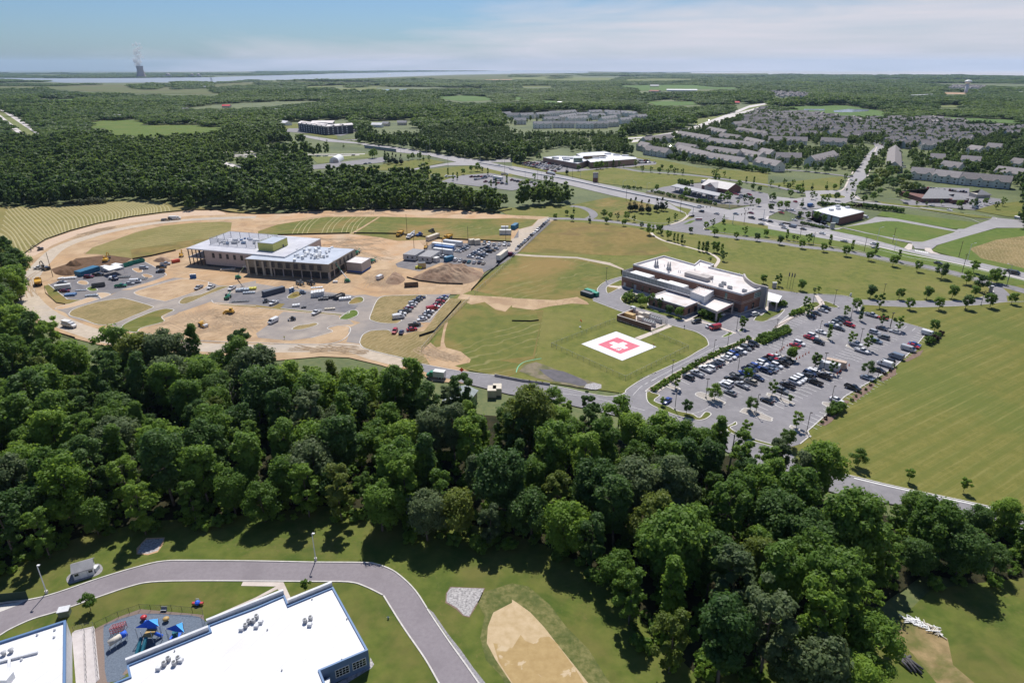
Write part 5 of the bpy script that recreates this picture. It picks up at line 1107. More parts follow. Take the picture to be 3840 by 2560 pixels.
 # right wing in bare studs
r0=Vector(PT('F -110,562',8.9)[0]);r1=Vector(PT('F 665,615',8.9)[0]);r2=Vector(PT('F 912,472',8.9)[0]);r3=r0+(r2-r1)
wB=[tuple(r0),tuple(r1),tuple(r2),tuple(r3)]
off_=(r2-r1).normalized();ux=(r1-r0).normalized()
prism_obj('wall',[tuple(r0+off_*.5),tuple(r1+off_*.5-ux*.1),tuple(r2-ux*.1),tuple(r3)],4.2,8.3,STUD,e)
prism_obj('ground_floor',[tuple(r0+off_*2.5),tuple(r1+off_*2.5-ux*2.5),tuple(r2-ux*2.5),tuple(r3)],0,4.19,INTER,e)
parapet=inset(wB,.35);prism_obj('roof',wB,8.302,8.75,STUD,e);prism_obj('roof_deck',parapet,8.753,8.80,mat('grey_roof_membrane',(.36,.40,.47),(.44,.48,.55),scale=.2,rough=.6),e)
M5,L5=wallmap(r0,r1);M6,L6=wallmap(r1,r2)
for k in range(9):window(e,M5,6+k*(L5-8)/9,8.4+k*(L5-8)/9,5.0,7.8,STUD,INTER,deep=.45)
mb=MB()
for k in range(int(L5/.62)):wbox(mb,M5,k*.62,k*.62+.12,-.42,-.37,4.2,8.29)
mb.build('studs',mat('light_studs',(.46,.42,.34),rough=.9),e)
mb=MB()
for k in range(10):wbox(mb,M5,.2+k*(L5-.6)/9,.6+k*(L5-.6)/9,-.9,-.5,0,4.19)
for k in range(6):wbox(mb,M6,.2+k*(L6-.6)/5,.6+k*(L6-.6)/5,-.9,-.5,0,4.19)
mb.build('column',CONCW,e)
for k in range(4):window(e,M5,1.2+k*4.6,2.3+k*4.6,0,8.2,None,mats if False else MATS['light_studs'],name='pilaster',proud=.12)
for k in range(6):window(e,M6,3+k*(L6-4)/6,4.6+k*(L6-4)/6,5.0,7.8,None,INTER,deep=.2)
yp=[Vector(p) for p in PT('F 12,412 152,425 285,366',14.2)];yp.append(yp[0]+yp[2]-yp[1])
pb=[tuple(p) for p in yp];prism_obj('penthouse',pb,8.81,13.9,YELLOWP,e);prism_obj('penthouse_roof',inset(pb,.3),13.902,13.95,MATS['grey_roof_membrane'],e)
mb=MB()
for i in range(4):
 m1,l1=wallmap(pb[i],pb[(i+1)%4]);wbox(mb,m1,0,l1,-.28,.05,13.955,14.25)
mb.build('penthouse_coping',LGREY,e)
m1,l1=wallmap(pb[1],pb[2]);window(e,m1,l1*.62,l1*.62+1.4,8.9,11.2,None,INTER,name='door')
# stacks of wrapped insulation on the roof: things lying on it
for k in range(46):
 u=rr.uniform(330,700);v=575-(u-330)*.10+rr.uniform(-85,15);x,y=g('F',u,v,8.8)
 if not inpoly(np.array([[x,y]]),wB)[0]:continue
 mb=MB();w_=rr.uniform(.9,1.9);hh=rr.choice([.6,1.2,1.2,1.8]);a=rr.uniform(0,3);M2=Matrix.Translation((x,y,8.80)) @ Matrix.Rotation(a,4,'Z');mb.box(-w_/2,w_/2,-w_*.4,w_*.4,0,hh,.06,M2)
 tag(mb.build('insulation_bale',WHITEM),'%s white bale, %s from left in the pile on the unfinished clinic roof' % ({.6:'flat',1.2:'square',1.8:'tall'}[hh],'BALE'),'bale','insulation bales on the unfinished roof')
bl_=sorted([o for o in COL.objects if o.name.startswith('insulation_bale')],key=lambda o:sum(v.co.x for v in o.data.vertices)/8)
for i,o in enumerate(bl_):o['label']=o['label'].replace('BALE',ordn(i))
# bare precast annex
e=empty('annex',(0,0,0));an=[Vector(p) for p in PT('F 828,592 968,606 1052,555',5.5)];an.append(an[0]+an[2]-an[1]);pa=[tuple(p) for p in an]
parapet_block(e,pa,5.5,CONCW,ROOFW,PARA,.25,.25);mb=MB()
for i in (0,1):m1,l1=wallmap(pa[i],pa[i+1]);wbox(mb,m1,.0,l1,.004,.05,0,.7)
mb.build('blue_membrane',mat('blue_waterproofing',(.06,.13,.42),rough=.6),e);tag(e,'small windowless concrete box building beside the unfinished clinic','annex')
# ------------------------------------------------------------------ generic builders
def boxbuilding(name,label,cat,pts,h,wall,roof,cop,ph=.4,group=None):
 e=empty(name,(0,0,0));parapet_block(e,pts,h,wall,roof,cop,ph,.3);return tag(e,label,cat,group)
def para(s,z):
 a=[Vector(p) for p in PT(s,z)];a.append(a[0]+a[2]-a[1]);return [tuple(p) for p in a]
ph_=para('H 410,118 665,184 885,130',5.4)
e=boxbuilding('pharmacy','brick pharmacy with bright white flat roof and red lettering by the highway','pharmacy',ph_,5.4,DBRICK,ROOFP,WHITEM)
m1,l1=wallmap(ph_[0],ph_[1]);mb=MB();wbox(mb,m1,l1*.04,l1*.44,.003,.1,1.5,5.0);wbox(mb,m1,l1*.5,l1*.68,.003,.1,.5,4.6);wbox(mb,m1,l1*.74,l1*.97,.003,.1,.8,4.6);mb.build('white_panel',LGREY,e)
window(e,m1,l1*.08,l1*.4,1.0,3.0,None,GLASS,proud=.14);text('sign_letters','CVS pharmacy',1.5,m1,l1*.06,3.6,SIGNR,e,y=.2,width=l1*.36)
for u,v in ((580,122),(645,112),(730,100),(640,88)):hvac(e,'H',u,v,5.0,3,2,1.4,.2)
# gas station
e=empty('fuel_canopy',(0,0,0));tag(e,'long flat grey canopy over the fuel pumps beside the highway','canopy')
fc=[Vector(p) for p in PT('C 1458,1218 1893,1312 1945,1290',5.2)];fc.append(fc[0]+fc[2]-fc[1]);fp=[tuple(p) for p in fc]
e2=e;MB().prism(fp,4.6,5.2).build('roof',mat('dull_grey_canopy',(.34,.34,.35),(.40,.40,.41),scale=.4,rough=.7),e)
m1,l1=wallmap(fp[0],fp[1]);dd=(fc[2]-fc[1]).length
for k in range(9):
 for y_ in (-dd*.28,-dd*.72):mb=MB();wbox(mb,m1,2+k*(l1-4)/8,2.4+k*(l1-4)/8,y_-.2,y_+.2,0,4.6);mb.build('column',LGREY,e)
for k in range(8):
 c=m1 @ Vector((4.5+k*(l1-4)/8,-dd*.5,0));en=empty('fuel_pump',c);MB().box(-.4,.4,-.25,.25,.2,1.9).build('cabinet',DGREY,en);MB().box(-1.4,1.4,-.5,.5,0,.2).build('island',G_KERB,en)
 tag(en,'dark fuel pump, %s from left under the long grey canopy' % ordn(k),'fuel pump','fuel pumps under the canopy')
def gable(e,x0,x1,y0,y1,zw,zr,wall,roof,M_,ov=.4,name='roof',hip=0,wallname='wall'):
 """walls with gable ends, ridge along x; local metres through M_"""
 w_=MB();ym=(y0+y1)/2
 vs=[(x0,y0,0),(x1,y0,0),(x1,y1,0),(x0,y1,0),(x0,y0,zw),(x1,y0,zw),(x1,y1,zw),(x0,y1,zw),(x0+hip,ym,zr-.15),(x1-hip,ym,zr-.15)]
 fs=[(0,1,5,4),(2,3,7,6),(1,2,6,9,5),(3,0,4,8,7),(4,5,9,8),(6,7,8,9)] if not hip else [(0,1,5,4),(2,3,7,6),(1,2,6,5),(3,0,4,7),(4,5,6,7)]
 w_.add([tuple(M_ @ Vector(v)) for v in vs],fs);wo=w_.build(wallname,wall,e)
 r=MB();sl=(zr-zw)/((y1-y0)/2);ze=zw-ov*sl;t=.16
 a=[(x0-ov,y0-ov,ze),(x1+ov,y0-ov,ze),(x1+(ov if not hip else-hip),ym,zr),(x0-(ov if not hip else-hip),ym,zr),(x0-ov,y1+ov,ze),(x1+ov,y1+ov,ze)]
 b=[(p[0],p[1],p[2]+t) for p in a]
 fs=[(6,7,8,9),(9,8,11,10),(0,3,2,1),(3,4,5,2),(0,1,7,6),(5,4,10,11),(1,2,8,7),(2,5,11,8),(4,3,9,10),(3,0,6,9)]
 r.add([tuple(M_ @ Vector(v)) for v in a+b],fs);ro=r.build(name,roof,e);return wo,ro
e=empty('gas_station_shop',(0,0,0));tag(e,'brick convenience store with pale gabled metal roof behind the fuel canopy','store')
a,b,c=PT('C 1740,1245 1975,1290 2050,1275');a=Vector(a);b=Vector(b);x_=(b-a).normalized();Ms=Matrix(((x_.x,-x_.y,0,a.x),(x_.y,x_.x,0,a.y),(0,0,1,0),(0,0,0,1)));LB=(b-a).length
gable(e,0,LB,0,18,4,8.2,DBRICK,mat('pale_metal_roof',(.50,.47,.45),(.58,.55,.53),scale=.5,rough=.6),Ms,.8)
Mg=Ms @ Matrix.Translation((LB*.42,-3,0)) @ Matrix.Rotation(math.pi/2,4,'Z');gable(e,0,9,-6.5,6.5,4,7.6,CREAM,MATS['pale_metal_roof'],Mg,.5,'gable_roof')
Mw,lw_=wallmap(Ms @ Vector((LB*.42-6,-3,0)),Ms @ Vector((LB*.42+6,-3,0)));text('sign_letters','Wawa',1.7,Mw,3.6,4.3,SIGNR,e,y=.1,width=4.6)
# office with hipped roof, low rehab centre, apartments
e=empty('office_building',(0,0,0));tag(e,'low brick office with broad grey hipped roof right of the roundabout','office')
a,b=[Vector(p) for p in PT('D 1405,1370 1840,1370')];x_=(b-a).normalized();Mo=Matrix(((x_.x,-x_.y,0,a.x),(x_.y,x_.x,0,a.y),(0,0,1,0),(0,0,0,1)));LO=(b-a).length
gable(e,0,LO,0,34,3.6,8.6,DBRICK,SHINGL,Mo,1,'roof',15);gable(e,LO*.55,LO*.85,-6,10,3.6,6.6,DBRICK,SHINGL,Mo,.8,'wing_roof',6)
mo,lo_=wallmap(a,b)
for k in range(9):window(e,mo,2+k*(lo_-4)/9,4+k*(lo_-4)/9,1,2.8,None,GLASS)
e=empty('gazebo',(0,0,0));gx=g('D',1940,1320);Mz=Matrix.Translation((gx[0],gx[1],0));gable(e,-6,6,-5,5,3.2,6.4,CREAM,SHINGL,Mz,.8,'roof',5.5);tag(e,'small hipped pavilion beside the low brick office','pavilion')
e=empty('rehab_centre',(0,0,0));tag(e,'sprawling one storey brick centre with white flat roofs and a glass tower','medical centre')
for s_,z in (('C 285,955 605,1012 700,980 560,945 430,940',6.3),('C 590,925 640,912 850,900 1000,935 1140,955 1145,968 720,1000 690,975 880,945 850,935 640,945',6.8)):
 parapet_block(e,PT(s_,z),z,DBRICK if False else mat('tan_brick',(.30,.20,.15),(.36,.25,.19),scale=1,rough=.9),ROOFP,WHITEM,.5,.5)
tp=para('C 565,962 645,962 650,945',10.5);prism_obj('tower',tp,0,10.2,GGLASS,e);prism_obj('tower_roof',inset(tp,-.6),10.21,10.7,LGREY,e)
for u,v in ((400,965),(490,965),(530,968),(500,980),(770,968),(830,965),(880,930),(960,940),(1040,945)):hvac(e,'C',u,v,6.2,8,3,1.6,-.2)
e=empty('apartment_block',(0,0,0));tag(e,'long dark four storey apartment block with pale jagged roof beyond the trees','apartments')
for s_ in ('B 385,640 640,672 660,650','B 500,632 520,620 720,618 700,640','B 640,672 890,655 880,640'):
 pt_=para(s_,14) if s_.count(',')==3 else PT(s_,14);prism_obj('wall',pt_,0,12.6,mat('dark_blue_siding',(.055,.06,.085),(.10,.10,.13),scale=.15,rough=.8),e);prism_obj('roof',inset(pt_,-.5),12.61,14,ROOFW,e)
for s_ in ('B 385,640 640,672','B 640,672 890,655'):
 a,b=PT(s_,14);m1,l1=wallmap(a,b)
 for k in range(int(l1/9)):
  for f in range(4):window(e,m1,3+k*9,5.5+k*9,1+f*3,2.6+f*3,None,LGREY if (k+f)%3 else WHITEM,proud=.3)
  c=m1 @ Vector((6+k*9,-3,0));
  if k%2:Mt=Matrix.Translation((c.x,c.y,0)) @ Matrix.Rotation(math.pi/2+math.atan2(m1[1][0],m1[0][0]),4,'Z');gable(e,-3.2,4,-3.2,3.2,13.2,16,MATS['dark_blue_siding'],ROOFW,Mt,.4,'dormer_roof',0,'dormer')
  # quonset, long sheds, park & ride, tan shed by the woods
e=empty('fabric_dome',(0,0,0));a,b=[Vector(p) for p in PT('B 675,1005 765,1003')];w_=(b-a).length;mb=MB();n=14
vs=[]
for j in (0,1):
 for i in range(n+1):t_=math.pi*i/n;vs.append((a.x+w_/2-w_/2*math.cos(t_),a.y+j*26,w_*.56*math.sin(t_)**.8))
mb.add(vs,[(i,i+1,n+2+i,n+1+i) for i in range(n)]).build('cover',WHITEM,e,True);MB().add([vs[i] for i in range(n+1)],[tuple(range(n,-1,-1))]).build('front_wall',WHITEM,e)
MB().box(a.x+w_*.42,a.x+w_*.9,a.y-.1,a.y-.02,0,w_*.3).build('door',CREAM,e);tag(e,'white arched fabric salt shed beside the ramp road','shed')
e=empty('storage_shed',(0,0,0));a,b,c=[Vector(p) for p in PT('J 560,740 600,770 705,640',3.6)];
tagp=[tuple(p) for p in (g('J',605,772,3.2),g('J',708,648,3.2))]
sa=Vector(tagp[0]);sb_=Vector(tagp[1]);x_=(sb_-sa).normalized();Mt=Matrix(((x_.x,-x_.y,0,sa.x),(x_.y,x_.x,0,sa.y),(0,0,1,0),(0,0,0,1)));ls=(sb_-sa).length
gable(e,0,ls,0,8,3.2,4.4,mat('tan_metal_siding',(.30,.27,.17),(.36,.33,.21),scale=.6,rough=.6),mat('green_grey_ribbed_roof',(.20,.23,.22),(.28,.31,.30),scale=.6,rough=.5),Mt,.4)
window(e,wallmap(sa,sb_)[0],ls*.45,ls*.45+1,0,2.1,None,DGREY,name='door');tag(e,'tan metal shed with ribbed grey roof at the edge of the woods','shed')
# small grey garden shed by the school drive
e=empty('garden_shed',(0,0,0));a,b=[Vector(p) for p in PT('L 685,625 868,572')];x_=(b-a).normalized();Mt=Matrix(((x_.x,-x_.y,0,a.x),(x_.y,x_.x,0,a.y),(0,0,1,0),(0,0,0,1)));ls=(b-a).length
gable(e,0,ls,0,3.4,2.0,3.1,LGREY,SHINGL,Mt,.25);mS,_=wallmap(a,b);window(e,mS,ls*.32,ls*.66,.05,1.8,None,WHITEM,name='door')
for u in (.06,.76):window(e,mS,ls*u,ls*u+.8,.9,1.6,FRAME,GLASS)
tag(e,'small grey shed with shingled roof on a gravel pad beside the drive','shed')
# barns and houses glimpsed among the far trees
FARB=[('A 1030,600 1115,600',16,SHINGL,'grey roofed barn beside the green field'),('A 2040,500 2110,500',14,SIGNR,'house with bright red roof among the trees'),('A 1690,535 1740,532',10,SHINGL,'grey roofed house left of the red roofed one'),
('A 2085,605 2170,610',12,SHINGL,'long grey house in the trees below the red roof'),('B 165,650 270,665',14,ROOFP,'white roofed barn left of the apartment block'),('B 1060,680 1150,682',12,ROOFP,'long white shed right of the apartment block'),
('B 1300,660 1380,660',10,SHINGL,'grey ranch house in the trees right of the apartments'),('B 1155,668 1210,670',10,SHINGL,'small grey house beside the long white shed'),('B 580,518 620,518',9,SHINGL,'lone roof in the trees above the apartment block'),
('B 80,538 260,545',12,ROOFP,'pale low buildings in the far trees above the left barn'),('C 1255,360 1340,362',30,mat('rust_red_cladding',(.30,.12,.10),rough=.8),'rust red school building at the far green field'),('C 1420,350 1700,352',26,ROOFP,'long white building beside the rust red one'),
('C 1270,308 1350,308',14,WHITEM,'white farm sheds in the middle of the far field'),('C 420,470 470,470',12,WHITEM,'white barn in the trees above the townhouses'),('C 2015,468 2090,468',14,SIGNR,'low red roofed building beside the distant highway'),
('B 1210,200 1240,200',20,WHITEM,'white shed on the marsh edge'),('D 1320,410 1520,400',12,ROOFP,'long pale building in the forest below the water tower'),('D 2265,375 2345,375',14,ROOFP,'pale building at the far right in the forest'),('D 1850,482 1885,482',10,WHITEM,'small white building beside the pale far field'),
('A 1765,318 1784,318',8,WHITEM,'small white barn on the marsh'),('A 1872,320 1890,320',8,WHITEM,'second white barn on the marsh, right of the first')]
for s_,dp,rm,lb in FARB:
 a,b=[Vector(p) for p in PT(s_)];x_=(b-a).normalized();Mt=Matrix(((x_.x,-x_.y,0,a.x),(x_.y,x_.x,0,a.y),(0,0,1,0),(0,0,0,1)));ls=(b-a).length
 e=empty('farm_building',(0,0,0));hh=8 if a.length<2600 else 10;gable(e,0,ls,0,dp,hh*.6,hh,CREAM if rm is not ROOFP else WHITEM,rm,Mt,.8);tag(e,lb,'building')
 # ------------------------------------------------------------------ townhouses and houses
WIN={}
def unit_window(e,M_,x,z,w_=1.0,h_=1.3):
 k=(round(w_,1),round(h_,1))
 if k not in WIN:WIN[k]=MB().box(0,w_,-.05,.06,0,h_).me('window');WIN[k].materials.append(GLASS)
 o=bpy.data.objects.new('window',WIN[k]);COL.objects.link(o);o.parent=e;o.matrix_local=M_ @ Matrix.Translation((x,0,z));return o
hn=0
def townhouse(a,b,dep=12,h=6.2,label='',group='rows of townhouses',roof=None,wall=None,nwin=True,name='townhouse_row',gab=True):
 a=Vector(a);b=Vector(b)
 if a.x>b.x and abs(b.x-a.x)>abs(b.y-a.y)*.3:a,b=b,a
 x_=(b-a).normalized();ls=(b-a).length;ang=math.atan2(x_.y,x_.x)
 e=empty(name,(a.x,a.y,0),ang);I=Matrix.Identity(4);roof=roof or SHING;wall=wall or SIDING
 gable(e,0,ls,0,dep,h,h+dep*.38,wall,roof,I,.5)
 n=max(1,round(ls/6.4));wu=ls/n
 for k in range(n):
  if gab and (k % 2==0):
   Mg=Matrix.Translation((wu*(k+.5),-.7,0)) @ Matrix.Rotation(math.pi/2,4,'Z');gable(e,0,dep*.5,-wu*.36,wu*.36,h+.1,h+.1+wu*.30,wall,roof,Mg,.3,'gable_roof',0,'gable')
  if nwin:
   y=-.7 if gab and k%2==0 else 0
   for z in (1.0,3.9):
    o=unit_window(e,Matrix.Translation((0,y-.03,0)),wu*(k+.5)-.6,z,1.4,1.3)
 if nwin:
  for xx,rot in ((ls,math.pi/2),(0,-math.pi/2)):
   for z in (1.2,4.0):o=unit_window(e,Matrix.Translation((xx+(.03 if xx else-.03),dep*.4,0)) @ Matrix.Rotation(rot,4,'Z'),0,z,1.0,1.3)
 return tag(e,label,'townhouses',group)
TH=[('C 1200,930 1405,962',0,'at the left end behind the rehab centre car park'),('C 1490,925 1765,1000',0,'behind the hedge, directly behind the long lawn'),('C 1775,1005 2090,1058',0,'right of the first hedge row, nearest the lawn'),('C 2205,1045 2352,1075 D 60,1090',1,'nearest the lawn at the corner of the curved road'),
('C 1480,898 1655,928',0,'one row back, left of the tree clump'),('C 1235,848 1480,812',0,'along the highway bank at the left'),('C 1500,782 1780,832',0,'in the second line from the highway bank'),('C 1765,935 2050,978',0,'in the middle of the left quarter'),('C 2060,962 2240,1008',0,'with its gable beside the solar roof'),
('C 1780,852 2200,900',0,'long one with many gables in mid-quarter'),('C 1880,800 2060,828',0,'short one above the long gabled row'),('C 2110,842 2272,880',0,'at the open green, left side'),('C 1140,888 1222,908',0,'small one at the far left corner'),('C 2245,955 2352,978',0,'beside the open green, lower side'),
('C 1775,738 1930,772',0,'on the highway side halfway up'),('C 2040,742 2300,790',0,'on the upper loop of the quarter'),('C 2050,690 2200,678',0,'near the top of the quarter'),('C 2200,640 2352,640',0,'at the very top left of the quarter'),('D 0,838 355,848',0,'along the upper edge of the open green'),('D 475,850 710,862',0,'at the right end of the open green'),
('D 70,1005 300,1012',0,'below the open green, gables to the lawn'),('D 430,1040 640,985',0,'angled one beside the tree-lined avenue'),('D 1295,1155 1500,1172',0,'left one of the line above the office'),('D 1500,1178 1735,1205',0,'second of the line above the office'),('D 1560,1085 1730,1108',0,'one row back above the office'),
('D 1740,1205 2210,1250',0,'long one at the right above the office'),('D 2060,1140 2352,1178',0,'at the right edge, one row back'),('D 2195,1055 2352,1078',0,'at the right edge, two rows back'),('D 1480,1015 1612,1022',0,'square one behind the parked cars'),('D 1755,1035 1932,1048',0,'stepped one at right centre'),('D 1405,885 1540,888',0,'pale one at the foot of the hill green'),
('D 1810,925 1920,940',0,'half hidden by trees at right'),('D 1990,905 2120,915',0,'half hidden by trees further right')]
for s_,k_,lb in TH:
 pp=PT(s_);townhouse(pp[0],pp[-1],13,6.4,'grey roofed townhouse row '+lb)
a,b=PT('D 1216,1096 1212,925');townhouse(a,b,(Vector(a)-Vector(PT('D 1085,1094')[0])).length,5.6,'long townhouse row end-on to the road beside the avenue',gab=False)
WH2=[('C -100,605 75,603'),('C 85,605 205,600'),('C 20,655 130,655'),('C 235,600 350,592'),('C 350,585 470,580'),('C 470,580 595,570'),('C 300,645 440,640'),('C 200,692 370,690'),('C 375,688 575,688'),('C 450,628 600,605'),('C 580,690 750,692'),('C 600,600 720,595'),('C 520,640 700,628'),('C 715,575 830,570'),('C 735,612 860,605'),('C 755,690 880,688'),('C 840,572 980,580'),('C 835,645 970,625'),('C 885,680 985,672'),('C 870,595 985,600'),('C 985,578 1125,590'),('C 1005,655 1100,645'),('C 1090,630 1180,620'),('C 1160,625 1260,612'),('B 2270,595 2352,590')]
WPLACE=['leftmost, back line','second from left in the back line','beside the green at left','third from left in the back line','fourth from left in the back line','fifth from left in the back line','above the left front row','at the left end of the front line','second in the front line','in the middle left','third in the front line','behind the middle ones','second row centre','back line centre','centre, above the road bend','fourth in the front line','back line right of centre','right of centre','last in the front line','inside right','last of the back line','at the right corner','second from the right corner','at the far right','at the far left edge']
for s_,lb in zip(WH2,WPLACE):
 a,b=PT(s_);townhouse(a,b,11,8.2,'pale three storey townhouse row, %s of far cluster' % lb,'townhouses of the far pale cluster',SHINGL,WHITEM if len(lb)%2 else SIDING,True)
 # detached houses of the big neighbourhood, one proto per look, copied
HP=[]
for k,(ls,dp,h) in enumerate(((13,10,5.6),(12,11,5.8),(15,10,5.4))):
 e=empty('house',(0,-999,0));I=Matrix.Identity(4);gable(e,-ls/2,ls/2,-dp/2,dp/2,h,h+dp*.42,SIDING,SHING,I,.5)
 Mg=Matrix.Translation((ls*.2,-dp/2-1.2,0)) @ Matrix.Rotation(math.pi/2,4,'Z');gable(e,0,dp*.55,-ls*.2,ls*.2,h-.1,h+ls*.16,SIDING,SHING,Mg,.35,'gable_roof',0,'gable')
 for xx in (-ls*.38,-ls*.12,ls*.14):
  for z in (1.0,3.7):unit_window(e,Matrix.Translation((0,-dp/2-.03-(1.2 if xx>0 else 0),0)),xx,z,1.0,1.3)
 for z in (1.0,3.7):unit_window(e,Matrix.Translation((-ls/2-.03,0,0)) @ Matrix.Rotation(-math.pi/2,4,'Z'),-1,z,1.0,1.3)
 HP.append(e)
HREG=[PT('C 2180,560 2300,520 2352,525 D 0,560 300,560 450,570 700,610 1050,620 1200,612 1500,612 1830,650 1830,690 2352,700 2352,760 1900,790 1800,840 1500,880 1110,870 1080,800 960,780 700,800 460,760 300,790 0,830 C 2352,830 2100,760 2060,690'),
PT('D 0,360 400,375 400,410 0,410'),PT('D 1700,300 2000,305 2000,330 1650,325')]
rg_=random.Random(12);hs=[]
GREEN_=[PT('D 460,720 620,740 620,760 400,750'),PT('D 0,860 990,850 990,900 0,880'),PT('D 1100,870 1500,890 1450,960 1100,900'),PT('C 2150,800 2352,830 2352,860 2200,850')]
for ri_,reg in enumerate(HREG):
 xs=[p[0] for p in reg];ys=[p[1] for p in reg];sp=17 if ri_==0 else 30;ang=.35 if ri_==0 else .1
 ca,sa_=math.cos(ang),math.sin(ang);P=[]
 lo=min(xs)-600;hi=max(xs)+600;row=0;v=min(ys)-900
 while v<max(ys)+900:
  u=min(xs)-900
  while u<max(xs)+900:
   bend=28*math.sin(u*.008+v*.002);x=u*ca-(v+bend)*sa_;y=u*sa_+(v+bend)*ca;P.append((x,y,ang+.22*math.cos(u*.008+v*.002)+(0 if row%2 else math.pi)));u+=sp*rg_.uniform(.92,1.15)
  v+=19 if row%2==0 else 34;row+=1
 P=np.array(P);k_=inpoly(P,reg)
 for gp_ in GREEN_:k_ &=~inpoly(P,gp_)
 for pl in EX[-400:]:
  pass
 hs+=[(p[0],p[1],p[2],ri_) for p in P[k_] if rg_.random()<.9]
thc=[(o.location.x,o.location.y) for o in bpy.data.objects if o.name.startswith('townhouse_row')]
hs=[h for h in hs if min((h[0]-c[0]-18)**2+(h[1]-c[1]-8)**2 for c in thc)>22**2]
hs.sort(key=lambda h:math.hypot(h[0],h[1]));ALLH=list(hs);rest=hs[290:];hs=hs[:290]
hsrc=[]
for k,(ls,dp,h) in enumerate(((13,10,5.6),(12,11,5.8))):
 mb_=MB();I=Matrix.Identity(4)
 mb_.box(-ls/2,ls/2,-dp/2,dp/2,0,h);mb_.cur=1;r_=h+dp*.42;mb_.add([(-ls/2-.5,-dp/2-.5,h-.3),(ls/2+.5,-dp/2-.5,h-.3),(ls/2+.5,dp/2+.5,h-.3),(-ls/2-.5,dp/2+.5,h-.3),(-ls/2-.5,0,r_),(ls/2+.5,0,r_)],[(0,1,5,4),(2,3,4,5),(1,2,5),(3,0,4)])
 me_=mb_.me('house_form');me_.materials.append(SIDING);me_.materials.append(SHING);hsrc.append(src_obj('house_form',me_))
if rest:scatter('distant_houses',[(h[0],h[1],0) for h in rest],[(1,1,1)]*len(rest),[i%2 for i in range(len(rest))],hsrc,'grey roofs of the farthest houses of the neighbourhood','houses',5)
hs.sort(key=lambda h:h[1]);nb=15;per=math.ceil(len(hs)/nb);used=[0,0,0];HOUSEPOS=hs
for bi in range(nb):
 grp=sorted(hs[bi*per:(bi+1)*per],key=lambda h:h[0]/h[1])
 for i,(x,y,a,ri_) in enumerate(grp):
  k=rg_.randrange(3)
  if not used[k]:o=HP[k];o.location=(x,y,0);o.rotation_euler=(0,0,a);used[k]=1
  else:o=copy_tree(HP[k],(x,y),a)
  tag(o,'%s grey roofed house, %s from left in the %s line of the neighbourhood' % (['wide','compact','long'][k],ordn(i),ordn(bi)),'house','detached houses of the big neighbourhood')
print('houses',len(hs))
# ------------------------------------------------------------------ power station across the river
e=empty('cooling_tower',(0,0,0));bx,by=g('A',1302,226);ht=98*.408/FPX*math.hypot(bx,by)*.82;bw=74*.408/FPX*math.hypot(bx,by)/2
prof=[(bw*(1.0 if z==0 else (.60+.40*abs(1-z/.78)**1.7 if z<.78 else .60+.06*((z-.78)/.22))),ht*z) for z in (0,.1,.2,.3,.4,.5,.6,.7,.78,.86,.93,1)]
MB().lathe(prof,(bx,by,0),32).build('shell',mat('cooling_tower_concrete',(.34,.29,.27),(.40,.35,.33),scale=.004,rough=.9),e,True);MB().lathe([(prof[-1][0]*1.02,ht),(prof[-1][0]*1.02,ht+3)],(bx,by,0),32).build('rim',CONCW,e)
tag(e,'hyperbolic concrete cooling tower on the far river bank','cooling tower')
for i,(u,s_,lb) in enumerate(((1548,15,'single'),(1768,12,'left'),(1827,13,'right'))):
 x,y=g('A',u,222);e=empty('reactor_dome',(x,y,0));sc=math.hypot(x,y)*.408/FPX;r=s_*sc;hh=18*sc
 MB().lathe([(r,0),(r,hh)]+[(r*math.cos(t/6*math.pi/2),hh+r*.8*math.sin(t/6*math.pi/2)) for t in range(1,6)]+[(.1,hh+r*.8)],(0,0,0),20).build('containment',CONCW,e,True)
 MB().box(-r*2.4,r*2.2,-r*1.3,-r*1.05,0,r*.9).build('hall',LGREY,e)
 tag(e,{'single':'pale domed reactor building standing alone right of the cooling tower','left':'left one of the paired domed reactor buildings','right':'right one of the paired domed reactor buildings'}[lb],'reactor building')
rr=random.Random(2);st=MB()
x0_,y0_=g('A',1302,226)
STEAM=bpy.data.materials.new('steam');STEAM.use_nodes=True;t=STEAM.node_tree;t.nodes.remove(t.nodes['Principled BSDF']);vs_=t.nodes.new('ShaderNodeVolumePrincipled');vs_.inputs['Color'].default_value=(1,1,1,1);vs_.inputs['Density'].default_value=.030;vs_.inputs['Anisotropy'].default_value=.45;t.links.new(vs_.outputs[0],t.nodes['Material Output'].inputs['Volume'])
sc=math.hypot(x0_,y0_)*.408/FPX
pf=[(1275,118,14),(1290,108,15),(1305,118,14),(1285,90,17),(1300,75,16),(1275,78,14),(1310,92,13),(1315,58,15),(1295,50,13),(1325,45,12),(1288,32,14),(1305,18,14),(1290,8,13),(1325,20,10),(1262,72,10),(1335,60,8),(1300,-5,13),(1325,-15,12),(1345,-20,10),(1290,-40,11),(1320,-45,12),(1345,-50,9),(1310,-60,8)]
def puffs(lst):
 for u,v,r in lst:
  z=(226-v)*sc*.84;x=x0_+(u-1302)*sc;rad=r*sc
  C=Vector((x,y0_+rr.uniform(-20,20),z))
  bm=bmesh.new();bmesh.ops.create_icosphere(bm,subdivisions=3,radius=rad)
  for v_ in bm.verts:
   n_=v_.co.normalized();v_.co+=n_*rad*.22*(math.sin(n_.x*5+u)+math.sin(n_.y*6+v)+math.sin(n_.z*7+r))*.5;v_.co=v_.co+C
  st.add([tuple(v_.co) for v_ in bm.verts],[tuple(w2.index for w2 in f.verts) for f in bm.faces]);bm.free()
puffs(pf)
tag(st.build('steam_plume',STEAM,None,True),'white steam rising from the cooling tower','steam',kind='stuff')
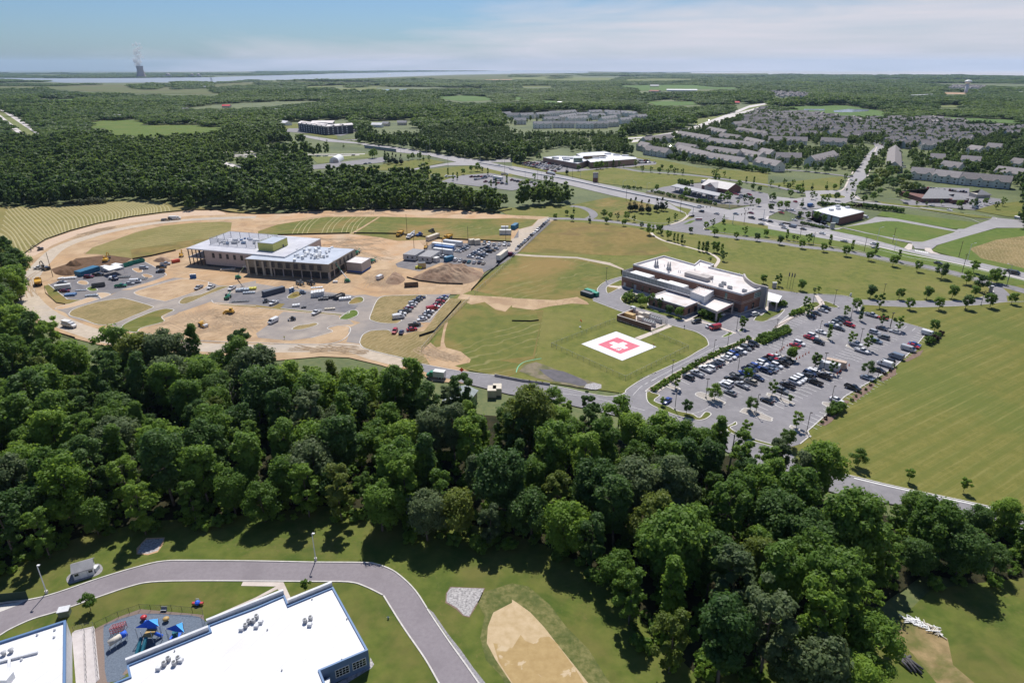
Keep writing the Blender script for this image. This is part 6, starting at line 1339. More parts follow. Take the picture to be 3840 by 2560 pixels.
# water tower
x,y=g('D',1815,366);e=empty('water_tower',(x,y,0));sc=math.hypot(x,y)*.408/FPX;r=24*sc;hh=84*sc
MB().lathe([(r*.55,0),(r*.42,hh*.15),(r*.42,hh*.75)],(0,0,0),20).build('pedestal',LGREY,e,True);MB().lathe([(r*.42,hh*.75),(r*.95,hh*.86),(r,hh*.93),(r*.9,hh*.98),(r*.4,hh*1.04),(.1,hh*1.06)],(0,0,0),24).build('tank',WHITEM,e,True)
tag(e,'pale blue-grey water tower with bulging tank above the right woods','water tower')
for i,(u,v) in enumerate(((1940,260),(1949,262))):
 x,y=g('A',u,v);e=empty('pylon',(x,y,0));sc=math.hypot(x,y)*.408/FPX;hh=30*sc;mb=MB()
 for a in (-1,1):mb.tube((a*hh*.12,0,0),(a*hh*.03,0,hh),1.2,.8,4)
 for z in (.5,.7,.9):mb.tube((-hh*.2,0,hh*z),(hh*.2,0,hh*z),.8,.8,4)
 mb.build('frame',GREYM,e);tag(e,'lattice power pylon at the river edge, %s of two' % ('left' if i==0 else 'right'),'pylon','pylons at the river')
 # overpass of the highway
e=empty('overpass',(0,0,0));lp=PT('B 1000,868 1290,905');m1,l1=wallmap(*lp);mb=MB();wbox(mb,m1,0,l1,.05,.6,-.2,2.6);mb.build('abutment',CONCW,e);mb=MB();wbox(mb,m1,0,l1,.61,.75,2.0,3.2);mb.build('girder',mat('teal_girder',(.05,.18,.24),rough=.5),e);mb=MB();wbox(mb,m1,0,l1,.0,.6,2.7,3.7);mb.build('railing',GREYM,e)
tag(e,'highway bridge with teal girder over the sunken ramp road','bridge')
band('median_barrier','C -300,1020 0,1070 500,1160 900,1248 1200,1310 1500,1370 1730,1425',.8,GREYM,.9)
kerb('B 2040,1008 2352,1062 C 0,1072 500,1162 900,1250 1200,1312 1500,1372 1730,1427',.5,.95,m=GREYM,name='median_barrier')
# ================================================================== vehicles (x forward, origin on the ground under the middle)
def carpaint(name,c,metal=0.0):
 m=mat('paint_'+name,c,rough=.28,spec=.6,metal=metal);return m
PAINTS={k:carpaint(k,v) for k,v in dict(white=(.72,.72,.72),silver=(.42,.43,.45),grey=(.17,.18,.19),black=(.018,.018,.02),dark=(.04,.045,.055),navy=(.02,.035,.09),blue=(.03,.07,.28),red=(.36,.015,.025),maroon=(.16,.012,.03),beige=(.42,.38,.30),green=(.02,.20,.10),yellow=(.62,.36,.04),orange=(.60,.12,.03),teal=(.02,.16,.20),bluegrey=(.16,.20,.26),gold=(.35,.26,.12)).items()}
TYRE=mat('tyre_rubber',(.02,.02,.02),rough=.9)
CGLASS=mat('car_glass',(.015,.02,.025),rough=.08,spec=.9)
def ring_loft(mb,secs):
 """sections of equal point count joined lengthwise, ends capped"""
 n=len(secs[0]);vs=[p for s in secs for p in s];fs=[]
 for k in range(len(secs)-1):
  for i in range(n):j=(i+1)%n;fs.append((k*n+i,(k+1)*n+i,(k+1)*n+j,k*n+j))
 fs.append(tuple(range(n)));fs.append(tuple(range((len(secs)-1)*n+n-1,(len(secs)-1)*n-1,-1)))
 mb.add(vs,fs)
def sec(x,w,z0,z1,r=.12):
 return [(x,-w+r*.4,z0),(x,w-r*.4,z0),(x,w,z0+.18),(x,w,z1-r),(x,w-r*1.3,z1),(x,-w+r*1.3,z1),(x,-w,z1-r),(x,-w,z0+.18)]
def frust(mb,b,t,z0,z1,w0,w1):
 """greenhouse: bottom from b[0] to b[1] at z0, top from t[0] to t[1] at z1"""
 mb.add([(b[0],-w0,z0),(b[1],-w0,z0),(b[1],w0,z0),(b[0],w0,z0),(t[0],-w1,z1),(t[1],-w1,z1),(t[1],w1,z1),(t[0],w1,z1)],[(0,3,2,1),(4,5,6,7),(0,1,5,4),(1,2,6,5),(2,3,7,6),(3,0,4,7)])
CARS={}
def wheels(e,xs,w,r,n=12,width=.24,shared={}):
 key=(round(r,2),width)
 if key not in shared:
  me=MB().lathe([(r*.95,-width/2),(r,-width/2+.03),(r,width/2-.03),(r*.95,width/2)],(0,0,0),n,'y').me('wheel');me.materials.append(TYRE);rim=MB().lathe([(r*.6,-width/2-.01),(r*.6,width/2+.01)],(0,0,0),8,'y').me('rim');rim.materials.append(LGREY);shared[key]=(me,rim)
 me,rim=shared[key]
 for x in xs:
  for s in (-1,1):
   o=bpy.data.objects.new('wheel',me);COL.objects.link(o);o.parent=e;o.location=(x,s*(w-width*.45),r);q_=bpy.data.objects.new('rim',rim);COL.objects.link(q_);q_.parent=o
def make_car(kind):
 e=empty('car',(0,-990,0));b=MB();gl=MB()
 if kind=='sedan':
  ring_loft(b,[sec(-2.35,.80,.35,.80),sec(-2.2,.88,.25,.98),sec(-1.3,.92,.22,1.02),sec(.6,.92,.22,.98),sec(1.6,.90,.22,.88),sec(2.2,.82,.25,.76),sec(2.38,.70,.35,.62)])
  frust(gl,(-1.75,1.1),(-1.0,.25),.98,1.40,.80,.62);b.box(-1.02,.27,-.63,.63,1.402,1.46,.05);w=.92;xs=(-1.4,1.4);r=.33
  for x in (-.98,.22):pass
 elif kind=='suv':
  ring_loft(b,[sec(-2.35,.84,.40,1.0),sec(-2.25,.92,.30,1.15),sec(-1.0,.95,.28,1.16),sec(.9,.95,.28,1.12),sec(1.7,.93,.28,1.05),sec(2.25,.86,.30,.92),sec(2.4,.74,.4,.75)])
  frust(gl,(-2.2,1.15),(-1.95,.45),1.14,1.66,.84,.70);b.box(-1.97,.48,-.72,.72,1.662,1.76,.06);b.box(-.1,.02,-.86,-.70,1.1,1.66);b.box(-.1,.02,.70,.86,1.1,1.66);w=.95;xs=(-1.45,1.45);r=.37
 elif kind=='pickup':
  ring_loft(b,[sec(-.55,.97,.45,1.25),sec(1.3,.97,.45,1.22),sec(2.3,.94,.45,1.15),sec(2.75,.85,.5,1.02)]);b.box(-2.85,-.55,-.97,.97,.45,.85)
  for y in (-1,1):b.box(-2.85,-.56,.87 if y>0 else-.97,.97 if y>0 else-.87,.851,1.25)
  b.box(-2.85,-2.75,-.86,.86,.851,1.22);b.box(-.62,-.551,-.86,.86,.851,1.3)
  frust(gl,(-.5,1.5),(-.35,.75),1.22,1.78,.88,.74);b.box(-.37,.78,-.76,.76,1.782,1.88,.05);b.box(.1,.22,-.9,-.75,1.2,1.78);b.box(.1,.22,.75,.9,1.2,1.78);w=.97;xs=(-1.75,1.8);r=.41
 elif kind=='van':
  ring_loft(b,[sec(-2.8,.92,.4,2.05,.2),sec(-2.7,.98,.35,2.2,.2),sec(1.2,.98,.35,2.2,.2),sec(1.75,.98,.35,1.75,.15),sec(2.3,.95,.35,1.25),sec(2.75,.85,.4,1.0)])
  frust(gl,(1.35,2.32),(1.1,1.45),1.28,2.0,.90,.84);gl.box(.6,1.3,-1.0,1.0,1.35,1.85);w=.98;xs=(-1.75,1.75);r=.36
 bo=b.build('body',PAINTS['white'],e);gl.build('windows',CGLASS,e);wheels(e,xs,w,r)
 li=MB()
 xf=max(v[0] for v in b.v)
 for s in (-1,1):li.box(xf-.14,xf+.01,s*.62-.15,s*.62+.15,.68,.80)
 li.build('headlight',LGREY,e)
 tl_=MB();xb=min(v[0] for v in b.v)
 for s in (-1,1):tl_.box(xb-.01,xb+.1,s*.70-.12,s*.70+.12,.78,.98)
 tl_.build('tail_light',RED,e)
 CARS[kind]=[e,0]
for k in ('sedan','suv','pickup','van'):make_car(k)
COLN=dict(bluegrey='blue-grey',dark='charcoal')
KN=dict(sedan='sedan',suv='SUV',pickup='pickup',van='van')
def car(kind,col,pos,ang,label,group,cat=None):
 e0,n=CARS[kind]
 if n==0:e=e0;e.location=(pos[0],pos[1],.07);e.rotation_euler=(0,0,ang)
 else:e=copy_tree(e0,(pos[0],pos[1],.07),ang)
 CARS[kind][1]+=1;e.name={'sedan':'parked_car','suv':'parked_suv','pickup':'pickup_truck','van':'van'}[kind] if 'parked' in group or 'lined' in group else {'sedan':'car','suv':'suv','pickup':'pickup_truck','van':'van'}[kind]
 paint([c for c in e.children if c.name.startswith('body')][0],PAINTS[col]);return tag(e,label,cat or {'sedan':'car','suv':'car','pickup':'pickup truck','van':'van'}[kind],group)
def heading(s):a,b=PT(s);return math.atan2(b[1]-a[1],b[0]-a[0])
def row(t,spec,head,where,group):
 """spec: 'u,v,colour,kind' per car, in order"""
 hd=heading(head) if isinstance(head,str) else head;rr=random.Random(len(spec));its=spec.split()
 for i,it in enumerate(its):
  u,v,c,k=it.split(',');p=g(t,float(u),float(v),.5);k={'s':'sedan','u':'suv','p':'pickup','v':'van'}[k]
  fl=math.pi if rr.random()<.3 else 0
  car(k,c,p,hd+fl+rr.uniform(-.03,.03),'%s %s, %s %s' % (COLN.get(c,c),KN[k],ordn(i),where),group)
HL='I 1362,700 1480,745';GP='cars parked in the hospital car park'
row('I','445,675,dark,u 523,640,silver,p 597,600,white,p 640,588,white,u 662,567,black,s 700,555,black,s 728,530,silver,u 792,497,white,s 833,483,white,u 857,462,blue,u 890,448,dark,u 930,437,white,u 970,405,grey,u 1000,389,black,u 1045,368,black,u',HL,'from the near end of the row along the hedge',GP)
row('I','780,745,white,u 805,727,white,u 838,700,black,p 893,668,grey,p 955,635,blue,s 1000,612,navy,p 1030,593,dark,u 1062,577,blue,u 1100,560,white,s 1127,546,white,u 1150,534,navy,u 1190,518,black,p 1213,497,red,u 1242,480,white,s',HL,'from the near end of the crowded middle row, left side',GP)
row('I','828,815,grey,s 935,747,silver,p 1016,717,beige,u 1085,680,navy,s 1157,615,navy,u 1200,607,grey,s 1217,588,bluegrey,s 1255,568,white,u 1300,545,black,p 1332,530,dark,u 1362,520,black,u',HL,'from the near end of the crowded middle row, right side',GP)
row('I','1165,887,black,s 1303,797,grey,u 1352,752,black,p 1422,715,white,u 1452,698,white,u 1482,680,white,u 1535,660,dark,u 1557,640,navy,u 1575,622,white,u 1602,605,white,s',HL,'from the near end of the third row',GP)
row('I','1605,720,black,p 1685,665,black,p 1712,647,silver,s',HL,'on the right side of the third row',GP)
row('I','1805,882,white,s 1955,772,black,p 2085,680,bluegrey,s 2197,610,black,s 2247,555,white,v 2282,527,black,u',HL,'from the near end along the mulched right kerb',GP)
row('H','1175,1465,bluegrey,v 1290,1398,silver,v 1335,1367,red,s 1347,1352,blue,s 1475,1258,white,v',HL,'from the front at the far end of the right kerb',GP)
row('H','807,1350,white,p 862,1412,white,p',HL,'of the pickups beside the tree islands in the fourth row',GP)
row('H','995,1325,bluegrey,u 1062,1287,grey,u 982,1243,silver,u 1165,1235,silver,s 1045,1205,dark,s 1055,1110,red,s 950,1083,silver,p',HL,'in the loose far right rows, counted from the front',GP)
row('H','248,1360,red,s 288,1343,white,u 465,1332,black,u 378,1288,red,s 412,1275,white,u 487,1239,white,s',HL,'in the loose row right of the traffic cones',GP)
row('H','655,1207,dark,s 565,1180,navy,s 600,1166,white,s 750,1174,red,u 632,1152,grey,u 658,1138,black,u 682,1122,dark,u 715,1112,black,s',HL,'in the tight far group by the lamp post',GP)
row('H','395,1093,black,s 442,1066,dark,s 505,1040,silver,s 530,1020,black,u',HL,'from the front beside the accessible bays',GP)
row('I','247,890,blue,s','I 215,915 280,865','and only blue car in the near corner of the lot',GP)
row('G','1694,1143,black,u 1820,1184,white,s 1866,1200,red,v 1915,1082,white,u 2232,1075,white,u','G 1660,1155 1730,1140','from left near the emergency entrance','vehicles by the emergency entrance')
CL='F 1262,1110 1345,1098';GC='cars parked beside the building site'
row('F','1310,1103,white,v 1328,1078,white,p 1348,1058,dark,u 1378,1045,grey,p 1402,1018,maroon,s 1428,996,white,s 1442,975,silver,u 1465,955,black,s 1490,938,grey,s 1515,921,navy,s',CL,'from the front in the left row of the new lot',GC)
row('F','1527,1120,white,s 1550,1098,silver,p 1575,1070,black,s 1592,1050,white,s 1618,1027,red,v 1648,1008,white,s 1656,994,red,s 1672,980,black,s 1692,962,red,u 1702,944,dark,u 1716,930,silver,s 1724,917,blue,s',CL,'from the front in the right row of the new lot',GC)
row('F','1458,1175,black,p 1432,1212,red,s',CL,'of the two nearest the silt fence',GC)
row('F','1275,1232,red,u 1336,1240,navy,s','F 1260,1255 1290,1205','of the two below the left row',GC)
G2='F 1945,545 2000,552';GG='cars parked in the gravel lot'
row('F','1970,545,white,s 1988,530,grey,s 2008,517,dark,s 2026,503,white,s 2050,488,silver,s 2078,475,grey,s 2123,461,dark,s',G2,'from the front in the left gravel row',GG)
row('F','2052,560,white,s 2072,542,dark,u 2100,522,silver,s 2138,497,black,u 2170,487,gold,s 2200,470,silver,s',G2,'from the front in the right gravel row',GG)
row('F','1833,575,white,u 1877,580,silver,s 1917,590,black,s 1957,593,teal,s 2005,598,silver,s 2053,598,dark,s 2090,605,beige,s','F 1820,590 1850,562','from left in the row behind the earth mound',GG)
row('F','2097,424,grey,u 2140,430,white,u 2187,433,silver,s 2238,435,white,s 2283,432,white,u 2325,435,silver,s','F 2085,440 2110,408','from left in the back row of the gravel lot',GG)
row('F','1857,495,white,s 1882,486,grey,s 1906,476,dark,s 1924,466,silver,s 1940,452,grey,s',G2,'from the front beside the long white container',GG)
row('F','1716,548,white,p 2335,530,maroon,v',G2,'of the two at the ends of the gravel lot',GG)
row('G',' '.join('%d,%d,%s,%s'%(45+i*19.2,475-i*17.6,['white','dark','black','grey','white','dark','silver','black','white','silver','white','dark','black','grey','silver','white'][i],['s','u','s','s','p','s'][i%6]) for i in range(16)),'G 40,480 140,388','from the near end of the line parked along the track fence','cars lined up along the gravel track')
row('E','360,650,white,p 570,780,silver,s 597,860,maroon,s 815,732,maroon,u 902,713,black,p 1323,650,silver,u 1110,815,green,p 1190,793,silver,s 1247,776,white,v 1487,640,black,p 1520,613,silver,p 1475,682,dark,u',.25,'from left among the trucks on the contractor lot','vehicles parked on the contractor lot')
row('E','1825,832,silver,p 1940,827,white,p 2130,838,white,p','E 1790,850 1860,815','from left of the pickups on the inner road','pickups parked on the inner road')
row('F','165,972,white,p 555,1060,white,p 158,1142,white,v 1140,740,white,v','F 110,1165 205,1120','in turn of the white site vehicles right of the clinic front','white site vehicles')
RD='H 0,240 1000,440';GR='cars driving on the highway'
row('H','20,222,black,s 128,252,silver,s 150,281,silver,s 225,270,bluegrey,v 325,293,dark,s 500,332,white,s 400,348,white,s 700,403,silver,s 972,430,white,u 985,462,silver,s 1565,605,dark,s 2210,673,dark,s 2262,697,dark,v',RD,'from left on the straight right of the crossing',GR)
row('G','1727,84,silver,s 1740,131,dark,u 1880,151,silver,s 2058,153,bluegrey,s 2197,144,maroon,s 2203,191,dark,p 2290,246,silver,s 2290,205,dark,s 2330,215,silver,s',RD,'from left around the highway crossing',GR)
row('B','650,800,grey,s 880,797,dark,s 1000,847,white,s 1130,852,dark,s 1165,875,white,s 1215,877,dark,s 2237,1030,white,s',RD,'from left on the far part near the bridge',GR)
row('B','893,937,dark,s 1005,1014,dark,s 1047,1008,white,s','B 880,935 920,935','from left near the white arched shed','cars near the arched shed')
row('A','60,520,white,s 115,568,white,v 175,603,teal,v 215,647,dark,s 270,668,red,s 350,730,white,s 375,757,dark,s 430,776,dark,s 20,595,white,s 115,683,white,s','A 0,500 400,760','in turn from the far end of the left motorway','cars on the left motorway')
row('C','1135,787,dark,s 1690,656,white,s 1500,735,silver,s 1950,590,white,s 1810,616,dark,s','C 1100,790 1700,670','in turn on the distant right motorway','cars on the right motorway')
row('H','125,143,red,s 245,208,white,s 228,122,white,u 340,103,silver,s 300,147,white,u 275,187,black,u 480,255,white,s 538,268,silver,s 510,232,black,u 890,185,white,v','H 90,135 160,150','in turn around the brick pharmacy','cars around the pharmacy')
row('D','1265,1378,dark,s 1508,1398,white,s 1670,1440,white,s 1905,1418,white,v 1930,1365,bluegrey,s 1945,1400,white,u 2055,1380,silver,s 2300,1520,silver,v 765,1130,dark,s 768,1165,white,s 250,1362,red,s 1050,845,maroon,s','D 1250,1375 1290,1385','in turn around the hipped office and roundabout','cars around the hipped office')
def filler(t,u0,v0,u1,v1,n,head,where,group,seed=0):
 rr=random.Random(seed+n);cs=['white','silver','grey','black','dark','white','navy','red','bluegrey','silver','beige','maroon']
 s=' '.join('%.1f,%.1f,%s,%s' % (u0+(u1-u0)*i/(n-1),v0+(v1-v0)*i/(n-1),rr.choice(cs),rr.choice('sssuup')) for i in range(n) if rr.random()<.88)
 row(t,s,head,where,group)
GH='C 100,1020 150,1012'
for j,(a,b,c,d,n,w_) in enumerate(((105,1025,395,1085,13,'front'),(120,1010,430,1068,13,'second'),(150,998,450,1055,12,'third'),(270,1000,470,1040,9,'fourth'))):filler('C',a,b,c,d,n,GH,'from left in the %s row before the rehab centre'%w_,'cars parked before the rehab centre',j)
filler('C',1150,1010,1310,1000,9,'C 1150,1005 1180,990','from left in the lot right of the rehab centre','cars parked right of the rehab centre',4);filler('C',1160,988,1280,985,7,'C 1150,1005 1180,990','from left behind the lot right of the rehab centre','cars parked right of the rehab centre',5)
GPQ='cars parked in the park-and-ride lot'
filler('B',1980,1135,2200,1130,8,'B 1980,1140 2030,1130','from left in the back row of the park-and-ride',GPQ,6);filler('B',2020,1160,2110,1145,4,'B 1980,1140 2030,1130','from left in the short row of the park-and-ride',GPQ,7);filler('B',2110,1180,2300,1200,6,'B 1980,1140 2030,1130','from left in the front row of the park-and-ride',GPQ,8)
filler('C',0,1165,110,1190,5,'B 1980,1140 2030,1130','from left at the right end of the park-and-ride',GPQ,9);filler('C',150,1170,240,1215,4,'B 1980,1140 2030,1130','from left by the verge trees of the park-and-ride',GPQ,10)
filler('D',1420,1235,1820,1275,17,'D 1420,1250 1440,1228','from left in the lot behind the hipped office','cars parked behind the hipped office',11)
filler('C',1520,1255,1880,1325,10,'C 1500,1250 1550,1262','from left under the fuel canopy','cars under the fuel canopy',12);filler('C',2040,1290,2200,1330,8,'C 2050,1340 2110,1350','from left in the back row beside the fuel shop','cars beside the fuel shop',13);filler('C',2050,1340,2180,1300,6,'C 2050,1340 2110,1350','from left in the front row beside the fuel shop','cars beside the fuel shop',14)
filler('C',1350,875,1480,850,7,'C 1350,880 1380,870','from left in the court of the first townhouses','cars in the townhouse court',15);filler('D',380,985,360,960,3,'D 350,980 380,985','from the front beside the gabled townhouses','cars by the townhouses',16);filler('D',1215,990,1250,1050,5,'D 1215,990 1260,992','from the back beside the end-on townhouses','cars by the townhouses',17)
filler('B',400,695,720,738,14,'B 400,710 440,705','from left before the dark apartment block','cars before the apartments',18)
# ---- heavier vehicles
def trailer_box(mb,L_,W_,z0,z1):mb.box(-L_/2,L_/2,-W_/2,W_/2,z0,z1)
def box_thing(name,t,u,v,L_,W_,h,head,m,label,cat,group=None,z0=0.0,wheels_=False,ribs=True,roofm=None):
 p=g(t,u,v,0);hd=heading(head) if isinstance(head,str) else head;e=empty(name,p,hd);mb=MB();mb.box(-L_/2,L_/2,-W_/2,W_/2,z0+.1,h)
 if ribs:
  for k in range(int(L_/.6)):x=-L_/2+.3+k*.6;mb.box(x-.08,x+.08,-W_/2-.04,-W_/2-.001,z0+.2,h-.1);mb.box(x-.08,x+.08,W_/2+.001,W_/2+.04,z0+.2,h-.1)
 mb.build('body',m,e);MB().box(-L_/2+.02,L_/2-.02,-W_/2+.02,W_/2-.02,h+.002,h+.06).build('roof',roofm or m,e)
 if wheels_:wheels(e,(-L_/2+1.2,-L_/2+2.3),W_/2,.5,width=.5);MB().box(L_/2-2.5,L_/2-2.3,-.8,.8,0,z0+.1).build('landing_gear',DGREY,e)
 else:
  MB().box(L_/2+.003,L_/2+.05,-W_/2+.15,W_/2-.15,z0+.2,h-.15).build('door',m,e)
 return tag(e,label,cat,group)
CW=mat('container_white',(.62,.62,.60),(.70,.70,.68),scale=.6,rough=.6);CT=mat('container_teal',(.02,.12,.22),(.03,.16,.27),scale=.6,rough=.55);CB=mat('container_blue',(.04,.12,.32),(.06,.16,.38),scale=.6,rough=.55);CC=mat('container_cream',(.52,.46,.36),(.60,.54,.44),scale=.6,rough=.6)
D1='F 1575,400 1675,365'
box_thing('shipping_container','F',1625,385,12.2,2.6,2.9,D1,CC,'long cream container by the silt fence above the trailers','container')
D2='F 1600,470 1840,500'
box_thing('shipping_container','F',1725,470,16,3,3.2,D2,CW,'long white container behind the blue one','container');box_thing('shipping_container','F',1810,440,13,2.8,3,D2,LGREY,'grey office trailer at the back of the container group','trailer')
box_thing('shipping_container','F',1730,488,13,2.6,3,D2,CB,'long bright blue container between two white ones','container');box_thing('shipping_container','F',1720,515,13,2.6,2.9,D2,CW,'white container in front of the blue one','container')
box_thing('shipping_container','F',1773,583,6.1,2.5,2.7,'F 1740,595 1810,575',CT,'short teal container beside the parked row','container');box_thing('shipping_container','F',1658,590,3.6,2.5,2.6,'F 1640,598 1690,578',CW,'small white container beside the office trailers','container')
box_thing('shipping_container','F',1985,430,4,3,3.2,'F 1965,435 2010,430',CC,'left of two cream boxes behind the gravel lot','container');box_thing('shipping_container','F',2030,432,4,3,3.2,'F 1965,435 2010,430',CC,'right of two cream boxes behind the gravel lot','container')
OT=mat('office_trailer_siding',(.46,.45,.44),(.54,.53,.52),scale=.8,rough=.7)
for (u,v,l_,w_,lb) in ((1455,555,13.5,8,'left'),(1595,570,14.5,8,'right')):
 e=box_thing('office_trailer','F',u,v,l_,w_,3.6,'F 1430,592 1550,520',OT,'%s one of two broad grey office trailers'%lb,'trailer',z0=.3,ribs=False,roofm=SHINGL)
 for k in range(4):MB().box(-l_/2+1.5+k*3,-l_/2+2.5+k*3,-w_/2-.06,-w_/2-.003,1.5,2.5).build('window',GLASS,e)
 for k in range(2):MB().box(-l_/2-.06,-l_/2-.003,-2.5+k*3,-1.5+k*3,1.5,2.5).build('window',GLASS,e)
box_thing('wooden_cabin','F',1525,645,4.2,3.2,3,'F 1490,660 1560,655',mat('plywood',(.42,.34,.18),(.50,.42,.24),scale=1,rough=.85),'small plywood site cabin with dark roof beside the yellow tanks','cabin',ribs=False,roofm=DGREY)
for k,(u,v) in enumerate(((1475,655),(1492,650),(1510,655))):
 p=g('F',u,v,0);tag(MB().lathe([(.7,0),(.8,.3),(.8,1.2),(.5,1.5),(.2,1.55)],(p[0],p[1],.02),14).build('water_tank',mat('yellow_plastic',(.62,.60,.06),rough=.5),None,True),'bright yellow plastic tank, %s of three beside the plywood cabin' % ['left','middle','right'][k],'tank','yellow tanks')
box_thing('semi_trailer','F',2262,565,14.5,2.6,4.0,'F 2215,590 2305,520',CW,'white semi trailer parked beside the mesh fence','trailer',z0=1.0,wheels_=True,ribs=False,roofm=CC)
box_thing('office_trailer','G',25,285,9,3,3,'G 0,300 65,255',CT,'teal container cabin at the head of the gravel track','container');box_thing('office_trailer','F',2290,340,8,3,3.2,'F 2240,345 2350,345',CW,'white site cabin with two windows left of the teal one','cabin',ribs=False);box_thing('office_trailer','F',2285,300,5,2.5,2.6,'F 2240,345 2350,345',LGREY,'small pale cabin behind the white site cabin','cabin')
for k in range(4):box_thing('shipping_container','E',742+k*44,718-k*14,3.0,5.0,2.6,'E 715,735 900,680',CT,'teal storage container, %s from left in the row of four'%ordn(k),'container','teal containers in a row')
for k,(u,v) in enumerate(((985,675),(1085,655))):box_thing('shipping_container','E',u,v,3,6,2.7,'E 715,735 900,680',CW,'%s white container under the fabric canopy'%['left','right'][k],'container')
e=empty('canopy',(0,0,0));cp_=para('E 940,640 1000,668 1130,635',4.0);MB().prism(cp_,3.6,3.75).build('cover',CW,e)
for p in cp_:MB().box(p[0]-.06,p[0]+.06,p[1]-.06,p[1]+.06,0,3.6).build('post',LGREY,e)
tag(e,'pale canopy spanning the two white containers','canopy')
box_thing('enclosed_trailer','E',583,845,7,2.4,2.6,'E 520,850 645,835',CW,'white enclosed trailer with dark emblem on the contractor lot','trailer',z0=.5,wheels_=True,ribs=False)
for (t,u,v,lb) in (('B',1648,1155,'white box trailer at the left end of the park-and-ride'),('B',2222,1168,'long white semi trailer in the park-and-ride')):box_thing('semi_trailer',t,u,v,13,2.6,4,'B 1610,1150 1690,1165',CW,lb,'trailer',z0=1,wheels_=True,ribs=False)
e=box_thing('roll_off_container','F',165,885,11.5,2.6,2.6,'F 75,910 260,860',mat('slate_container',(.085,.10,.13),rough=.6),'long slate-grey container beside the covered stacks','container')
def dumpster(t,u,v,L_,m,label,hd,lid=None):
 p=g(t,u,v,0);e=empty('dumpster',p,heading(hd) if isinstance(hd,str) else hd);mb=MB();W_=2.4;h=1.9
 mb.box(-L_/2,L_/2,-W_/2,W_/2,.15,.3)
 for y in (-1,1):mb.box(-L_/2,L_/2,y*W_/2-.06,y*W_/2+.06,.301,h)
 for x in (-1,1):mb.box(x*L_/2-.06,x*L_/2+.06,-W_/2+.061,W_/2-.061,.301,h)
 for k in range(int(L_/1.1)+1):mb.box(-L_/2+k*1.1,-L_/2+k*1.1+.14,-W_/2-.14,-W_/2-.062,.3,h);mb.box(-L_/2+k*1.1,-L_/2+k*1.1+.14,W_/2+.062,W_/2+.14,.3,h)
 mb.build('hull',m,e);mb=MB();mb.box(-L_/2+.1,L_/2-.1,-W_/2+.1,W_/2-.1,.5,1.2);mb.build('rubble',mat('site_rubble',(.25,.23,.21),(.5,.48,.46),scale=3,rough=.9),e)
 if lid:MB().box(-L_/2,L_/2,-W_/2-.05,W_/2+.05,h+.01,h+.12).build('lid',lid,e)
 return tag(e,label,'dumpster')
dumpster('E',908,822,6,DGREY,'open dark dumpster full of debris on the contractor lot','E 870,825 945,815');dumpster('F',1428,818,7,mat('rusty_steel',(.10,.07,.05),(.16,.11,.08),scale=1,rough=.8),'rusty open dumpster below the earth mound','F 1375,825 1480,818');dumpster('F',765,925,6,DGREY,'dark roll-off dumpster beside the wrapped pallets','F 720,940 805,905')
dumpster('G',690,905,7,mat('dark_teal_dumpster',(.02,.06,.08),rough=.5),'dark lidded dumpster at the end of the hospital service road','G 640,895 735,925',DGREY);dumpster('G',715,882,5.5,mat('green_dumpster',(.02,.20,.14),rough=.5),'green lidded dumpster behind the dark one','G 640,895 735,925',mat('green_lid',(.03,.28,.18),rough=.5));dumpster('G',765,905,3,MATS['green_dumpster'],'small green compactor beside the lidded dumpsters','G 640,895 735,925',MATS['green_lid'])
for k,(u,v) in enumerate(((1170,632),(1228,612),(1285,598))):dumpster('E',u,v,5,MATS['green_dumpster'],'green open dumpster, %s from left at the back of the contractor lot'%ordn(k),'E 1140,635 1310,590')
def truck(t,u,v,hd,cab,body,label,kind='box',L_=7.5,cat='truck'):
 p=g(t,u,v,0);e=empty('truck',p,heading(hd) if isinstance(hd,str) else hd);c=MB();x=L_/2
 ring_loft(c,[sec(x-2.6,1.05,.6,2.5,.15),sec(x-1.3,1.05,.6,2.5,.15),sec(x-1.0,1.02,.6,1.7,.12),sec(x,.92,.6,1.4,.12)]);co=c.build('cab',PAINTS[cab],e)
 gm=MB();frust(gm,(x-1.45,x-.98),(x-1.6,x-1.32),1.7,2.3,.95,.92);gm.box(x-2.3,x-1.5,-1.07,1.07,1.7,2.2);gm.build('windows',CGLASS,e)
 MB().box(-x,x-.4,-.5,.5,.5,.75).build('chassis',DGREY,e);wheels(e,(-x+1.0,-x+2.2,x-1.0),1.05,.48,width=.35)
 b=MB()
 if kind=='box':b.box(-x,x-2.75,-1.2,1.2,.8,3.0)
 elif kind=='tank':b.lathe([(.2,-x),(1.1,-x+.1),(1.15,x-2.8),(.2,x-2.7)],(0,0,1.95),14,'x')
 elif kind=='dump':
  for y in (-1,1):b.box(-x,x-2.8,y*1.15-.07,y*1.15+.07,.9,2.2)
  b.box(-x,x-2.8,-1.07,1.07,.85,1.3);b.box(x-2.9,x-2.75,-1.2,1.2,.9,2.5)
 elif kind=='flat':b.box(-x,x-2.8,-1.2,1.2,.8,1.0);b.box(-x+.5,x-3.4,-1,1,1.01,1.6)
 elif kind=='service':
  b.box(-x,x-2.8,-1.2,1.2,.8,1.7);b.box(-x+.2,x-2.85,-.9,.9,1.701,2.9)
 b.build('bed',body,e);return tag(e,label,cat)
truck('E',640,1190,'E 585,1180 700,1205','white',WHITEM,'white utility truck with tall box on the haul road','service');truck('J',332,528,'J 400,545 265,530','green',CW,'green cab tanker truck on the road by the woods','box',7)
truck('E',1530,213,'E 1500,215 1560,210','dark',DGREY,'dark flatbed truck on the far haul road','flat');truck('E',1610,205,'E 1570,205 1650,200','white',WHITEM,'white truck behind the dark flatbed on the haul road','service',8)
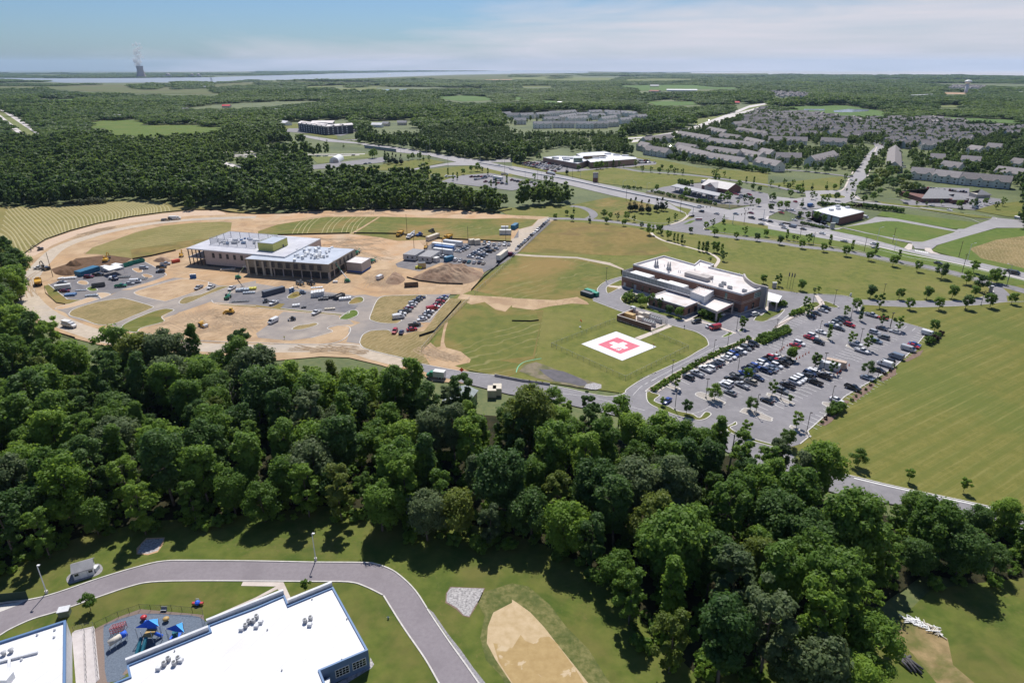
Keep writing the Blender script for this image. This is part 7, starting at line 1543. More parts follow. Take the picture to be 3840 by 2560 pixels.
truck('B',1785,1138,'B 1840,1135 1735,1140','white',LGREY,'white tractor unit with flatbed in the park-and-ride','flat',12);truck('C',355,1113,'C 400,1122 310,1103','maroon',LGREY,'tanker truck with silver barrel on the highway','tank',15,'tanker truck');truck('C',1255,768,'C 1290,765 1210,770','dark',DGREY,'dark truck on the distant right motorway','box',14)
truck('E',1045,757,'E 1010,750 1070,765','navy',LGREY,'dark blue truck beside the pipe stacks','flat',6.5);truck('B',2285,1118,'B 2265,1118 2305,1118','white',CREAM,'white and tan truck at the right end of the park-and-ride','dump',8);truck('H',393,88,'H 370,92 418,85','white',CB,'blue and white box truck behind the pharmacy','box',7);truck('C',1765,1190,'C 1740,1195 1790,1185','navy',CW,'dark truck behind the fuel shop','box',8)
YP=PAINTS['yellow'];GP_=PAINTS['green']
def art_dump(t,u,v,hd,label):
 p=g(t,u,v,0);e=empty('articulated_dump_truck',p,heading(hd));mb=MB();mb.box(1.6,4.6,-1.1,1.1,1.0,2.0,.1);mb.box(1.4,2.9,-.9,.9,2.001,3.2,.1);mb.build('cab',YP,e);MB().box(1.5,2.95,-.93,.93,2.3,2.95).build('windows',CGLASS,e)
 b=MB();b.add([(-4.6,-1.4,1.5),(1.1,-1.4,1.2),(1.1,1.4,1.2),(-4.6,1.4,1.5),(-5.2,-1.6,2.6),(1.4,-1.6,2.9),(1.4,1.6,2.9),(-5.2,1.6,2.6)],[(0,3,2,1),(0,1,5,4),(1,2,6,5),(2,3,7,6),(3,0,4,7)]);b.add([(-5.0,-1.45,2.3),(1.3,-1.45,2.3),(1.3,1.45,2.3),(-5.0,1.45,2.3)],[(0,1,2,3)]);b.build('bed',YP,e);wheels(e,(-3.6,-1.9,3.2),1.5,.85,width=.6);return tag(e,label,'dump truck')
art_dump('E',357,795,'E 360,820 350,765','tan articulated dump truck on the haul road at the left');art_dump('F',1322,350,'F 1345,325 1285,370','yellow articulated dump truck beside the tall pole');art_dump('F',1758,385,'F 1795,370 1725,400','yellow articulated dump truck beyond the cream container')
def tracks(mb,L_=3.4,w=2.4):
 for s in (-1,1):mb.box(-L_/2,L_/2,s*w/2-.28,s*w/2+.28,.05,.75,.12)
def excavator(t,u,v,hd,label,col='yellow',sc=1.0):
 p=g(t,u,v,0);e=empty('excavator',p,heading(hd) if isinstance(hd,str) else hd,sc);m=MB();tracks(m,3.8,2.6);m.build('tracks',DGREY,e);m=MB();m.box(-2.2,1.2,-1.3,1.3,.95,1.9,.08);m.build('body',PAINTS[col],e);c=MB();c.box(.1,1.6,.35,1.3,1.91,3.0,.08);c.build('cab',PAINTS[col],e);MB().box(.3,1.63,.4,1.34,2.1,2.8).build('windows',CGLASS,e)
 a=MB();a.tube((1.2,-.2,1.8),(3.4,-.2,4.6),.32,.26,6);a.tube((3.4,-.2,4.6),(5.6,-.2,3.6),.26,.22,6);a.build('boom',PAINTS[col],e);s=MB();s.tube((5.6,-.2,3.6),(6.0,-.2,1.3),.22,.16,6);s.build('stick',PAINTS[col],e);MB().add([(5.5,-.8,1.3),(6.6,-.8,1.3),(6.2,-.8,.3),(5.5,.4,1.3),(6.6,.4,1.3),(6.2,.4,.3)],[(0,1,2),(5,4,3),(0,3,4,1),(1,4,5,2),(2,5,3,0)]).build('bucket',DGREY,e);return tag(e,label,'excavator')
excavator('E',975,590,'E 960,600 1010,560','tan excavator working on the dark topsoil');excavator('E',372,485,'E 395,480 335,490','small dark excavator on the erosion blanket',col='dark',sc=.8);excavator('E',425,665,'E 440,650 400,640','dark excavator beside the leaning pole','dark');excavator('F',1560,470,'F 1545,480 1575,450','small yellow excavator left of the trailers','yellow',.7);excavator('E',1668,545,'E 1660,560 1675,520','yellow lift truck at the left end of the clinic','yellow',.8)
def dozer(t,u,v,hd,label,col='yellow',sc=1.0):
 p=g(t,u,v,0);e=empty('bulldozer',p,heading(hd),sc);m=MB();tracks(m,3.6,2.2);m.build('tracks',DGREY,e);m=MB();m.box(-.2,2.0,-.6,.6,.8,1.8,.08);m.box(-1.8,-.2,-.9,.9,.8,1.7,.05);m.build('body',PAINTS[col],e);m=MB();m.box(-1.3,.0,-.7,.7,1.71,2.8,.1);m.build('cab',PAINTS[col],e);MB().box(-1.2,-.1,-.73,.73,1.9,2.6).build('windows',CGLASS,e)
 m=MB();m.box(2.5,2.7,-1.7,1.7,.15,1.25);m.box(1.0,2.5,-1.35,-1.15,.5,.7);m.box(1.0,2.5,1.15,1.35,.5,.7);m.build('blade',PAINTS[col],e);return tag(e,label,'bulldozer')
dozer('E',2115,1068,'E 2150,1070 2080,1070','yellow bulldozer grading the dirt pad');dozer('F',1620,320,'F 1640,325 1600,310','dark bulldozer on the grass by the silt fence','dark')
def roller(t,u,v,hd,label):
 p=g(t,u,v,0);e=empty('road_roller',p,heading(hd));MB().lathe([(.75,-1.0),(.78,-.95),(.78,.95),(.75,1.0)],(2.0,0,.78),18,'y').build('drum',LGREY,e);m=MB();m.box(.2,2.9,-1.2,-1.02,.5,1.0);m.box(.2,2.9,1.02,1.2,.5,1.0);m.box(-2.4,-.4,-.75,.75,.8,1.6,.08);m.box(-.4,.6,-.6,.6,.7,1.3);m.build('body',YP,e);m=MB();m.box(-.6,.6,-.7,.7,2.4,2.5)
 for x in (-.5,.5):
  for y in (-.6,.6):m.box(x-.05,x+.05,y-.05,y+.05,1.301,2.4)
 m.build('canopy',YP,e);wheels(e,(-1.4,),1.0,.75,width=.5);return tag(e,label,'road roller')
roller('E',1865,1185,'E 1830,1170 1900,1195','yellow road roller with steel drum on the dirt pad')
def skid(t,u,v,hd,label,col='dark'):
 p=g(t,u,v,0);e=empty('skid_steer',p,heading(hd));m=MB();m.box(-1.3,1.0,-.6,.6,.4,1.2,.05);m.build('body',PAINTS[col],e);MB().box(-.5,.8,-.5,.5,1.201,2.0,.06).build('cab',DGREY,e);m=MB();
 for s in (-1,1):m.box(-1.2,1.5,s*.75-.08,s*.75+.08,.9,1.2)
 m.box(1.6,2.2,-.9,.9,.1,.6);m.build('loader_arm',PAINTS[col],e);wheels(e,(-.7,.6),.85,.42,width=.3);return tag(e,label,'skid steer')
skid('F',340,1128,'F 370,1125 300,1135','dark skid steer on the grey patch of the pad');skid('F',90,965,'F 60,970 130,955','grey loader beside the white pickup','grey')
def telehandler(t,u,v,hd,label,col='grey'):
 p=g(t,u,v,0);e=empty('telehandler',p,heading(hd));m=MB();m.box(-2.4,2.2,-.9,.9,.8,1.5,.06);m.build('body',PAINTS[col],e);m=MB();m.box(-.6,.9,.2,1.0,1.501,2.5,.06);m.build('cab',DGREY,e);MB().tube((-2.2,-.4,1.9),(3.8,-.4,2.4),.24,.18,6).build('boom',PAINTS[col],e);wheels(e,(-1.6,1.5),1.2,.65,width=.4);MB().box(3.7,4.9,-.9,.1,.9,1.0).build('forks',DGREY,e);return tag(e,label,'telehandler')
telehandler('F',405,800,'F 360,785 460,815','grey telehandler parked before the clinic front');telehandler('F',505,800,'F 480,790 540,810','smaller handler with dark cab right of the long telehandler','dark');telehandler('F',930,520,'F 915,530 950,505','green telehandler behind the concrete annex','green');telehandler('F',1070,600,'F 1055,605 1090,590','green forklift right of the concrete annex','green');telehandler('E',2095,930,'E 2075,950 2120,905','green boom handler on the dark material yard','green')
def boom_lift(t,u,v,tip,label,col='green',dz=9.0):
 p=g(t,u,v,0);e=empty('boom_lift',p,.4);m=MB();m.box(-1.6,1.6,-1.1,1.1,.5,.9,.05);m.build('base',PAINTS[col],e);wheels(e,(-1.1,1.1),1.15,.45,width=.35);m=MB();m.box(-1.4,.9,-.8,.8,.95,1.8,.06);m.build('turntable',PAINTS[col],e)
 q_=Vector((*PT(tip,dz)[0],dz));inv=Matrix.Rotation(-.4,4,'Z') @ Matrix.Translation((-p[0],-p[1],0));q_=inv @ q_;s=Vector((0,0,1.9));mid=s.lerp(q_,.5)
 MB().tube(s,mid,.28,.24,6).build('boom',WHITEM,e);MB().tube(mid,q_,.18,.14,6).build('fly_boom',PAINTS[col],e);b=MB();b.box(q_.x-.9,q_.x+.9,q_.y-.5,q_.y+.5,q_.z-.1,q_.z)
 for x in (-.9,.9):
  for y in (-.5,.5):b.box(q_.x+x-.04,q_.x+x+.04,q_.y+y-.04,q_.y+y+.04,q_.z,q_.z+1.1)
 b.box(q_.x-.9,q_.x+.9,q_.y-.54,q_.y-.46,q_.z+1.1,q_.z+1.16);b.box(q_.x-.9,q_.x+.9,q_.y+.46,q_.y+.54,q_.z+1.1,q_.z+1.16);b.build('basket',DGREY,e);return tag(e,label,'boom lift')
boom_lift('F',840,778,'F 725,598','green boom lift reaching up to the right end of the clinic');boom_lift('E',2190,745,'E 2245,635','green boom lift beside the brick wing of the clinic');boom_lift('F',430,885,'F 365,825','blue-grey boom lift folded by the grass island','bluegrey',3.5)
e=empty('mobile_crane',g('F',1420,370),heading('F 1380,385 1470,335'));m=MB();m.box(-5,5,-1.2,1.2,.9,1.6);m.box(3.2,5,-1.2,1.2,1.601,2.6,.06);m.build('carrier',WHITEM,e);wheels(e,(-4,-2.8,2.4,3.8),1.15,.55,width=.4);MB().tube((-2,0,2.4),(7,0,3.2),.4,.3,6).build('boom',LGREY,e);m=MB();m.box(-3.5,-.5,-1,1,1.601,2.8);m.build('turret',LGREY,e);tag(e,'white mobile crane with stowed boom beside the tall pole','crane')
truck('F',1502,355,'F 1485,360 1525,350','blue',CB,'blue tractor beside the mobile crane','flat',5,'tractor')
box_thing('compressor','E',1617,597,4.2,2,1.7,'E 1585,605 1655,590',mat('orange_red_machine',(.50,.08,.04),rough=.5),'orange-red compressor left of the clinic','compressor',ribs=False,wheels_=False)
# ================================================================== landscape trees, one by one
TR={
'H':('105,435,r0 170,388,k1 232,398,y0 265,402,y0 310,470,r0 375,425,r1 510,500,r0 565,452,k1 715,540,r0 770,492,k1 925,580,r0 985,528,k1 1145,630,r0 1195,590,k1 1365,680,v1 1590,745,v0 1820,798,v0 1885,690,v1 1945,862,v0 2100,785,v0 2050,790,v0 1888,912,r0','along the frontage road'),
'H2':('935,925,r0 1202,935,r0 1455,935,r0 1687,930,r0','in the upper entrance drive row'),
'H3':('1022,1015,r1 1300,1030,r0 1567,1030,r0 1812,1025,r0 2037,1010,r0 2237,978,r0','in the lower entrance drive row'),
'H4':('300,857,r0 90,812,r1 460,875,y0 420,882,y0 345,1025,r1 375,1095,r1 812,1040,r0 715,1098,r1 845,1132,k1 1047,1180,r1 1193,1222,r1 1522,1235,r0 555,1302,k1 760,1350,r1 905,1402,r1 205,1492,r0 430,1552,r1','in the far car park half'),
'I':('938,222,r1 1385,512,r0 1607,585,r1 1762,640,r1 1210,838,r1 1372,908,y0 682,882,v0 1012,978,v0 425,1008,v1 322,772,r1 205,932,y0 990,702,r0 1435,1140,r1 965,1208,r1 1350,1310,v0 780,472,y0 2092,655,v0','in the near car park half'),
'G':('395,203,r0 505,165,r0 568,140,k0 553,216,r0 712,232,k0 865,242,r0 1025,262,r0 845,185,v0 905,202,v1 970,206,r1 1050,206,v0 1118,228,r1 1192,282,r0 1435,248,r1 1500,212,r1 1640,330,r0','along the link road above the dry field'),
'G2':('1262,345,v0 1345,325,r0 1372,345,k1 1432,388,v1 1488,408,k1 1520,415,k1 1558,430,k1 1583,438,y0 1750,500,k1 1790,508,k1 1713,492,k1 1855,503,v1 1888,512,k1 1925,532,k1 1940,585,r1 1820,600,y0 1780,500,k1','along the curving footpath'),
'G3':('1785,292,r0 1845,270,r1 1940,242,k0 1860,358,r0 1950,322,y0 2060,382,r0 2140,347,r1 2250,402,r0 2330,362,r0 2308,790,r0','on the verge below the highway crossing'),
'G4':('1182,1000,r0 1280,1000,v0 1362,1030,r1 1440,1085,r0 1528,1108,r0 1098,893,y0 1070,908,y0 1045,922,y0 1038,942,y0 1045,962,y0 1070,972,y0 2112,1205,r1','in the beds before the hospital'),
'C':('1198,1090,r1 1275,1092,r1 1353,1102,r0 1375,1066,r0 1458,1072,r0 1432,1112,r1 1490,1112,r1 1520,1090,y0 1563,1117,r1 1845,1130,r1 1877,1112,r1 1948,1132,r1 2000,1165,y0 2085,1235,v0 2150,1192,k1 2220,1197,k1','along the road past the long lawn'),
'C2':('505,1112,p0 205,1162,r1 310,1192,r1 365,1200,r1 135,1222,r0 930,1042,k1 870,1052,r1 985,1045,r1 1025,1052,y0 775,1065,v0 815,1062,v0 610,1082,r0 715,1022,v1 1135,1042,r1 245,985,v0 75,1015,v1 30,1005,v0 380,1015,r1','around the rehab centre'),
'C3':('1330,1270,v1 1920,1370,v0 1980,1365,v0 1600,1325,v0 1875,1178,v0 2260,1402,r0 2140,1372,r1 2190,1392,r1 2075,1395,y0 2210,1260,v1 2270,1275,r0','around the fuel station'),
'B':('1905,1115,r0 1975,1090,v1 2035,1085,v0 2075,1095,r1 1765,1120,k1 2130,1115,k1 1850,1160,k1 1812,1165,k1 2305,1200,k1 2160,1230,k1 2205,1228,k1 1590,990,r1 1540,985,k0 1505,975,v0 1440,975,v0 1400,985,v1','around the park-and-ride'),
'D':('25,1226,r1 100,1242,y0 148,1215,r1 190,1252,r0 230,1222,r1 208,1322,r0 272,1272,r0 315,1230,k0 310,1302,r0 403,1255,k0 532,1253,k0 605,1256,r0 670,1227,r1 710,1165,r1 310,1416,k0 170,1432,r0 100,1432,r0 25,1452,r0 40,1362,v0 500,1387,r1 548,1372,r1 622,1352,r0 767,1362,r1 877,1372,r0 400,1342,r1 440,1332,y0 805,1192,y0 770,1252,r1 720,1277,y0','around the roundabout'),
'D2':('965,1352,v0 1190,1312,r0 1258,1342,r0 1015,1302,r0 1362,1402,y0 1450,1406,y0 1590,1396,y0 1750,1422,r0 1885,1422,v0 1990,1392,r0 2095,1432,r1 2150,1402,r1 1770,1455,y0','around the hipped office'),
'D3':('175,1082,v0 270,1062,r1 350,1082,v0 435,1092,v0 525,1102,v0 322,932,v1 380,926,v1 740,982,v1 690,972,v0 640,940,v1 680,1062,v0 600,1072,v0 1200,950,v0 1285,970,r0 1345,967,r0 1430,972,r0 1680,975,v0 1745,975,v0 985,1040,r0 1050,1040,r0 820,870,r1 55,868,r1 610,870,y0','among the townhouses'),
}
NAMES_=dict(r0='broad round',r1='small round',k0='dense conical',k1='slim upright',v0='loose spreading',v1='airy vase-shaped',y0='young',p0='tall conical',b0='low',b1='rounded')
rt=random.Random(17)
for key,(s,where) in TR.items():
 its=[i_.split(',') for i_ in s.split()];its.sort(key=lambda q_:float(q_[0]))
 for i,(u,v,k) in enumerate(its):
  x,y=g(key[0],float(u),float(v));m=rt.choice(['mid','light','mid','light','dark'] if k[0] !='p' else ['pine'])
  plant(k,x,y,rt.uniform(.88,1.1)*(.62 if key=='I' and k[0]=='v' else dict(I=.74,H4=.8,G=.68,G2=.8,G3=.78,G4=.72,C=.85,H=.88).get(key,.92)),m,'tree','%s tree, %s from left %s' % (NAMES_[k],ordn(i),where),'tree','planted trees '+where,rt)
for i,(u,v) in enumerate(((1085,1452),(1130,1448),(1185,1468),(1250,1470),(1325,1455),(1375,1445))):
 x,y=g('C',u,v);plant('p0',x,y,rt.uniform(.95,1.15),'pine','pine_tree','dark pine, %s from left in the tight pine clump' % ordn(i),'tree','pines in the clump',rt)
x,y=g('C',1408,1447);plant('r1',x,y,1,'dark','tree','low rounded tree at the right end of the pine clump','tree')
CL_=[(850,1280),(880,1250),(905,1270),(940,1290),(930,1215),(965,1190),(990,1250),(1030,1240),(1060,1180),(1100,1150),(1140,1130),(1110,1230),(1150,1250),(1190,1200),(1220,1220),(1255,1175),(1280,1190),(1310,1290),(1345,1280),(1380,1300),(1010,1150),(1250,1280)]
for i,(u,v) in enumerate(sorted(CL_)):x,y=g('D',u,v);plant(rt.choice(['v0','r0','v0']),x,y,rt.uniform(1.05,1.35),rt.choice(['dark','mid','dark','olive']),'tree','full-crowned tree, %s from left in the grove right of the avenue' % ordn(i),'tree','trees of the grove',rt)
CP_=[(1190,985),(1225,1010),(1260,1000),(1290,1020),(1335,1015),(1090,950),(1070,958)]
for i,(u,v) in enumerate(sorted(CP_)):x,y=g('B',u,v+8);plant('p0' if i>1 else 'v0',x,y,1.2,'pine' if i>1 else 'mid','conifer','dark conifer, %s from left in the group below the bridge' % ordn(i),'tree','conifers below the bridge',rt)
for i,(u,v,k,m) in enumerate(((825,268,'v0','mid'),(1290,410,'y0','light'),(1795,498,'y0','light'))):x,y=g('K',u,v);plant(k,x,y,1 if k=='y0' else .62,m,'tree',['low leafy','tiny staked','small umbrella-shaped'][i]+' tree on the mown field beside the lower road','tree',None,rt)
x,y=g('M',457,728);plant('y0',x,y,.75,'mid','tree','small tree in a mulch ring behind the school roof','tree');x,y=g('L',835,900);plant('v1',x,y,.55,'mid','tree','young tree with feathery crown beside the school drive','tree')
# shrubs: silver hedge at the forest edge, beds
def shrubs(t,u0,v0,u1,v1,n,key,mats_,where,group,s=1.0,jit=6):
 for i in range(n):
  u=u0+(u1-u0)*i/max(1,n-1)+rt.uniform(-jit,jit);v=v0+(v1-v0)*i/max(1,n-1)+rt.uniform(-jit,jit)*.5;x,y=g(t,u,v)
  m_=rt.choice(mats_);plant(key,x,y,s*rt.uniform(.75,1.2),m_,'shrub','%s, %s from left %s' % ({'silver':'silvery shrub','mid':'green shrub','light':'bright green shrub','purple':'dark red shrub'}[m_],ordn(i),where),'shrub',group,rt)
shrubs('F',540,108,1950,95,26,'b1',['silver','silver','mid'],'along the foot of the far forest','silvery shrubs at the forest foot',1.7,14);shrubs('E',740,70,960,52,5,'b1',['silver'],'at the corner of the hay field','shrubs at the hay field',1.6)
shrubs('I',120,800,520,560,16,'b0',['mid','light'],'in the lower half of the car park hedge','shrubs of the car park hedge',.8);shrubs('I',540,545,990,328,16,'b0',['mid','light'],'in the upper half of the car park hedge','shrubs of the car park hedge',.8)
shrubs('I',1075,345,1350,240,16,'b1',['light','mid'],'on the planted triangle above the cars','shrubs on the planted triangle',.72,9);shrubs('I',1130,360,1360,265,14,'b1',['light','mid'],'along the lower edge of the planted triangle','shrubs on the planted triangle',.66,7)
shrubs('G',1770,1095,1880,1120,6,'b1',['mid'],'beside the emergency canopy','shrubs beside the canopy',1.1);shrubs('G',1070,950,1220,955,5,'b1',['silver','mid'],'in the courtyard bed','shrubs in the courtyard bed',1.0);shrubs('H',50,995,150,1000,5,'b1',['light'],'in the bed below the entrance canopy','shrubs at the entrance',.8)
shrubs('H',215,1085,300,1060,5,'b0',['light'],'on the ramp bank','shrubs on the ramp bank',1.1);shrubs('I',1760,1010,1830,965,5,'b1',['mid'],'at the mulch bed corner','shrubs at the mulched kerb',.95);shrubs('H',1475,1345,1580,1265,7,'b1',['mid','purple'],'at the far mulch bed','shrubs at the mulched kerb',.8);shrubs('I',1665,1090,2340,585,16,'b0',['mid','purple'],'along the mulched kerb','shrubs at the mulched kerb',.42)
shrubs('C',1290,1278,1850,1395,22,'b1',['mid','light'],'in the bed below the fuel station','shrubs below the fuel station',.85,12);shrubs('C',1030,1240,1180,1250,6,'b1',['mid'],'on the lawn edge left of the fuel station','shrubs on the lawn edge',.8);shrubs('C',1540,1205,1640,1215,5,'b1',['mid'],'behind the fuel canopy','shrubs behind the fuel canopy',1.5)
shrubs('H',480,75,860,95,14,'b1',['mid','purple'],'behind the pharmacy','shrubs behind the pharmacy',1.0);shrubs('H',890,95,1230,135,16,'b1',['mid'],'in the long hedge right of the pharmacy','shrubs right of the pharmacy',1.1,8);shrubs('H',300,240,510,290,12,'b0',['mid'],'before the pharmacy car park','shrubs before the pharmacy',.9)
shrubs('C',1430,965,2340,1100,30,'b1',['mid'],'in the long hedge below the townhouses','shrubs below the townhouses',1.7,12);shrubs('D',780,1085,840,960,9,'b1',['light'],'up the left side of the avenue','shrubs up the avenue, left',1.1);shrubs('D',905,1110,970,930,11,'b1',['mid'],'up the right side of the avenue','shrubs up the avenue, right',1.2)
shrubs('H',292,195,510,232,4,'v1',['mid'],'of the street trees before the pharmacy','street trees before the pharmacy',.85,2)
# trees within the neighbourhoods, verge thickets
def garden():
 rg=np.random.default_rng(11);P=[]
 for reg,n in ((PT('C 1130,880 1500,760 1800,690 2180,560 2352,520 D 0,570 700,615 1200,610 1830,660 2352,705 2352,1230 1300,1110 900,1110 D 0,1030 C 1900,1060 1430,960'),4200),(PT('C -100,575 600,548 1260,600 1000,660 200,700 0,665'),70)):
  xs=[p[0] for p in reg];ys=[p[1] for p in reg];c=np.stack([rg.uniform(min(xs),max(xs),n*3),rg.uniform(min(ys),max(ys),n*3)],1);c=c[inpoly(c,reg)][:n];P.append(c)
 P=np.concatenate(P);hp=np.array([(h[0],h[1]) for h in ALLH]);ok=np.ones(len(P),bool)
 for i in range(0,len(P),400):d=np.min(np.hypot(P[i:i+400,0:1]-hp[:,0],P[i:i+400,1:2]-hp[:,1]),axis=1);ok[i:i+400] &=d>5.2
 for o in COL.objects:
  if o.name.startswith('townhouse_row'):
   wl=[c for c in o.children if c.name.startswith('wall')][0];L_=max(v.co.x for v in wl.data.vertices);D_=max(v.co.y for v in wl.data.vertices);a=o.rotation_euler[2];dx=P[:,0]-o.location.x;dy=P[:,1]-o.location.y;lx=dx*math.cos(a)+dy*math.sin(a);ly=-dx*math.sin(a)+dy*math.cos(a)
   ok &=~((lx>-3) & (lx<L_+3) & (ly>-9) & (ly<D_+3))
 for pl in GREEN_:ok &=~inpoly(P,pl)
 for pl in ROADX:ok &=~inpoly(P,pl)
 P=P[ok];n=len(P);s=rg.uniform(.5,.9,n)
 scatter('garden_trees',np.stack([P[:,0],P[:,1],np.zeros(n)],1),np.stack([s,s,s*rg.uniform(.8,1.1,n)],1),rg.integers(0,5,n),srcs,'green garden trees between the houses of the neighbourhood','garden trees',12)
ROADX=[PT('D 740,1160 780,1120 900,945 940,900 1005,840 1075,840 1070,870 990,950 920,1060 900,1140 830,1200 740,1245'),PT('D 1390,1225 1850,1240 1850,1300 1400,1390'),PT('C 1350,860 1500,840 1500,880 1380,900')]
garden()
# ================================================================== poles, lamps, signals
def pole(name,t,u,v,h,r,m,label,cat,group=None,arm=None,head=None,double=False):
 p=g(t,u,v);e=empty(name,p);MB().tube((0,0,0),(0,0,h),r,r*.7,8).build('pole',m,e)
 if head:
  for s in ((-1,1) if double else (1,)):MB().box(s*.25-.35 if s<0 else .05,s*.25+.35 if s>0 else-.05,-.2,.2,h-.05,h+.14).build('lamp_head',m,e)
 if arm:
  a=arm;mb=MB();mb.tube((0,0,h),(a[0],a[1],h+.6),r*.6,r*.4,6);mb.box(a[0]-.5,a[0]+.5,a[1]-.18,a[1]+.18,h+.5,h+.68);mb.build('arm',m,e)
 return tag(e,label,cat,group)
BRZ=mat('bronze_pole',(.05,.045,.04),rough=.5);WOODP=mat('wood_pole',(.12,.095,.07),rough=.9)
def base(e_):MB().lathe([(.32,0),(.32,.7)],(0,0,0),12).build('concrete_base',G_KERB,e_)
LP_=[('I',603,862),('I',670,487),('I',290,683),('I',320,968),('I',895,640),('I',1290,472),('I',1290,872),('I',1062,1012),('I',1528,1187),('I',1748,932),('I',1683,612),('I',1640,302),('I',2015,378),('I',2183,680),('I',2293,225),('I',1245,290),('I',885,245),('I',800,412),('I',1937,130),('H',605,985),('H',1052,928),('H',412,970),('H',1955,990),('H',2190,818),('H',1120,1208),('G',865,770),('G',1100,1035)]
LP_.sort(key=lambda q_:px(*q_)[0])
for i,(t,u,v) in enumerate(LP_):base(pole('lamp_post',t,u,v,7.3,.11,BRZ,'dark lamp post on a round concrete base, %s from left around the hospital'%ordn(i),'lamp post','hospital lamp posts',head=True,double=i%2==0))
for i,(t,u,v) in enumerate((('L',430,742),('M',550,440))):base(pole('lamp_post',t,u,v,7.6,.12,WHITEM,'pale tall lamp post %s of the school drive'%['at the left bend','above the straight'][i],'lamp post',head=True))
UP=[('H',1752,550,10),('H',1145,418,10),('H',882,500,9.5),('H',295,362,10),('H',1783,690,11),('G',1545,135,11),('G',2130,250,11),('C',1545,1452,11),('C',1048,1352,12),('C',795,1197,12),('C',555,1142,12),('C',235,1182,12),('F',1388,328,13),('F',1948,417,11),('F',1453,477,8),('F',1713,532,10),('F',2295,425,12),('E',487,732,14),('B',582,800,10),('B',1765,1055,12),('B',2285,1105,14),('H',415,430,8)]
UP.sort(key=lambda q_:px(*q_[:3])[0])
for i,(t,u,v,h) in enumerate(UP):
 e=pole('utility_pole',t,u,v,h,.16,WOODP,'brown wooden utility pole, %s from left across the scene'%ordn(i),'pole','wooden utility poles')
 if t in 'HGC':MB().box(-1.1,1.1,-.08,.08,h-1.0,h-.85).build('crossarm',WOODP,e)
CB_=[('H',1000,407,9),('H',1158,497,9),('H',1830,582,10),('H',2200,772,9),('H',200,240,8),('C',1018,1242,7),('C',1135,1252,7),('C',1237,1267,7),('C',122,1155,9),('C',268,1165,9),('C',628,1145,9),('B',1330,908,10),('B',1362,912,10),('B',1568,935,10),('B',1600,935,22),('B',1920,988,10),('B',2060,1005,10),('B',2260,1008,10),('B',1500,1045,10),('B',840,810,8),('A',1800,915,10)]
CB_.sort(key=lambda q_:px(*q_[:3])[0])
for i,(t,u,v,h) in enumerate(CB_):pole('street_lamp',t,u,v,h,.12,LGREY,'grey curved-arm street lamp, %s from left along the highway'%ordn(i),'street lamp','highway street lamps',arm=(2.2 if i%2 else-2.2,.3))
for i,(u,v,hh) in enumerate(((172,836,9),(197,841,9),(221,846,9))):
 e=pole('flagpole','H',u,v,hh,.08,BRZ,'%s one of three dark flagpoles at the hospital entrance'%['left','middle','right'][i],'flagpole','flagpoles at the hospital');MB().box(.06,.5,-.03,.03,hh-2.6,hh-.6).build('flag',mat('furled_flag',(.05,.05,.12),rough=.8),e)
def signal(t,u,v,dx,dy,label):
 p=g(t,u,v);e=empty('traffic_signal',p);MB().tube((0,0,0),(0,0,7.2),.22,.16,8).build('mast',LGREY,e);MB().tube((0,0,6.6),(dx,dy,7.2),.14,.08,6).build('arm',LGREY,e)
 for k in (.55,.75,.95):MB().box(dx*k-.2,dx*k+.2,dy*k-.2,dy*k+.2,5.7,6.9).build('signal_head',mat('signal_black',(.03,.025,.02),rough=.5),e)
 return tag(e,label,'traffic signal')
signal('G',1660,168,14,2,'traffic signal mast at the lower left corner of the crossing');signal('G',2027,247,13,8,'traffic signal mast at the lower right corner of the crossing');signal('G',1995,105,-17,1,'traffic signal mast at the fuel station corner');signal('G',2310,195,-14,6,'traffic signal mast on the far right corner of the crossing')
# ================================================================== fences and barriers
CHAIN=bpy.data.materials.new('chain_link');CHAIN.use_nodes=True;b_=CHAIN.node_tree.nodes['Principled BSDF'];b_.inputs['Base Color'].default_value=(.20,.22,.19,1);b_.inputs['Alpha'].default_value=.16;MATS['chain_link']=CHAIN
SILT=mat('black_silt_fabric',(.022,.022,.024),rough=.8)
def fence(name,pts,h,panel,post,label,cat='fence',step=3.0,pr=.05,group=None,rail=True,z0=0.0):
 if isinstance(pts,str):pts=PT(pts)
 e=empty(name,(pts[0][0],pts[0][1],0));o=Vector((pts[0][0],pts[0][1]));pan=MB();k=0;rl=MB();np_=0
 for i in range(len(pts)-1):
  a=Vector(pts[i])-o;b=Vector(pts[i+1])-o;pan.add([(a.x,a.y,.02),(b.x,b.y,.02),(b.x,b.y,h),(a.x,a.y,h)],[(0,1,2,3)]);rl.tube((a.x,a.y,h+.02),(b.x,b.y,h+.02),pr*.6,pr*.6,4) if rail else None
  n=max(1,round((b-a).length/step))
  for j in range(n+(i==len(pts)-2)):
   if np_<98:c=a.lerp(b,j/n);MB().tube((c.x,c.y,0),(c.x,c.y,h+.08),pr,pr,5).build('post',post,e);np_+=1
 pan.build('panel',panel,e)
 if rail:rl.build('top_rail',post,e)
 return tag(e,label,cat,group)
fence('chain_link_fence','G 1290,1255 1620,1392 J 2070,548 1390,240 G 362,1370 938,1143 1215,1240',1.6,CHAIN,GREYM,'chain link fence enclosing the helipad lawn',step=3.2)
fence('silt_fence','E 222,572 226,518 420,390 650,310 900,243 1200,182 1500,142 1760,116 2000,118 2200,148 F 0,156 300,150 500,127 1000,116 1500,106 1700,101 2100,142 2200,140 2352,112',.8,SILT,WOODP,'long black silt fence curving round the back of the site',step=9,rail=False)
fence('silt_fence','E 1220,572 1400,540 1615,490',.9,SILT,WOODP,'short black silt fence above the contractor lot',rail=False,step=5);fence('silt_fence','F 200,349 860,333',.9,SILT,WOODP,'black silt fence behind the clinic',rail=False,step=5)
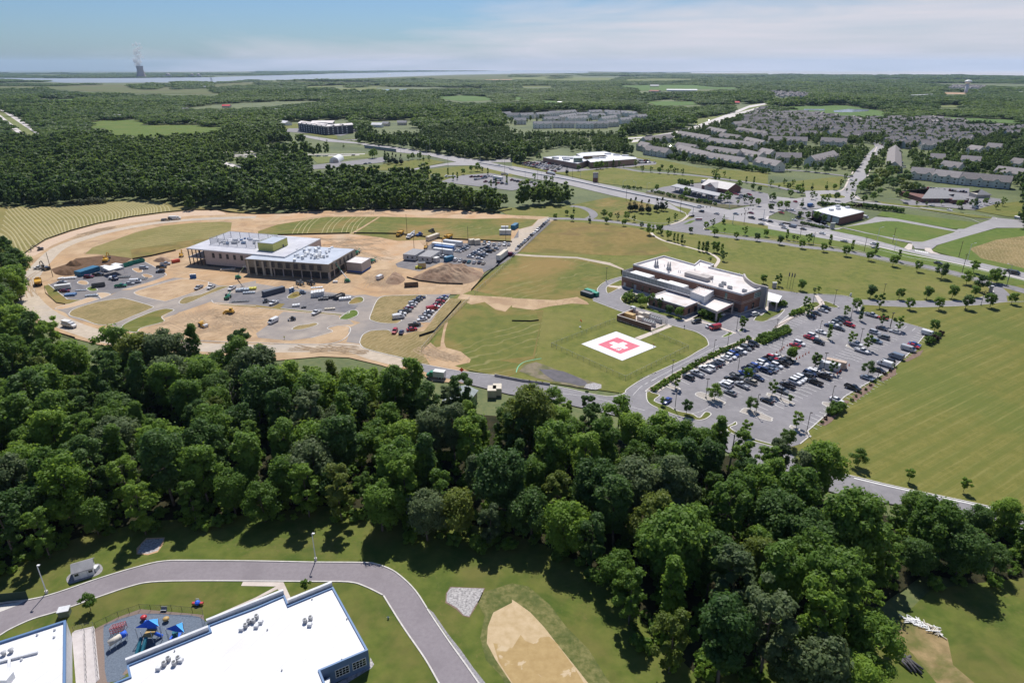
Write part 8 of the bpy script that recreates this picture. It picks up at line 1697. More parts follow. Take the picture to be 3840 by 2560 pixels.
fence('silt_fence','F 900,333 1140,335 1300,338 1700,382 2352,412',.9,SILT,WOODP,'black silt fence behind the parked machines',rail=False,step=6);fence('silt_fence','F 1500,1280 1540,1268 1640,1235 1885,960',1.0,SILT,WOODP,'black silt fence right of the new car park',rail=False,step=4)
fence('silt_fence','F 1978,858 2100,730 2180,665 2345,510',1.0,SILT,WOODP,'black silt fence along the gravel lot',rail=False,step=4);fence('silt_fence','E 318,1162 430,1210 560,1260 690,1298',.9,SILT,WOODP,'black silt fence at the lower left of the haul road',rail=False,step=4)
fence('silt_fence','F 1385,738 1500,770 1700,795 1900,800',.8,SILT,WOODP,'black silt fence at the foot of the earth mound',rail=False,step=4);fence('silt_fence','G 0,1137 170,1140 245,1132 ',.6,SILT,WOODP,'small dark silt fence in the green field',rail=False,step=4);fence('silt_fence','E 408,815 420,880 520,970 600,982',.5,SILT,WOODP,'thin silt fence round the contractor lot corner',rail=False,step=5)
fence('chain_link_fence','F 1520,1412 1700,1200 1960,945',1.8,CHAIN,LGREY,'chain link fence down to the clay patch',step=4);fence('chain_link_fence','F 2010,890 2200,720 2352,570 G 60,510 380,212',1.8,CHAIN,LGREY,'chain link fence beside the gravel track',step=4)
fence('playground_fence','L 880,1065 1090,965 1290,895 1580,905 1865,932 1905,1095',1.5,CHAIN,BLACKM,'black metal fence round the playground',step=2.2,pr=.04)
SCRN=mat('dark_green_screen',(.025,.05,.035),rough=.8);fence('screen_fence','L -300,840 0,825 262,800',2.2,SCRN,SCRN,'dark green screen fence at the left edge',step=2.5)
fence('handrail','L 780,1105 790,1330 800,1568',1.0,CHAIN,DGREY,'metal handrail between the school wings',step=1.5,pr=.03);fence('handrail','L 675,1090 760,1060 860,1040 905,1530',1.0,CHAIN,DGREY,'metal railing beside the brown playground border',step=1.5,pr=.03)
jl=PT('J 872,515 1000,540 1130,565 1250,580 1370,597');tot=[]
for i in range(len(jl)-1):
 a,b=Vector(jl[i]),Vector(jl[i+1]);n=round((b-a).length/3.2)
 for j in range(n):tot.append((a.lerp(b,(j+.5)/n),math.atan2(b.y-a.y,b.x-a.x)))
for i,(c,a) in enumerate(tot):
 e=MB().add([(-1.5,-.3,0),(1.5,-.3,0),(1.5,.3,0),(-1.5,.3,0),(-1.5,-.1,.85),(1.5,-.1,.85),(1.5,.1,.85),(-1.5,.1,.85)],[(0,3,2,1),(4,5,6,7),(0,1,5,4),(1,2,6,5),(2,3,7,6),(3,0,4,7)]).build('concrete_barrier',CONCW)
 e.location=(c.x,c.y,.06);e.rotation_euler=(0,0,a);tag(e,'concrete road barrier, %s from left in the line beside the pond basin'%ordn(i),'barrier','concrete barriers in a line')
CONE=mat('orange_cone',(.70,.10,.02),rough=.5)
CN=[(1255,450),(1285,432),(1305,420),(1320,402),(1352,385),(1550,450),(1520,465),(1495,480),(1465,495),(1437,508),(1680,517),(1833,628),(1845,618),(1893,588),(1920,567),(1810,645),(1205,487)]
for i,(u,v) in enumerate(sorted(CN)):x,y=g('I',u,v);e=MB().lathe([(.28,.06),(.24,.1),(.05,.95)],(0,0,0),8).build('traffic_cone',CONE);e.location=(x,y,.04);tag(e,'orange traffic cone, %s from left in the hospital car park'%ordn(i),'traffic cone','cones in the car park')
# stall lines
def stalls(s,head,half,name='parking_line',z=.05,step=2.75):
 a,b=[Vector(p) for p in PT(s)];hd=heading(head);d=Vector((math.cos(hd),math.sin(hd)))*half;n=int((b-a).length/step);mb=MB();w_=(b-a).normalized()*.07
 for i in range(n+1):c=a.lerp(b,i/n);mb.add([(*(c-d-w_),z),(*(c-d+w_),z),(*(c+d+w_),z),(*(c+d-w_),z)],[(0,3,2,1)])
 tag(mb.build(name,PAINT_W),kind='structure')
for s,h in (('I 400,715 1080,385',2.6),('I 560,850 1250,505',2.4),('I 690,880 1400,545',2.4),('I 1040,1000 1680,610',2.4),('I 1260,935 1800,660',2.4),('I 1560,1120 2300,620',2.5),('H 60,1390 700,1130',2.4),('H 210,1420 720,1190',2.4),('H 620,1500 1010,1250',2.4),('H 780,1490 1180,1260',2.4),('H 1240,1470 1440,1240',2.4),('H 190,1190 420,1060',2.4)):stalls(s,HL,h)
stalls('G 1740,1160 2000,1230','G 1660,1155 1730,1140',2.3);stalls('I 1060,310 1215,250',HL,2.2);stalls('H 1180,1180 1420,1230','H 1160,1560 1330,1400',2.2)
stalls('F 1275,1105 1505,925',CL,2.4);stalls('F 1545,1135 1735,925',CL,2.4)
band('edge_line','I 20,750 240,632 430,530 640,425 720,380',.12,PAINT_W,.06);band('lane_line','J 2140,690 2230,600 2352,540',.12,PAINT_W,.06);band('lane_line','J 1450,670 1700,700 1900,740 2250,830',.12,PAINT_W,.06);band('lane_line','I 700,910 560,985 440,1010',.1,PAINT_W,.055)
# ================================================================== school roof, yard and playground
def condenser(t,u,v,n=2,vert=True,e=None):
 x,y=g(t,u,v,4.2)
 for k in range(n):
  o=MB().lathe([(.42,0),(.44,.1),(.44,.85),(.36,.88)],(x+.25*k,y+1.05*k,4.19),14).build('condenser',GREYM,e_s);MB().lathe([(.26,0),(.26,.05)],(x+.25*k,y+1.05*k,5.075),10).build('fan',DGREY,o)
for t,u,v,n in (('L',1512,1405,2),('L',1603,1400,2),('L',2258,1055,2),('L',2330,1010,2),('M',452,1010,1),('M',502,985,1)):condenser(t,u,v,n)
for t,u,v in (('L',1460,1440),('L',1662,1368),('L',2220,1080),('M',495,1040),('M',45,1015),('M',5,1055)):x,y=g(t,u,v,4.2);MB().box(x-.45,x+.45,y-.4,y+.4,4.19,4.85,.05).build('roof_box',LGREY,e_s)
for t,u,v in (('M',515,800),('M',787,1352),('M',238,1450),('M',105,1080),('L',1605,1275),('M',835,980)):x,y=g(t,u,v,4.2);MB().tube((x,y,4.19),(x,y,4.55),.14,.14,8).build('vent',GREYM,e_s)
e2_=[o for o in COL.objects if o.name.startswith('school_building')][-1]
for t,u,v in (('L',40,1310),('L',108,1285)):x,y=g(t,u,v,4.4);MB().lathe([(.35,0),(.35,.6),(.5,.7),(.2,.9)],(x,y,4.42),12).build('exhaust_fan',GREYM,e2_)
for t,u,v in (('L',505,1085),('L',500,1150),('L',345,1130),('L',200,1360)):x,y=g(t,u,v,4.4);MB().lathe([(.22,0),(.22,.35),(.1,.45)],(x,y,4.42),10).build('vent',LGREY,e2_)
a=Vector((*g('L',0,1375,4.6),4.7));b=Vector((*g('L',350,1285,4.6),4.7));c_=Vector((*g('L',75,1500,4.6),4.7));m_=Vector((*g('L',90,1345,4.6),4.7));md=MB();md.tube(a,b,.32,.32,4);md.tube(m_,c_,.32,.32,4);md.build('duct',LGREY,e2_);x,y=g('L',60,1540,4.5);MB().box(x-2.6,x+1.2,y-1.2,y+.6,4.42,5.9).build('roof_unit',WHITEM,e2_)
# membrane seams
sm=MB()
for k in range(9):
 for s0,s1,ee in ((('M',60+k*105,900+k*30),('L',1300+k*150,1700),0),)[:0]:pass
SAIL=mat('blue_shade_cloth',(.03,.12,.66),(.05,.18,.78),scale=.4,rough=.6);SAIL2=mat('light_blue_shade_cloth',(.10,.42,.88),rough=.6)
def sail(cs,z,apex,label,m=SAIL,two=None):
 P=[Vector((*PT(c,z)[0],z)) for c in cs];c=sum(P,Vector())/4;top=Vector((c.x,c.y,z+apex));e=empty('shade_canopy',(c.x,c.y,0));o=Vector((c.x,c.y,0));mb=MB()
 for i in range(4):
  a,b=P[i]-o,P[(i+1)%4]-o;mb.cur=1 if i in (1,2) else 0;mid=(a+b)/2-((a+b)/2)*.10;mb.add([tuple(a),tuple(mid),tuple(b),tuple(top-o)],[(0,1,3),(1,2,3)])
 mb.build('cloth',(m,two or m),e)
 for p in P:MB().tube((p.x-o.x,p.y-o.y,0),tuple(p-o),.07,.07,6).build('post',LGREY,e)
 return tag(e,label,'shade canopy')
sail(('L 1240,1060','L 1335,990','L 1450,975','L 1460,1045'),3.6,.9,'larger blue peaked shade canopy over the playground',SAIL,SAIL2);sail(('L 1520,1070','L 1600,1060','L 1675,1008','L 1695,1103'),3.4,.8,'smaller blue peaked shade canopy at the right of the playground',SAIL,SAIL2)
def at3(t,u,v,z):return Vector((*g(t,u,v,z),z))
e=empty('play_tunnel',(0,0,0));a=at3('L',1000,1205,1.5);b=at3('L',1160,1105,1.5);MB().tube(a,a.lerp(b,.68),.62,.62,14).build('tube',CREAM,e,True);MB().tube(a.lerp(b,.69),b,.64,.64,14).build('tube_end',SAIL,e,True)
mb=MB()
for f in (0,.33,.66,1):
 c=a.lerp(b,f)
 for s in (-.7,.7):mb.tube((c.x+s*.5,c.y-s*.8,0),(c.x+s*.5,c.y-s*.8,2.0),.05,.05,5)
mb.build('frame',LGREY,e);tag(e,'raised cream and blue crawl tunnel on posts in the playground','play tunnel')
e=empty('climbing_frame',(0,0,0));mb=MB();
for f in range(6):c=at3('L',1035+f*24,1110-f*7,0);mb.tube((c.x,c.y-.6,0),(c.x,c.y-.6,1.6),.05,.05,5);mb.tube((c.x,c.y+.6,0),(c.x,c.y+.6,1.6),.05,.05,5);mb.tube((c.x,c.y-.6,1.6),(c.x,c.y+.6,1.6),.05,.05,5);mb.tube((c.x,c.y-.6,1.0),(c.x,c.y+.6,1.0),.05,.05,5)
c0_=at3('L',1035,1110,0);c1_=at3('L',1155,1075,0)
for z in (.5,1,1.6):
 for s in (-.6,.6):mb.tube((c0_.x,c0_.y+s,z),(c1_.x,c1_.y+s,z),.05,.05,5)
mb.build('bars',RED,e);tag(e,'red metal climbing frame at the top left of the playground','climbing frame')
e=empty('play_structure',(0,0,0));TEAL=mat('teal_plastic',(.02,.14,.20),rough=.4);c=at3('L',1390,1160,0);MB().box(c.x-1,c.x+1,c.y-1,c.y+1,1.4,1.55).build('deck',TANM,e);mb=MB()
for sx in (-1,1):
 for sy in (-1,1):mb.tube((c.x+sx,c.y+sy,0),(c.x+sx,c.y+sy,3.0),.06,.06,6)
mb.build('post',LGREY,e);s0=Vector((c.x-.6,c.y-1.1,1.5));s1=at3('L',1275,1310,.2)
for d_ in (-.5,.45):mb=MB();mb.tube(s0+Vector((d_,0,0)),s1+Vector((d_,0,0)),.36,.36,6);mb.build('slide',TEAL,e)
mb=MB();mb.tube((c.x+1,c.y,1.5),at3('L',1490,1135,.3),.34,.34,8);mb.build('side_slide',SAIL,e);MB().box(c.x-1.05,c.x+1.05,c.y+1.0,c.y+1.08,1.56,2.4).build('side_panel',SAIL,e);tag(e,'play structure with twin dark slides under the larger blue canopy','play structure')
e=empty('play_structure',(0,0,0));c=at3('L',1625,1175,0);MB().box(c.x-.9,c.x+.9,c.y-.8,c.y+.8,1.1,1.22).build('deck',SAIL,e);mb=MB()
for sx in (-1,1):
 for sy in (-1,1):mb.tube((c.x+sx*.9,c.y+sy*.8,0),(c.x+sx*.9,c.y+sy*.8,2.6),.06,.06,6)
mb.build('post',LGREY,e);MB().tube((c.x+.9,c.y,1.2),at3('L',1735,1160,.2),.28,.28,8).build('slide',CREAM,e);MB().lathe([(.5,0),(.62,.5),(.5,1)],(c.x,c.y,1.25),10).build('play_barrel',TEAL,e);tag(e,'toddler play structure with cream slide under the smaller canopy','play structure')
for (u,v,m,lb,nm) in ((1325,985,RED,'red round spring rider behind the big canopy','spring_rider'),(1530,1000,TANM,'yellow spring rider near the top of the playground','spring_rider')):
 c=at3('L',u,v,0);e=empty(nm,c);MB().lathe([(.15,0),(.15,.35)],(0,0,0),8).build('spring',DGREY,e);MB().lathe([(.2,.35),(.62,.55),(.66,.75),(.4,1.0),(.1,1.05)],(0,0,0),12).build('seat',m,e,True);tag(e,lb,'spring rider')
c=at3('L',1820,850,0);e=empty('rocker',c);MB().box(-1.2,1.2,-.3,.3,.4,.7,.05).build('seat',RED,e);MB().lathe([(.5,.3),(.6,.6),(.5,.9)],(0,0,0),12).build('body',SAIL,e,True);MB().beam([(-.4,0,.8),(-.3,.2,1.5),(.3,.2,1.5),(.4,0,.8)],.06).build('handle',LGREY,e);tag(e,'red and blue rocking seat standing alone on the grass','rocker')
c=at3('L',1508,905,0);MBq=MB();MBq.box(-.6,.6,-.3,.3,.35,.45);MBq.box(-.6,.6,.25,.3,.46,1.0);MBq.box(-.55,-.45,-.2,.2,0,.35);MBq.box(.45,.55,-.2,.2,0,.35);o=MBq.build('bench',GREYM);o.location=c;tag(o,'grey bench against the playground fence','bench')
c=at3('L',600,940,0);e=empty('transformer',c,.3);MB().box(-1,1,-.8,.8,0,1.5,.05).build('cabinet',mat('olive_cabinet',(.12,.15,.11),(.16,.19,.14),scale=2,rough=.6),e);MB().box(-1.1,1.1,-.9,.9,1.502,1.6,.03).build('lid',LGREY,e);tag(e,'olive green transformer cabinet beside the school drive','transformer')
c=at3('M',1215,978,0);e=empty('fire_hydrant',c);MB().lathe([(.12,0),(.16,.1),(.12,.15),(.12,.55),(.15,.6),(.05,.75)],(0,0,0),10).build('barrel',TEAL,e);MB().tube((-.25,0,.45),(.25,0,.45),.06,.06,6).build('nozzle',WHITEM,e);tag(e,'small teal hydrant on the grass inside the drive bend','fire hydrant')
c=at3('L',885,530,0);o=MB().box(-.5,.5,-.7,.7,0,1.0,.04).build('utility_box',LGREY);o.location=c;tag(o,'grey utility box beside the garden shed','utility box')
# ================================================================== spoil heaps, stacks and other site things
def mound(s,h,m,label,seed=1,top=.0):
 pl=smooth_line(PT(s),True,4);c=Vector((sum(p[0] for p in pl)/len(pl),sum(p[1] for p in pl)/len(pl)));rr=random.Random(seed);vs=[];fs=[];K=9;n=len(pl);ph=[rr.uniform(0,6) for _ in range(6)]
 for k in range(K+1):
  f=1-k/K
  for i,p in enumerate(pl):
   x=c.x+(p[0]-c.x)*f;y=c.y+(p[1]-c.y)*f;z=h*(1-max(0,(f-.35)/.65)**1.25)*(1+.10*math.sin(x*.7+ph[0])+.08*math.sin(y*.9+ph[1])+.06*math.sin((x+y)*1.7+ph[2])) if k else 0
   vs.append((x,y,z-.02))
 for k in range(K):
  for i in range(n):j=(i+1)%n;fs.append((k*n+i,k*n+j,(k+1)*n+j,(k+1)*n+i) if True else ())
 o=new_obj('earth_mound',mesh('earth_mound',vs,fs),None,(m,));bm=bmesh.new();bm.from_mesh(o.data);bmesh.ops.recalc_face_normals(bm,faces=bm.faces);bm.to_mesh(o.data);bm.free();return tag(o,label,'earth mound')
BROWN=mat('brown_spoil',(.20,.125,.08),(.31,.205,.14),scale=.5,detail=9,rough=.95,bump=.8,col3=(.38,.28,.19),scale3=.08,amt3=.6)
mound('F 1440,740 1560,690 1700,640 1850,640 2000,660 2085,700 2050,750 1950,790 1800,800 1600,775',5.0,BROWN,'big rounded brown earth mound below the gravel lot',3);mound('F 1190,790 1230,720 1280,690 1340,720 1370,760 1300,800',2.4,BROWN,'smaller ridge of loose soil left of the big mound',5)
mound('E 600,625 640,610 700,600 770,605 760,625 680,635',2.2,G_TOPSOIL,'dark topsoil cone behind the contractor lot',6);mound('E 500,700 560,670 680,655 760,680 720,705 600,722',2.0,G_TOPSOIL,'dark topsoil ridge behind the teal containers',7);mound('E 1405,585 1450,560 1520,560 1580,580 1540,598 1460,598',1.8,BROWN,'low brown soil heap left of the clinic',8)
def stack(t,u,v,w_,d,h,m,label,cat='stack',hd=.2,rows=3,group=None,name='material_stack',gap=.06):
 p=g(t,u,v);e=empty(name,p,hd)
 mb=MB();n=max(1,round(w_/1.3))
 for i in range(n):
  x0=-w_/2+i*w_/n;hh=h*random.Random(i*7+int(u)).uniform(.75,1.0);mb.box(x0+gap,x0+w_/n-gap,-d/2,d/2,.15,hh,.04)
 mb.build('bundles',m,e);MB().box(-w_/2,w_/2,-d/2,-d/2+.1,0,.14).build('pallet',WOODP,e);return tag(e,label,cat,group)
WRAP=mat('white_plastic_wrap',(.60,.60,.60),(.70,.70,.69),scale=1.5,rough=.4);DKP=mat('dark_bundles',(.08,.085,.095),(.14,.145,.155),scale=2,rough=.7);GLV=mat('galvanised_bundles',(.28,.32,.37),(.40,.44,.48),scale=2,rough=.5,metal=.2);YPIPE=mat('yellow_bundles',(.55,.50,.08),rough=.6)
stack('F',570,905,6.5,4.5,3.0,WRAP,'tall stack of white wrapped pallets on the material yard');stack('F',620,940,5,2.2,1.2,DKP,'low dark bundles right of the white stack');stack('F',680,925,6,2.6,1.5,DKP,'grey bundles between the white stack and the dumpster');stack('F',820,940,6,2.6,1.4,WRAP,'pale bundles right of the roll-off dumpster')
stack('E',2230,860,6.5,3,1.6,GLV,'galvanised stud bundles beside the green island');stack('E',2320,845,4,2.5,1.2,YPIPE,'yellow bundles next to the galvanised studs');stack('E',2290,882,6,1.8,.9,GLV,'low galvanised bundles in front');stack('F',370,1000,3.6,2.2,1.2,WRAP,'small white pallet stack on the grey yard');stack('F',440,1013,2.4,1.8,1.0,DKP,'small black pallet stack on the grey yard')
stack('F',680,1030,5,1.4,.8,CC,'low tan timber bundle by the thin grass strip');stack('E',745,858,5,1.2,.6,GLV,'pale ducts lying on the contractor lot');stack('E',845,908,6,1.6,.9,GLV,'long pale duct by the lower kerb of the contractor lot');stack('E',650,902,5,3,1.2,BLUET,'blue and white panels at the kerb of the contractor lot');stack('E',2210,958,8,2,.5,DKP,'black pipes spread on the dark yard');stack('E',620,748,9,2.6,.9,WRAP,'jumble of white materials left of the teal containers')
stack('E',1140,735,6,3,.6,DKP,'rebar mats in the middle of the contractor lot');stack('E',1300,750,6,4,.4,DKP,'dark pipes laid out near the oval island');stack('F',730,782,2.5,1.8,1.2,WRAP,'white bag stack at the foot of the green boom lift');stack('F',560,830,6,2,.4,LGREY,'pale sheets on the ground before the clinic');stack('E',2095,668,8,2.4,1.0,CC,'timber platform before the brick wing')
for k in range(3):box_thing('portable_toilet','E',1760+k*17,745-k*1,1.15,1.15,2.3,'E 1750,745 1800,742',CB,'blue portable toilet, %s from left of three'%ordn(k),'portable toilet','blue portable toilets',ribs=False,roofm=WHITEM)
for k in range(2):box_thing('portable_toilet','F',320+k*20,875-k*8,1.15,1.15,2.3,'F 310,885 350,865',BLUET,'%s of two pale blue portable toilets by the grass island'%['left','right'][k],'portable toilet','pale portable toilets',ribs=False,roofm=WHITEM)
for i,(u,v) in enumerate(((845,690),(893,672))):box_thing('storage_box','J',u,v,3.0,4.2,2.8,'J 815,712 868,712',CC,'%s cream ribbed storage box by the lower road'%['left','right'][i],'container')
box_thing('equipment_trailer','I',1738,595,7,2.6,2.6,'I 1665,590 1815,625',LGREY,'pale block-like container in the middle of the car park','container',ribs=False);box_thing('equipment_trailer','I',1795,575,7,2.2,2.7,'I 1665,590 1815,625',mat('rusty_top',(.42,.30,.22),(.55,.46,.38),scale=1,rough=.9),'container with rusty top behind the pale one','container',ribs=False)
def monument(t,u,v,w_,h,label,m=STONE,panel=None):
 p=g(t,u,v);e=empty('monument_sign',p,.0);MB().box(-w_/2,w_/2,-.4,.4,0,h).build('pillar',m,e);MB().box(-w_/2-.15,w_/2+.15,-.5,.5,h+.002,h+.25).build('cap',WHITEM,e);MB().box(-w_/2+.2,w_/2-.2,-.46,-.403,h*.45,h*.9).build('panel',panel or GREYM,e);return tag(e,label,'sign')
monument('H',2042,868,1.6,3.0,'grey monument sign at the entrance drive junction');monument('H',55,832,2,2.8,'grey sign pillar beside the hospital roundabout');monument('C',765,1182,5,9,'tall twin-pillar sign on the long lawn',DBRICK);monument('H',588,290,3,4.2,'pale sign before the pharmacy');monument('G',1715,212,5,1.6,'low white sign with red panel at the crossing',WHITEM,SIGNR)
p=g('J',567,492);e=empty('road_sign',p);MB().tube((0,0,0),(0,0,1),.05,.05,5).build('post',DGREY,e);MB().add([(-.9,-.03,1.6),(0,-.03,.7),(.9,-.03,1.6),(0,-.03,2.5),(-.9,.03,1.6),(0,.03,.7),(.9,.03,1.6),(0,.03,2.5)],[(0,1,2,3),(7,6,5,4),(0,4,5,1),(1,5,6,2),(2,6,7,3),(3,7,4,0)]).build('panel',mat('orange_red_sign',(.70,.07,.03),rough=.5),e);tag(e,'orange-red diamond work sign at the kerb of the lower road','sign')
p=g('G',625,1192);e=empty('windsock',p);MB().tube((0,0,0),(0,0,3.6),.06,.05,6).build('pole',LGREY,e);MB().tube((0,0,3.5),(.7,-.1,2.5),.26,.14,8).build('sock',CONE,e);MB().lathe([(.4,0),(.4,.3)],(0,0,0),8).build('base',WHITEM,e);tag(e,'orange windsock on a short pole beside the helipad fence','windsock')
p=g('H',757,908);o=MB().box(-.4,.4,-.3,.3,0,1.6,.1).build('info_post',WHITEM);o.location=(*p,0);tag(o,'white rounded post beside the entrance drive','post')
# rubble, debris, logs, hose, hay windrows
rr=random.Random(9)
e=empty('debris_pile',(0,0,0));mb=MB();
for k in range(60):
 c=Vector(g('O',rr.uniform(1235,1580),0)) if 0 else Vector(g('O',1250+rr.random()*330,0));f=rr.random();c=Vector(g('O',1255+f*320,975+f*125+rr.uniform(-30,30)));a=rr.uniform(-.6,.6)+math.pi/2*(rr.random()<.3)-.5;l_=rr.uniform(.5,1.4);d_=Vector((math.cos(a),math.sin(a)))*l_;mb.cur=1 if (f>.55 and rr.random()<.6) else 0;z=rr.uniform(.08,.4);mb.tube((c.x-d_.x,c.y-d_.y,z),(c.x+d_.x,c.y+d_.y,z+rr.uniform(-.1,.2)),.10,.10,4)
mb.build('boards',(WHITEM,CC),e);tag(e,'heap of white and tan broken boards at the edge of the lower right woods','debris')
for k,(a,b) in enumerate(((('O',1175,1315),('O',1410,1470)),(('O',1225,1290),('O',1360,1470)),(('O',1200,1330),('O',1320,1465)),(('O',1260,1320),('O',1425,1440)),(('O',1310,1320),('O',1240,1350)),(('O',1240,1300),('O',1415,1485)))):
 p0_,p1_=at3(*a,.3+.25*(k%3)),at3(*b,.25+.2*(k%2));o=MB().tube(p0_,p1_,.30,.2,8).build('log',mat('charred_bark',(.06,.058,.06),(.13,.125,.13),scale=3,rough=.95),None,True);tag(o,'dark fallen log, %s in the log heap in the lower right corner'%ordn(k),'log','logs in the heap')
e=band('garden_hose','J 1068,480 1085,430 1130,390 1200,370 1300,352',.35,mat('green_hose',(.10,.42,.22),rough=.5),.06,kind=None);tag(e,'curved green hose lying round the pond basin','hose')
hk=[('-300,200','-200,350','-60,560'),('0,330','90,400','150,600'),('60,90','200,240','385,412'),('400,90','560,210','600,318'),('700,65','850,160','880,246'),('1000,45','1150,120','1150,188'),('1300,35','1430,80','1440,148'),('1400,35','1560,75','1600,132')]
hk=[[tuple(map(float,q_.split(','))) for q_ in k] for k in hk];mb=MB()
for i in range(len(hk)-1):
 n=[8,6,9,8,9,11,4][i]
 for j in range(n):
  f=j/n;q3=[(hk[i][k][0]*(1-f)+hk[i+1][k][0]*f,hk[i][k][1]*(1-f)+hk[i+1][k][1]*f) for k in range(3)];ln=smooth_line([g('E',*q_) for q_ in q3],False,5);Lw,Rw=ribbon_pts(ln,1.0)
  for a in range(len(ln)-1):mb.add([(*Lw[a],.03),(*Rw[a],.03),(*Rw[a+1],.03),(*Lw[a+1],.03),(*ln[a],.2),(*ln[a+1],.2)],[(1,2,5,4),(3,0,4,5)])
tag(mb.build('hay_windrows',mat('cut_hay',(.31,.27,.13),(.40,.35,.18),scale=1.5,rough=.95)),'pale curving rows of cut hay on the field beside the haul road','hay',kind='stuff')
mb=MB()
for k in range(14):
 a,b=g('F',330+k*45,340),g('F',470+k*42,182);ln=smooth_line([a,((a[0]+b[0])/2-2,(a[1]+b[1])/2),b],False,4);Lw,Rw=ribbon_pts(ln,.5)
 if k in (4,5,9):continue
 for c in range(len(ln)-1):mb.add([(*Lw[c],.06),(*Rw[c],.06),(*Rw[c+1],.06),(*Lw[c+1],.06)],[(0,1,2,3)])
for k in range(9):
 ln=smooth_line(PT('E %d,%d %d,%d %d,%d'%(1000+k*60,500-k*24,1450+k*60,440-k*24,2000,395-k*19)),False,4);Lw,Rw=ribbon_pts(ln,.4)
 for c in range(len(ln)-1):mb.add([(*Lw[c],.06),(*Rw[c],.06),(*Rw[c+1],.06),(*Lw[c+1],.06)],[(0,1,2,3)])
tag(mb.build('mowing_rows',MATS['cut_hay']),'thin pale mowing rows on the site meadows','hay',kind='stuff')
rr=random.Random(31);mb=MB();dz=[(PT('E 1600,1060 2000,1010 2300,1040 F 200,1100 0,1250 E 2100,1290 1500,1230 1400,1170'),34),(PT('F 300,365 1200,370 1300,560 1200,600 950,500 500,430'),26),(PT('F 200,1360 900,1350 1100,1420 1000,1440 600,1420 200,1420'),12),(PT('E 400,640 250,740 230,850 290,960 360,900 300,800'),10),(PT('F 980,720 1250,600 1350,700 1200,860 960,870'),20),(PT('E 650,330 1500,190 1800,200 1300,230 900,320 600,430'),10),(PT('J 60,250 280,220 560,300 600,380 300,380'),16),(PT('F 500,120 1900,110 2200,150 1500,170 600,170'),14)]
for pl,n in dz:
 xs=[p[0] for p in pl];ys=[p[1] for p in pl];k=0;tr_=0
 while k<n and tr_<900:
  tr_+=1;x=rr.uniform(min(xs),max(xs));y=rr.uniform(min(ys),max(ys));a=rr.uniform(0,6.3);cv=rr.uniform(-.06,.06);ln=[]
  for j in range(rr.randint(7,16)):ln.append((x,y));x+=math.cos(a)*2.2;y+=math.sin(a)*2.2;a+=cv
  if not inpoly(np.array(ln),pl).all():continue
  k+=1;L1,R1=ribbon_pts(ln,1.9)
  for tl in (L1,R1):
   L2,R2=ribbon_pts(tl,.42)
   for c in range(len(tl)-1):zt=.062+.004*((k*2+(tl is R1)) % 22);mb.add([(*L2[c],zt),(*R2[c],zt),(*R2[c+1],zt),(*L2[c+1],zt)],[(0,1,2,3)])
tag(mb.build('tyre_tracks',mat('churned_soil',(.29,.20,.125),(.42,.31,.20),scale=1.2,rough=.95)),'dark curved tyre tracks pressed into the bare soil of the site','tyre tracks',kind='stuff')
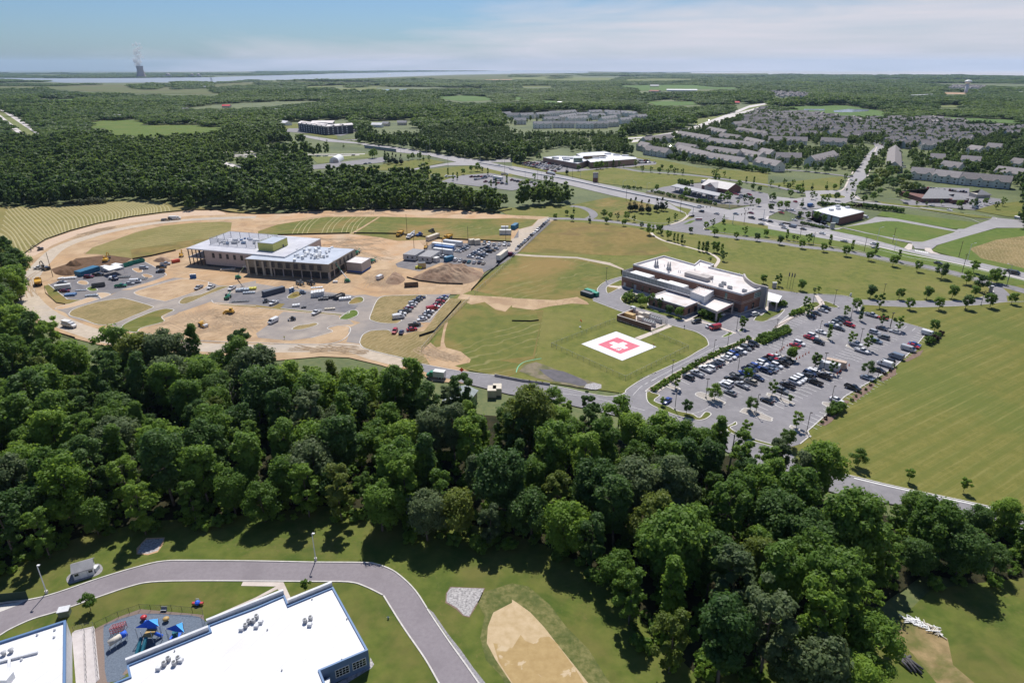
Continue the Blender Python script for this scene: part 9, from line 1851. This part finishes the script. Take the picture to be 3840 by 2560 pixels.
# ================================================================== people
def person(t,u,v,ang,shirt,trousers,label,bend=0.0):
 p=g(t,u,v);e=empty('person',p,ang)
 J=[(0,0,.95),(0,0,1.2),(0,.0,1.45),(0,0,1.56),(0,.02,1.66),(0,.02,1.76),(.10,0,.90),(.12,.22,.50),(.12,.10,.08),(.12,.24,.04),(-.10,0,.90),(-.12,-.05,.48),(-.12,-.28,.10),(-.12,-.16,.04),(.20,0,1.42),(.27,-.10,1.14),(.26,.06,.90),(.26,.10,.80),(-.20,0,1.42),(-.27,.10,1.14),(-.26,.26,.92),(-.26,.32,.83)]
 E_=[(0,1),(1,2),(2,3),(3,4),(4,5),(0,6),(6,7),(7,8),(8,9),(0,10),(10,11),(11,12),(12,13),(2,14),(14,15),(15,16),(16,17),(2,18),(18,19),(19,20),(20,21)]
 rd=[.15,.14,.16,.06,.10,.08,.10,.065,.05,.04,.10,.065,.05,.04,.07,.05,.04,.035,.07,.05,.04,.035]
 if bend:J=[(x,y+max(0,z-.95)*bend,z-max(0,z-.95)*bend*.5) for x,y,z in J]
 me=bpy.data.meshes.new('body');me.from_pydata(J,E_,[]);o=new_obj('body',me,e);m=o.modifiers.new('skin','SKIN');
 for i,v_ in enumerate(me.skin_vertices[0].data):v_.radius=(rd[i],rd[i]*.8)
 me.skin_vertices[0].data[0].use_root=True;o.modifiers.new('sub','SUBSURF').levels=1
 dg=bpy.context.evaluated_depsgraph_get();m2=bpy.data.meshes.new_from_object(o.evaluated_get(dg));o.modifiers.clear();o.data=m2
 m2.materials.clear()
 for mm in (mat('skin',(.45,.28,.20),rough=.6),shirt,trousers):m2.materials.append(mm)
 for f in m2.polygons:z=f.center.z;x=abs(f.center.x);f.material_index=2 if z<.98 and x<.2 else (1 if .98<z<1.5 else 0)
 return tag(e,label,'person')
person('G',1582,1205,.3,PAINTS['navy'],PAINTS['black'],'person in dark clothes walking on the drive beside the helipad lawn');person('G',1302,1368,2,RED,PAINTS['black'],'person in dark red bending at the right corner of the helipad',.8);person('F',262,1305,1,mat('hi_vis_vest',(.50,.60,.05),rough=.8),PAINTS['grey'],'worker in yellow vest standing at the island on the dirt pad')
# ================================================================== haze
hb=MB();hb.box(-26000,26000,-300,26500,-3,340)
hz=hb.build('haze',(),None);hm=bpy.data.materials.new('haze_air');hm.use_nodes=True;t=hm.node_tree;t.nodes.clear()
pv=t.nodes.new('ShaderNodeVolumePrincipled');pv.inputs['Color'].default_value=(.52,.72,1.0,1);pv.inputs['Density'].default_value=0.000026;pv.inputs['Anisotropy'].default_value=.2
oo=t.nodes.new('ShaderNodeOutputMaterial');t.links.new(pv.outputs[0],oo.inputs['Volume']);hz.data.materials.append(hm)
hm.cycles.homogeneous_volume=True if hasattr(hm.cycles,'homogeneous_volume') else True
tag(hz,kind='stuff');hz['label']='thin pale summer haze over the whole landscape';hz['category']='haze'
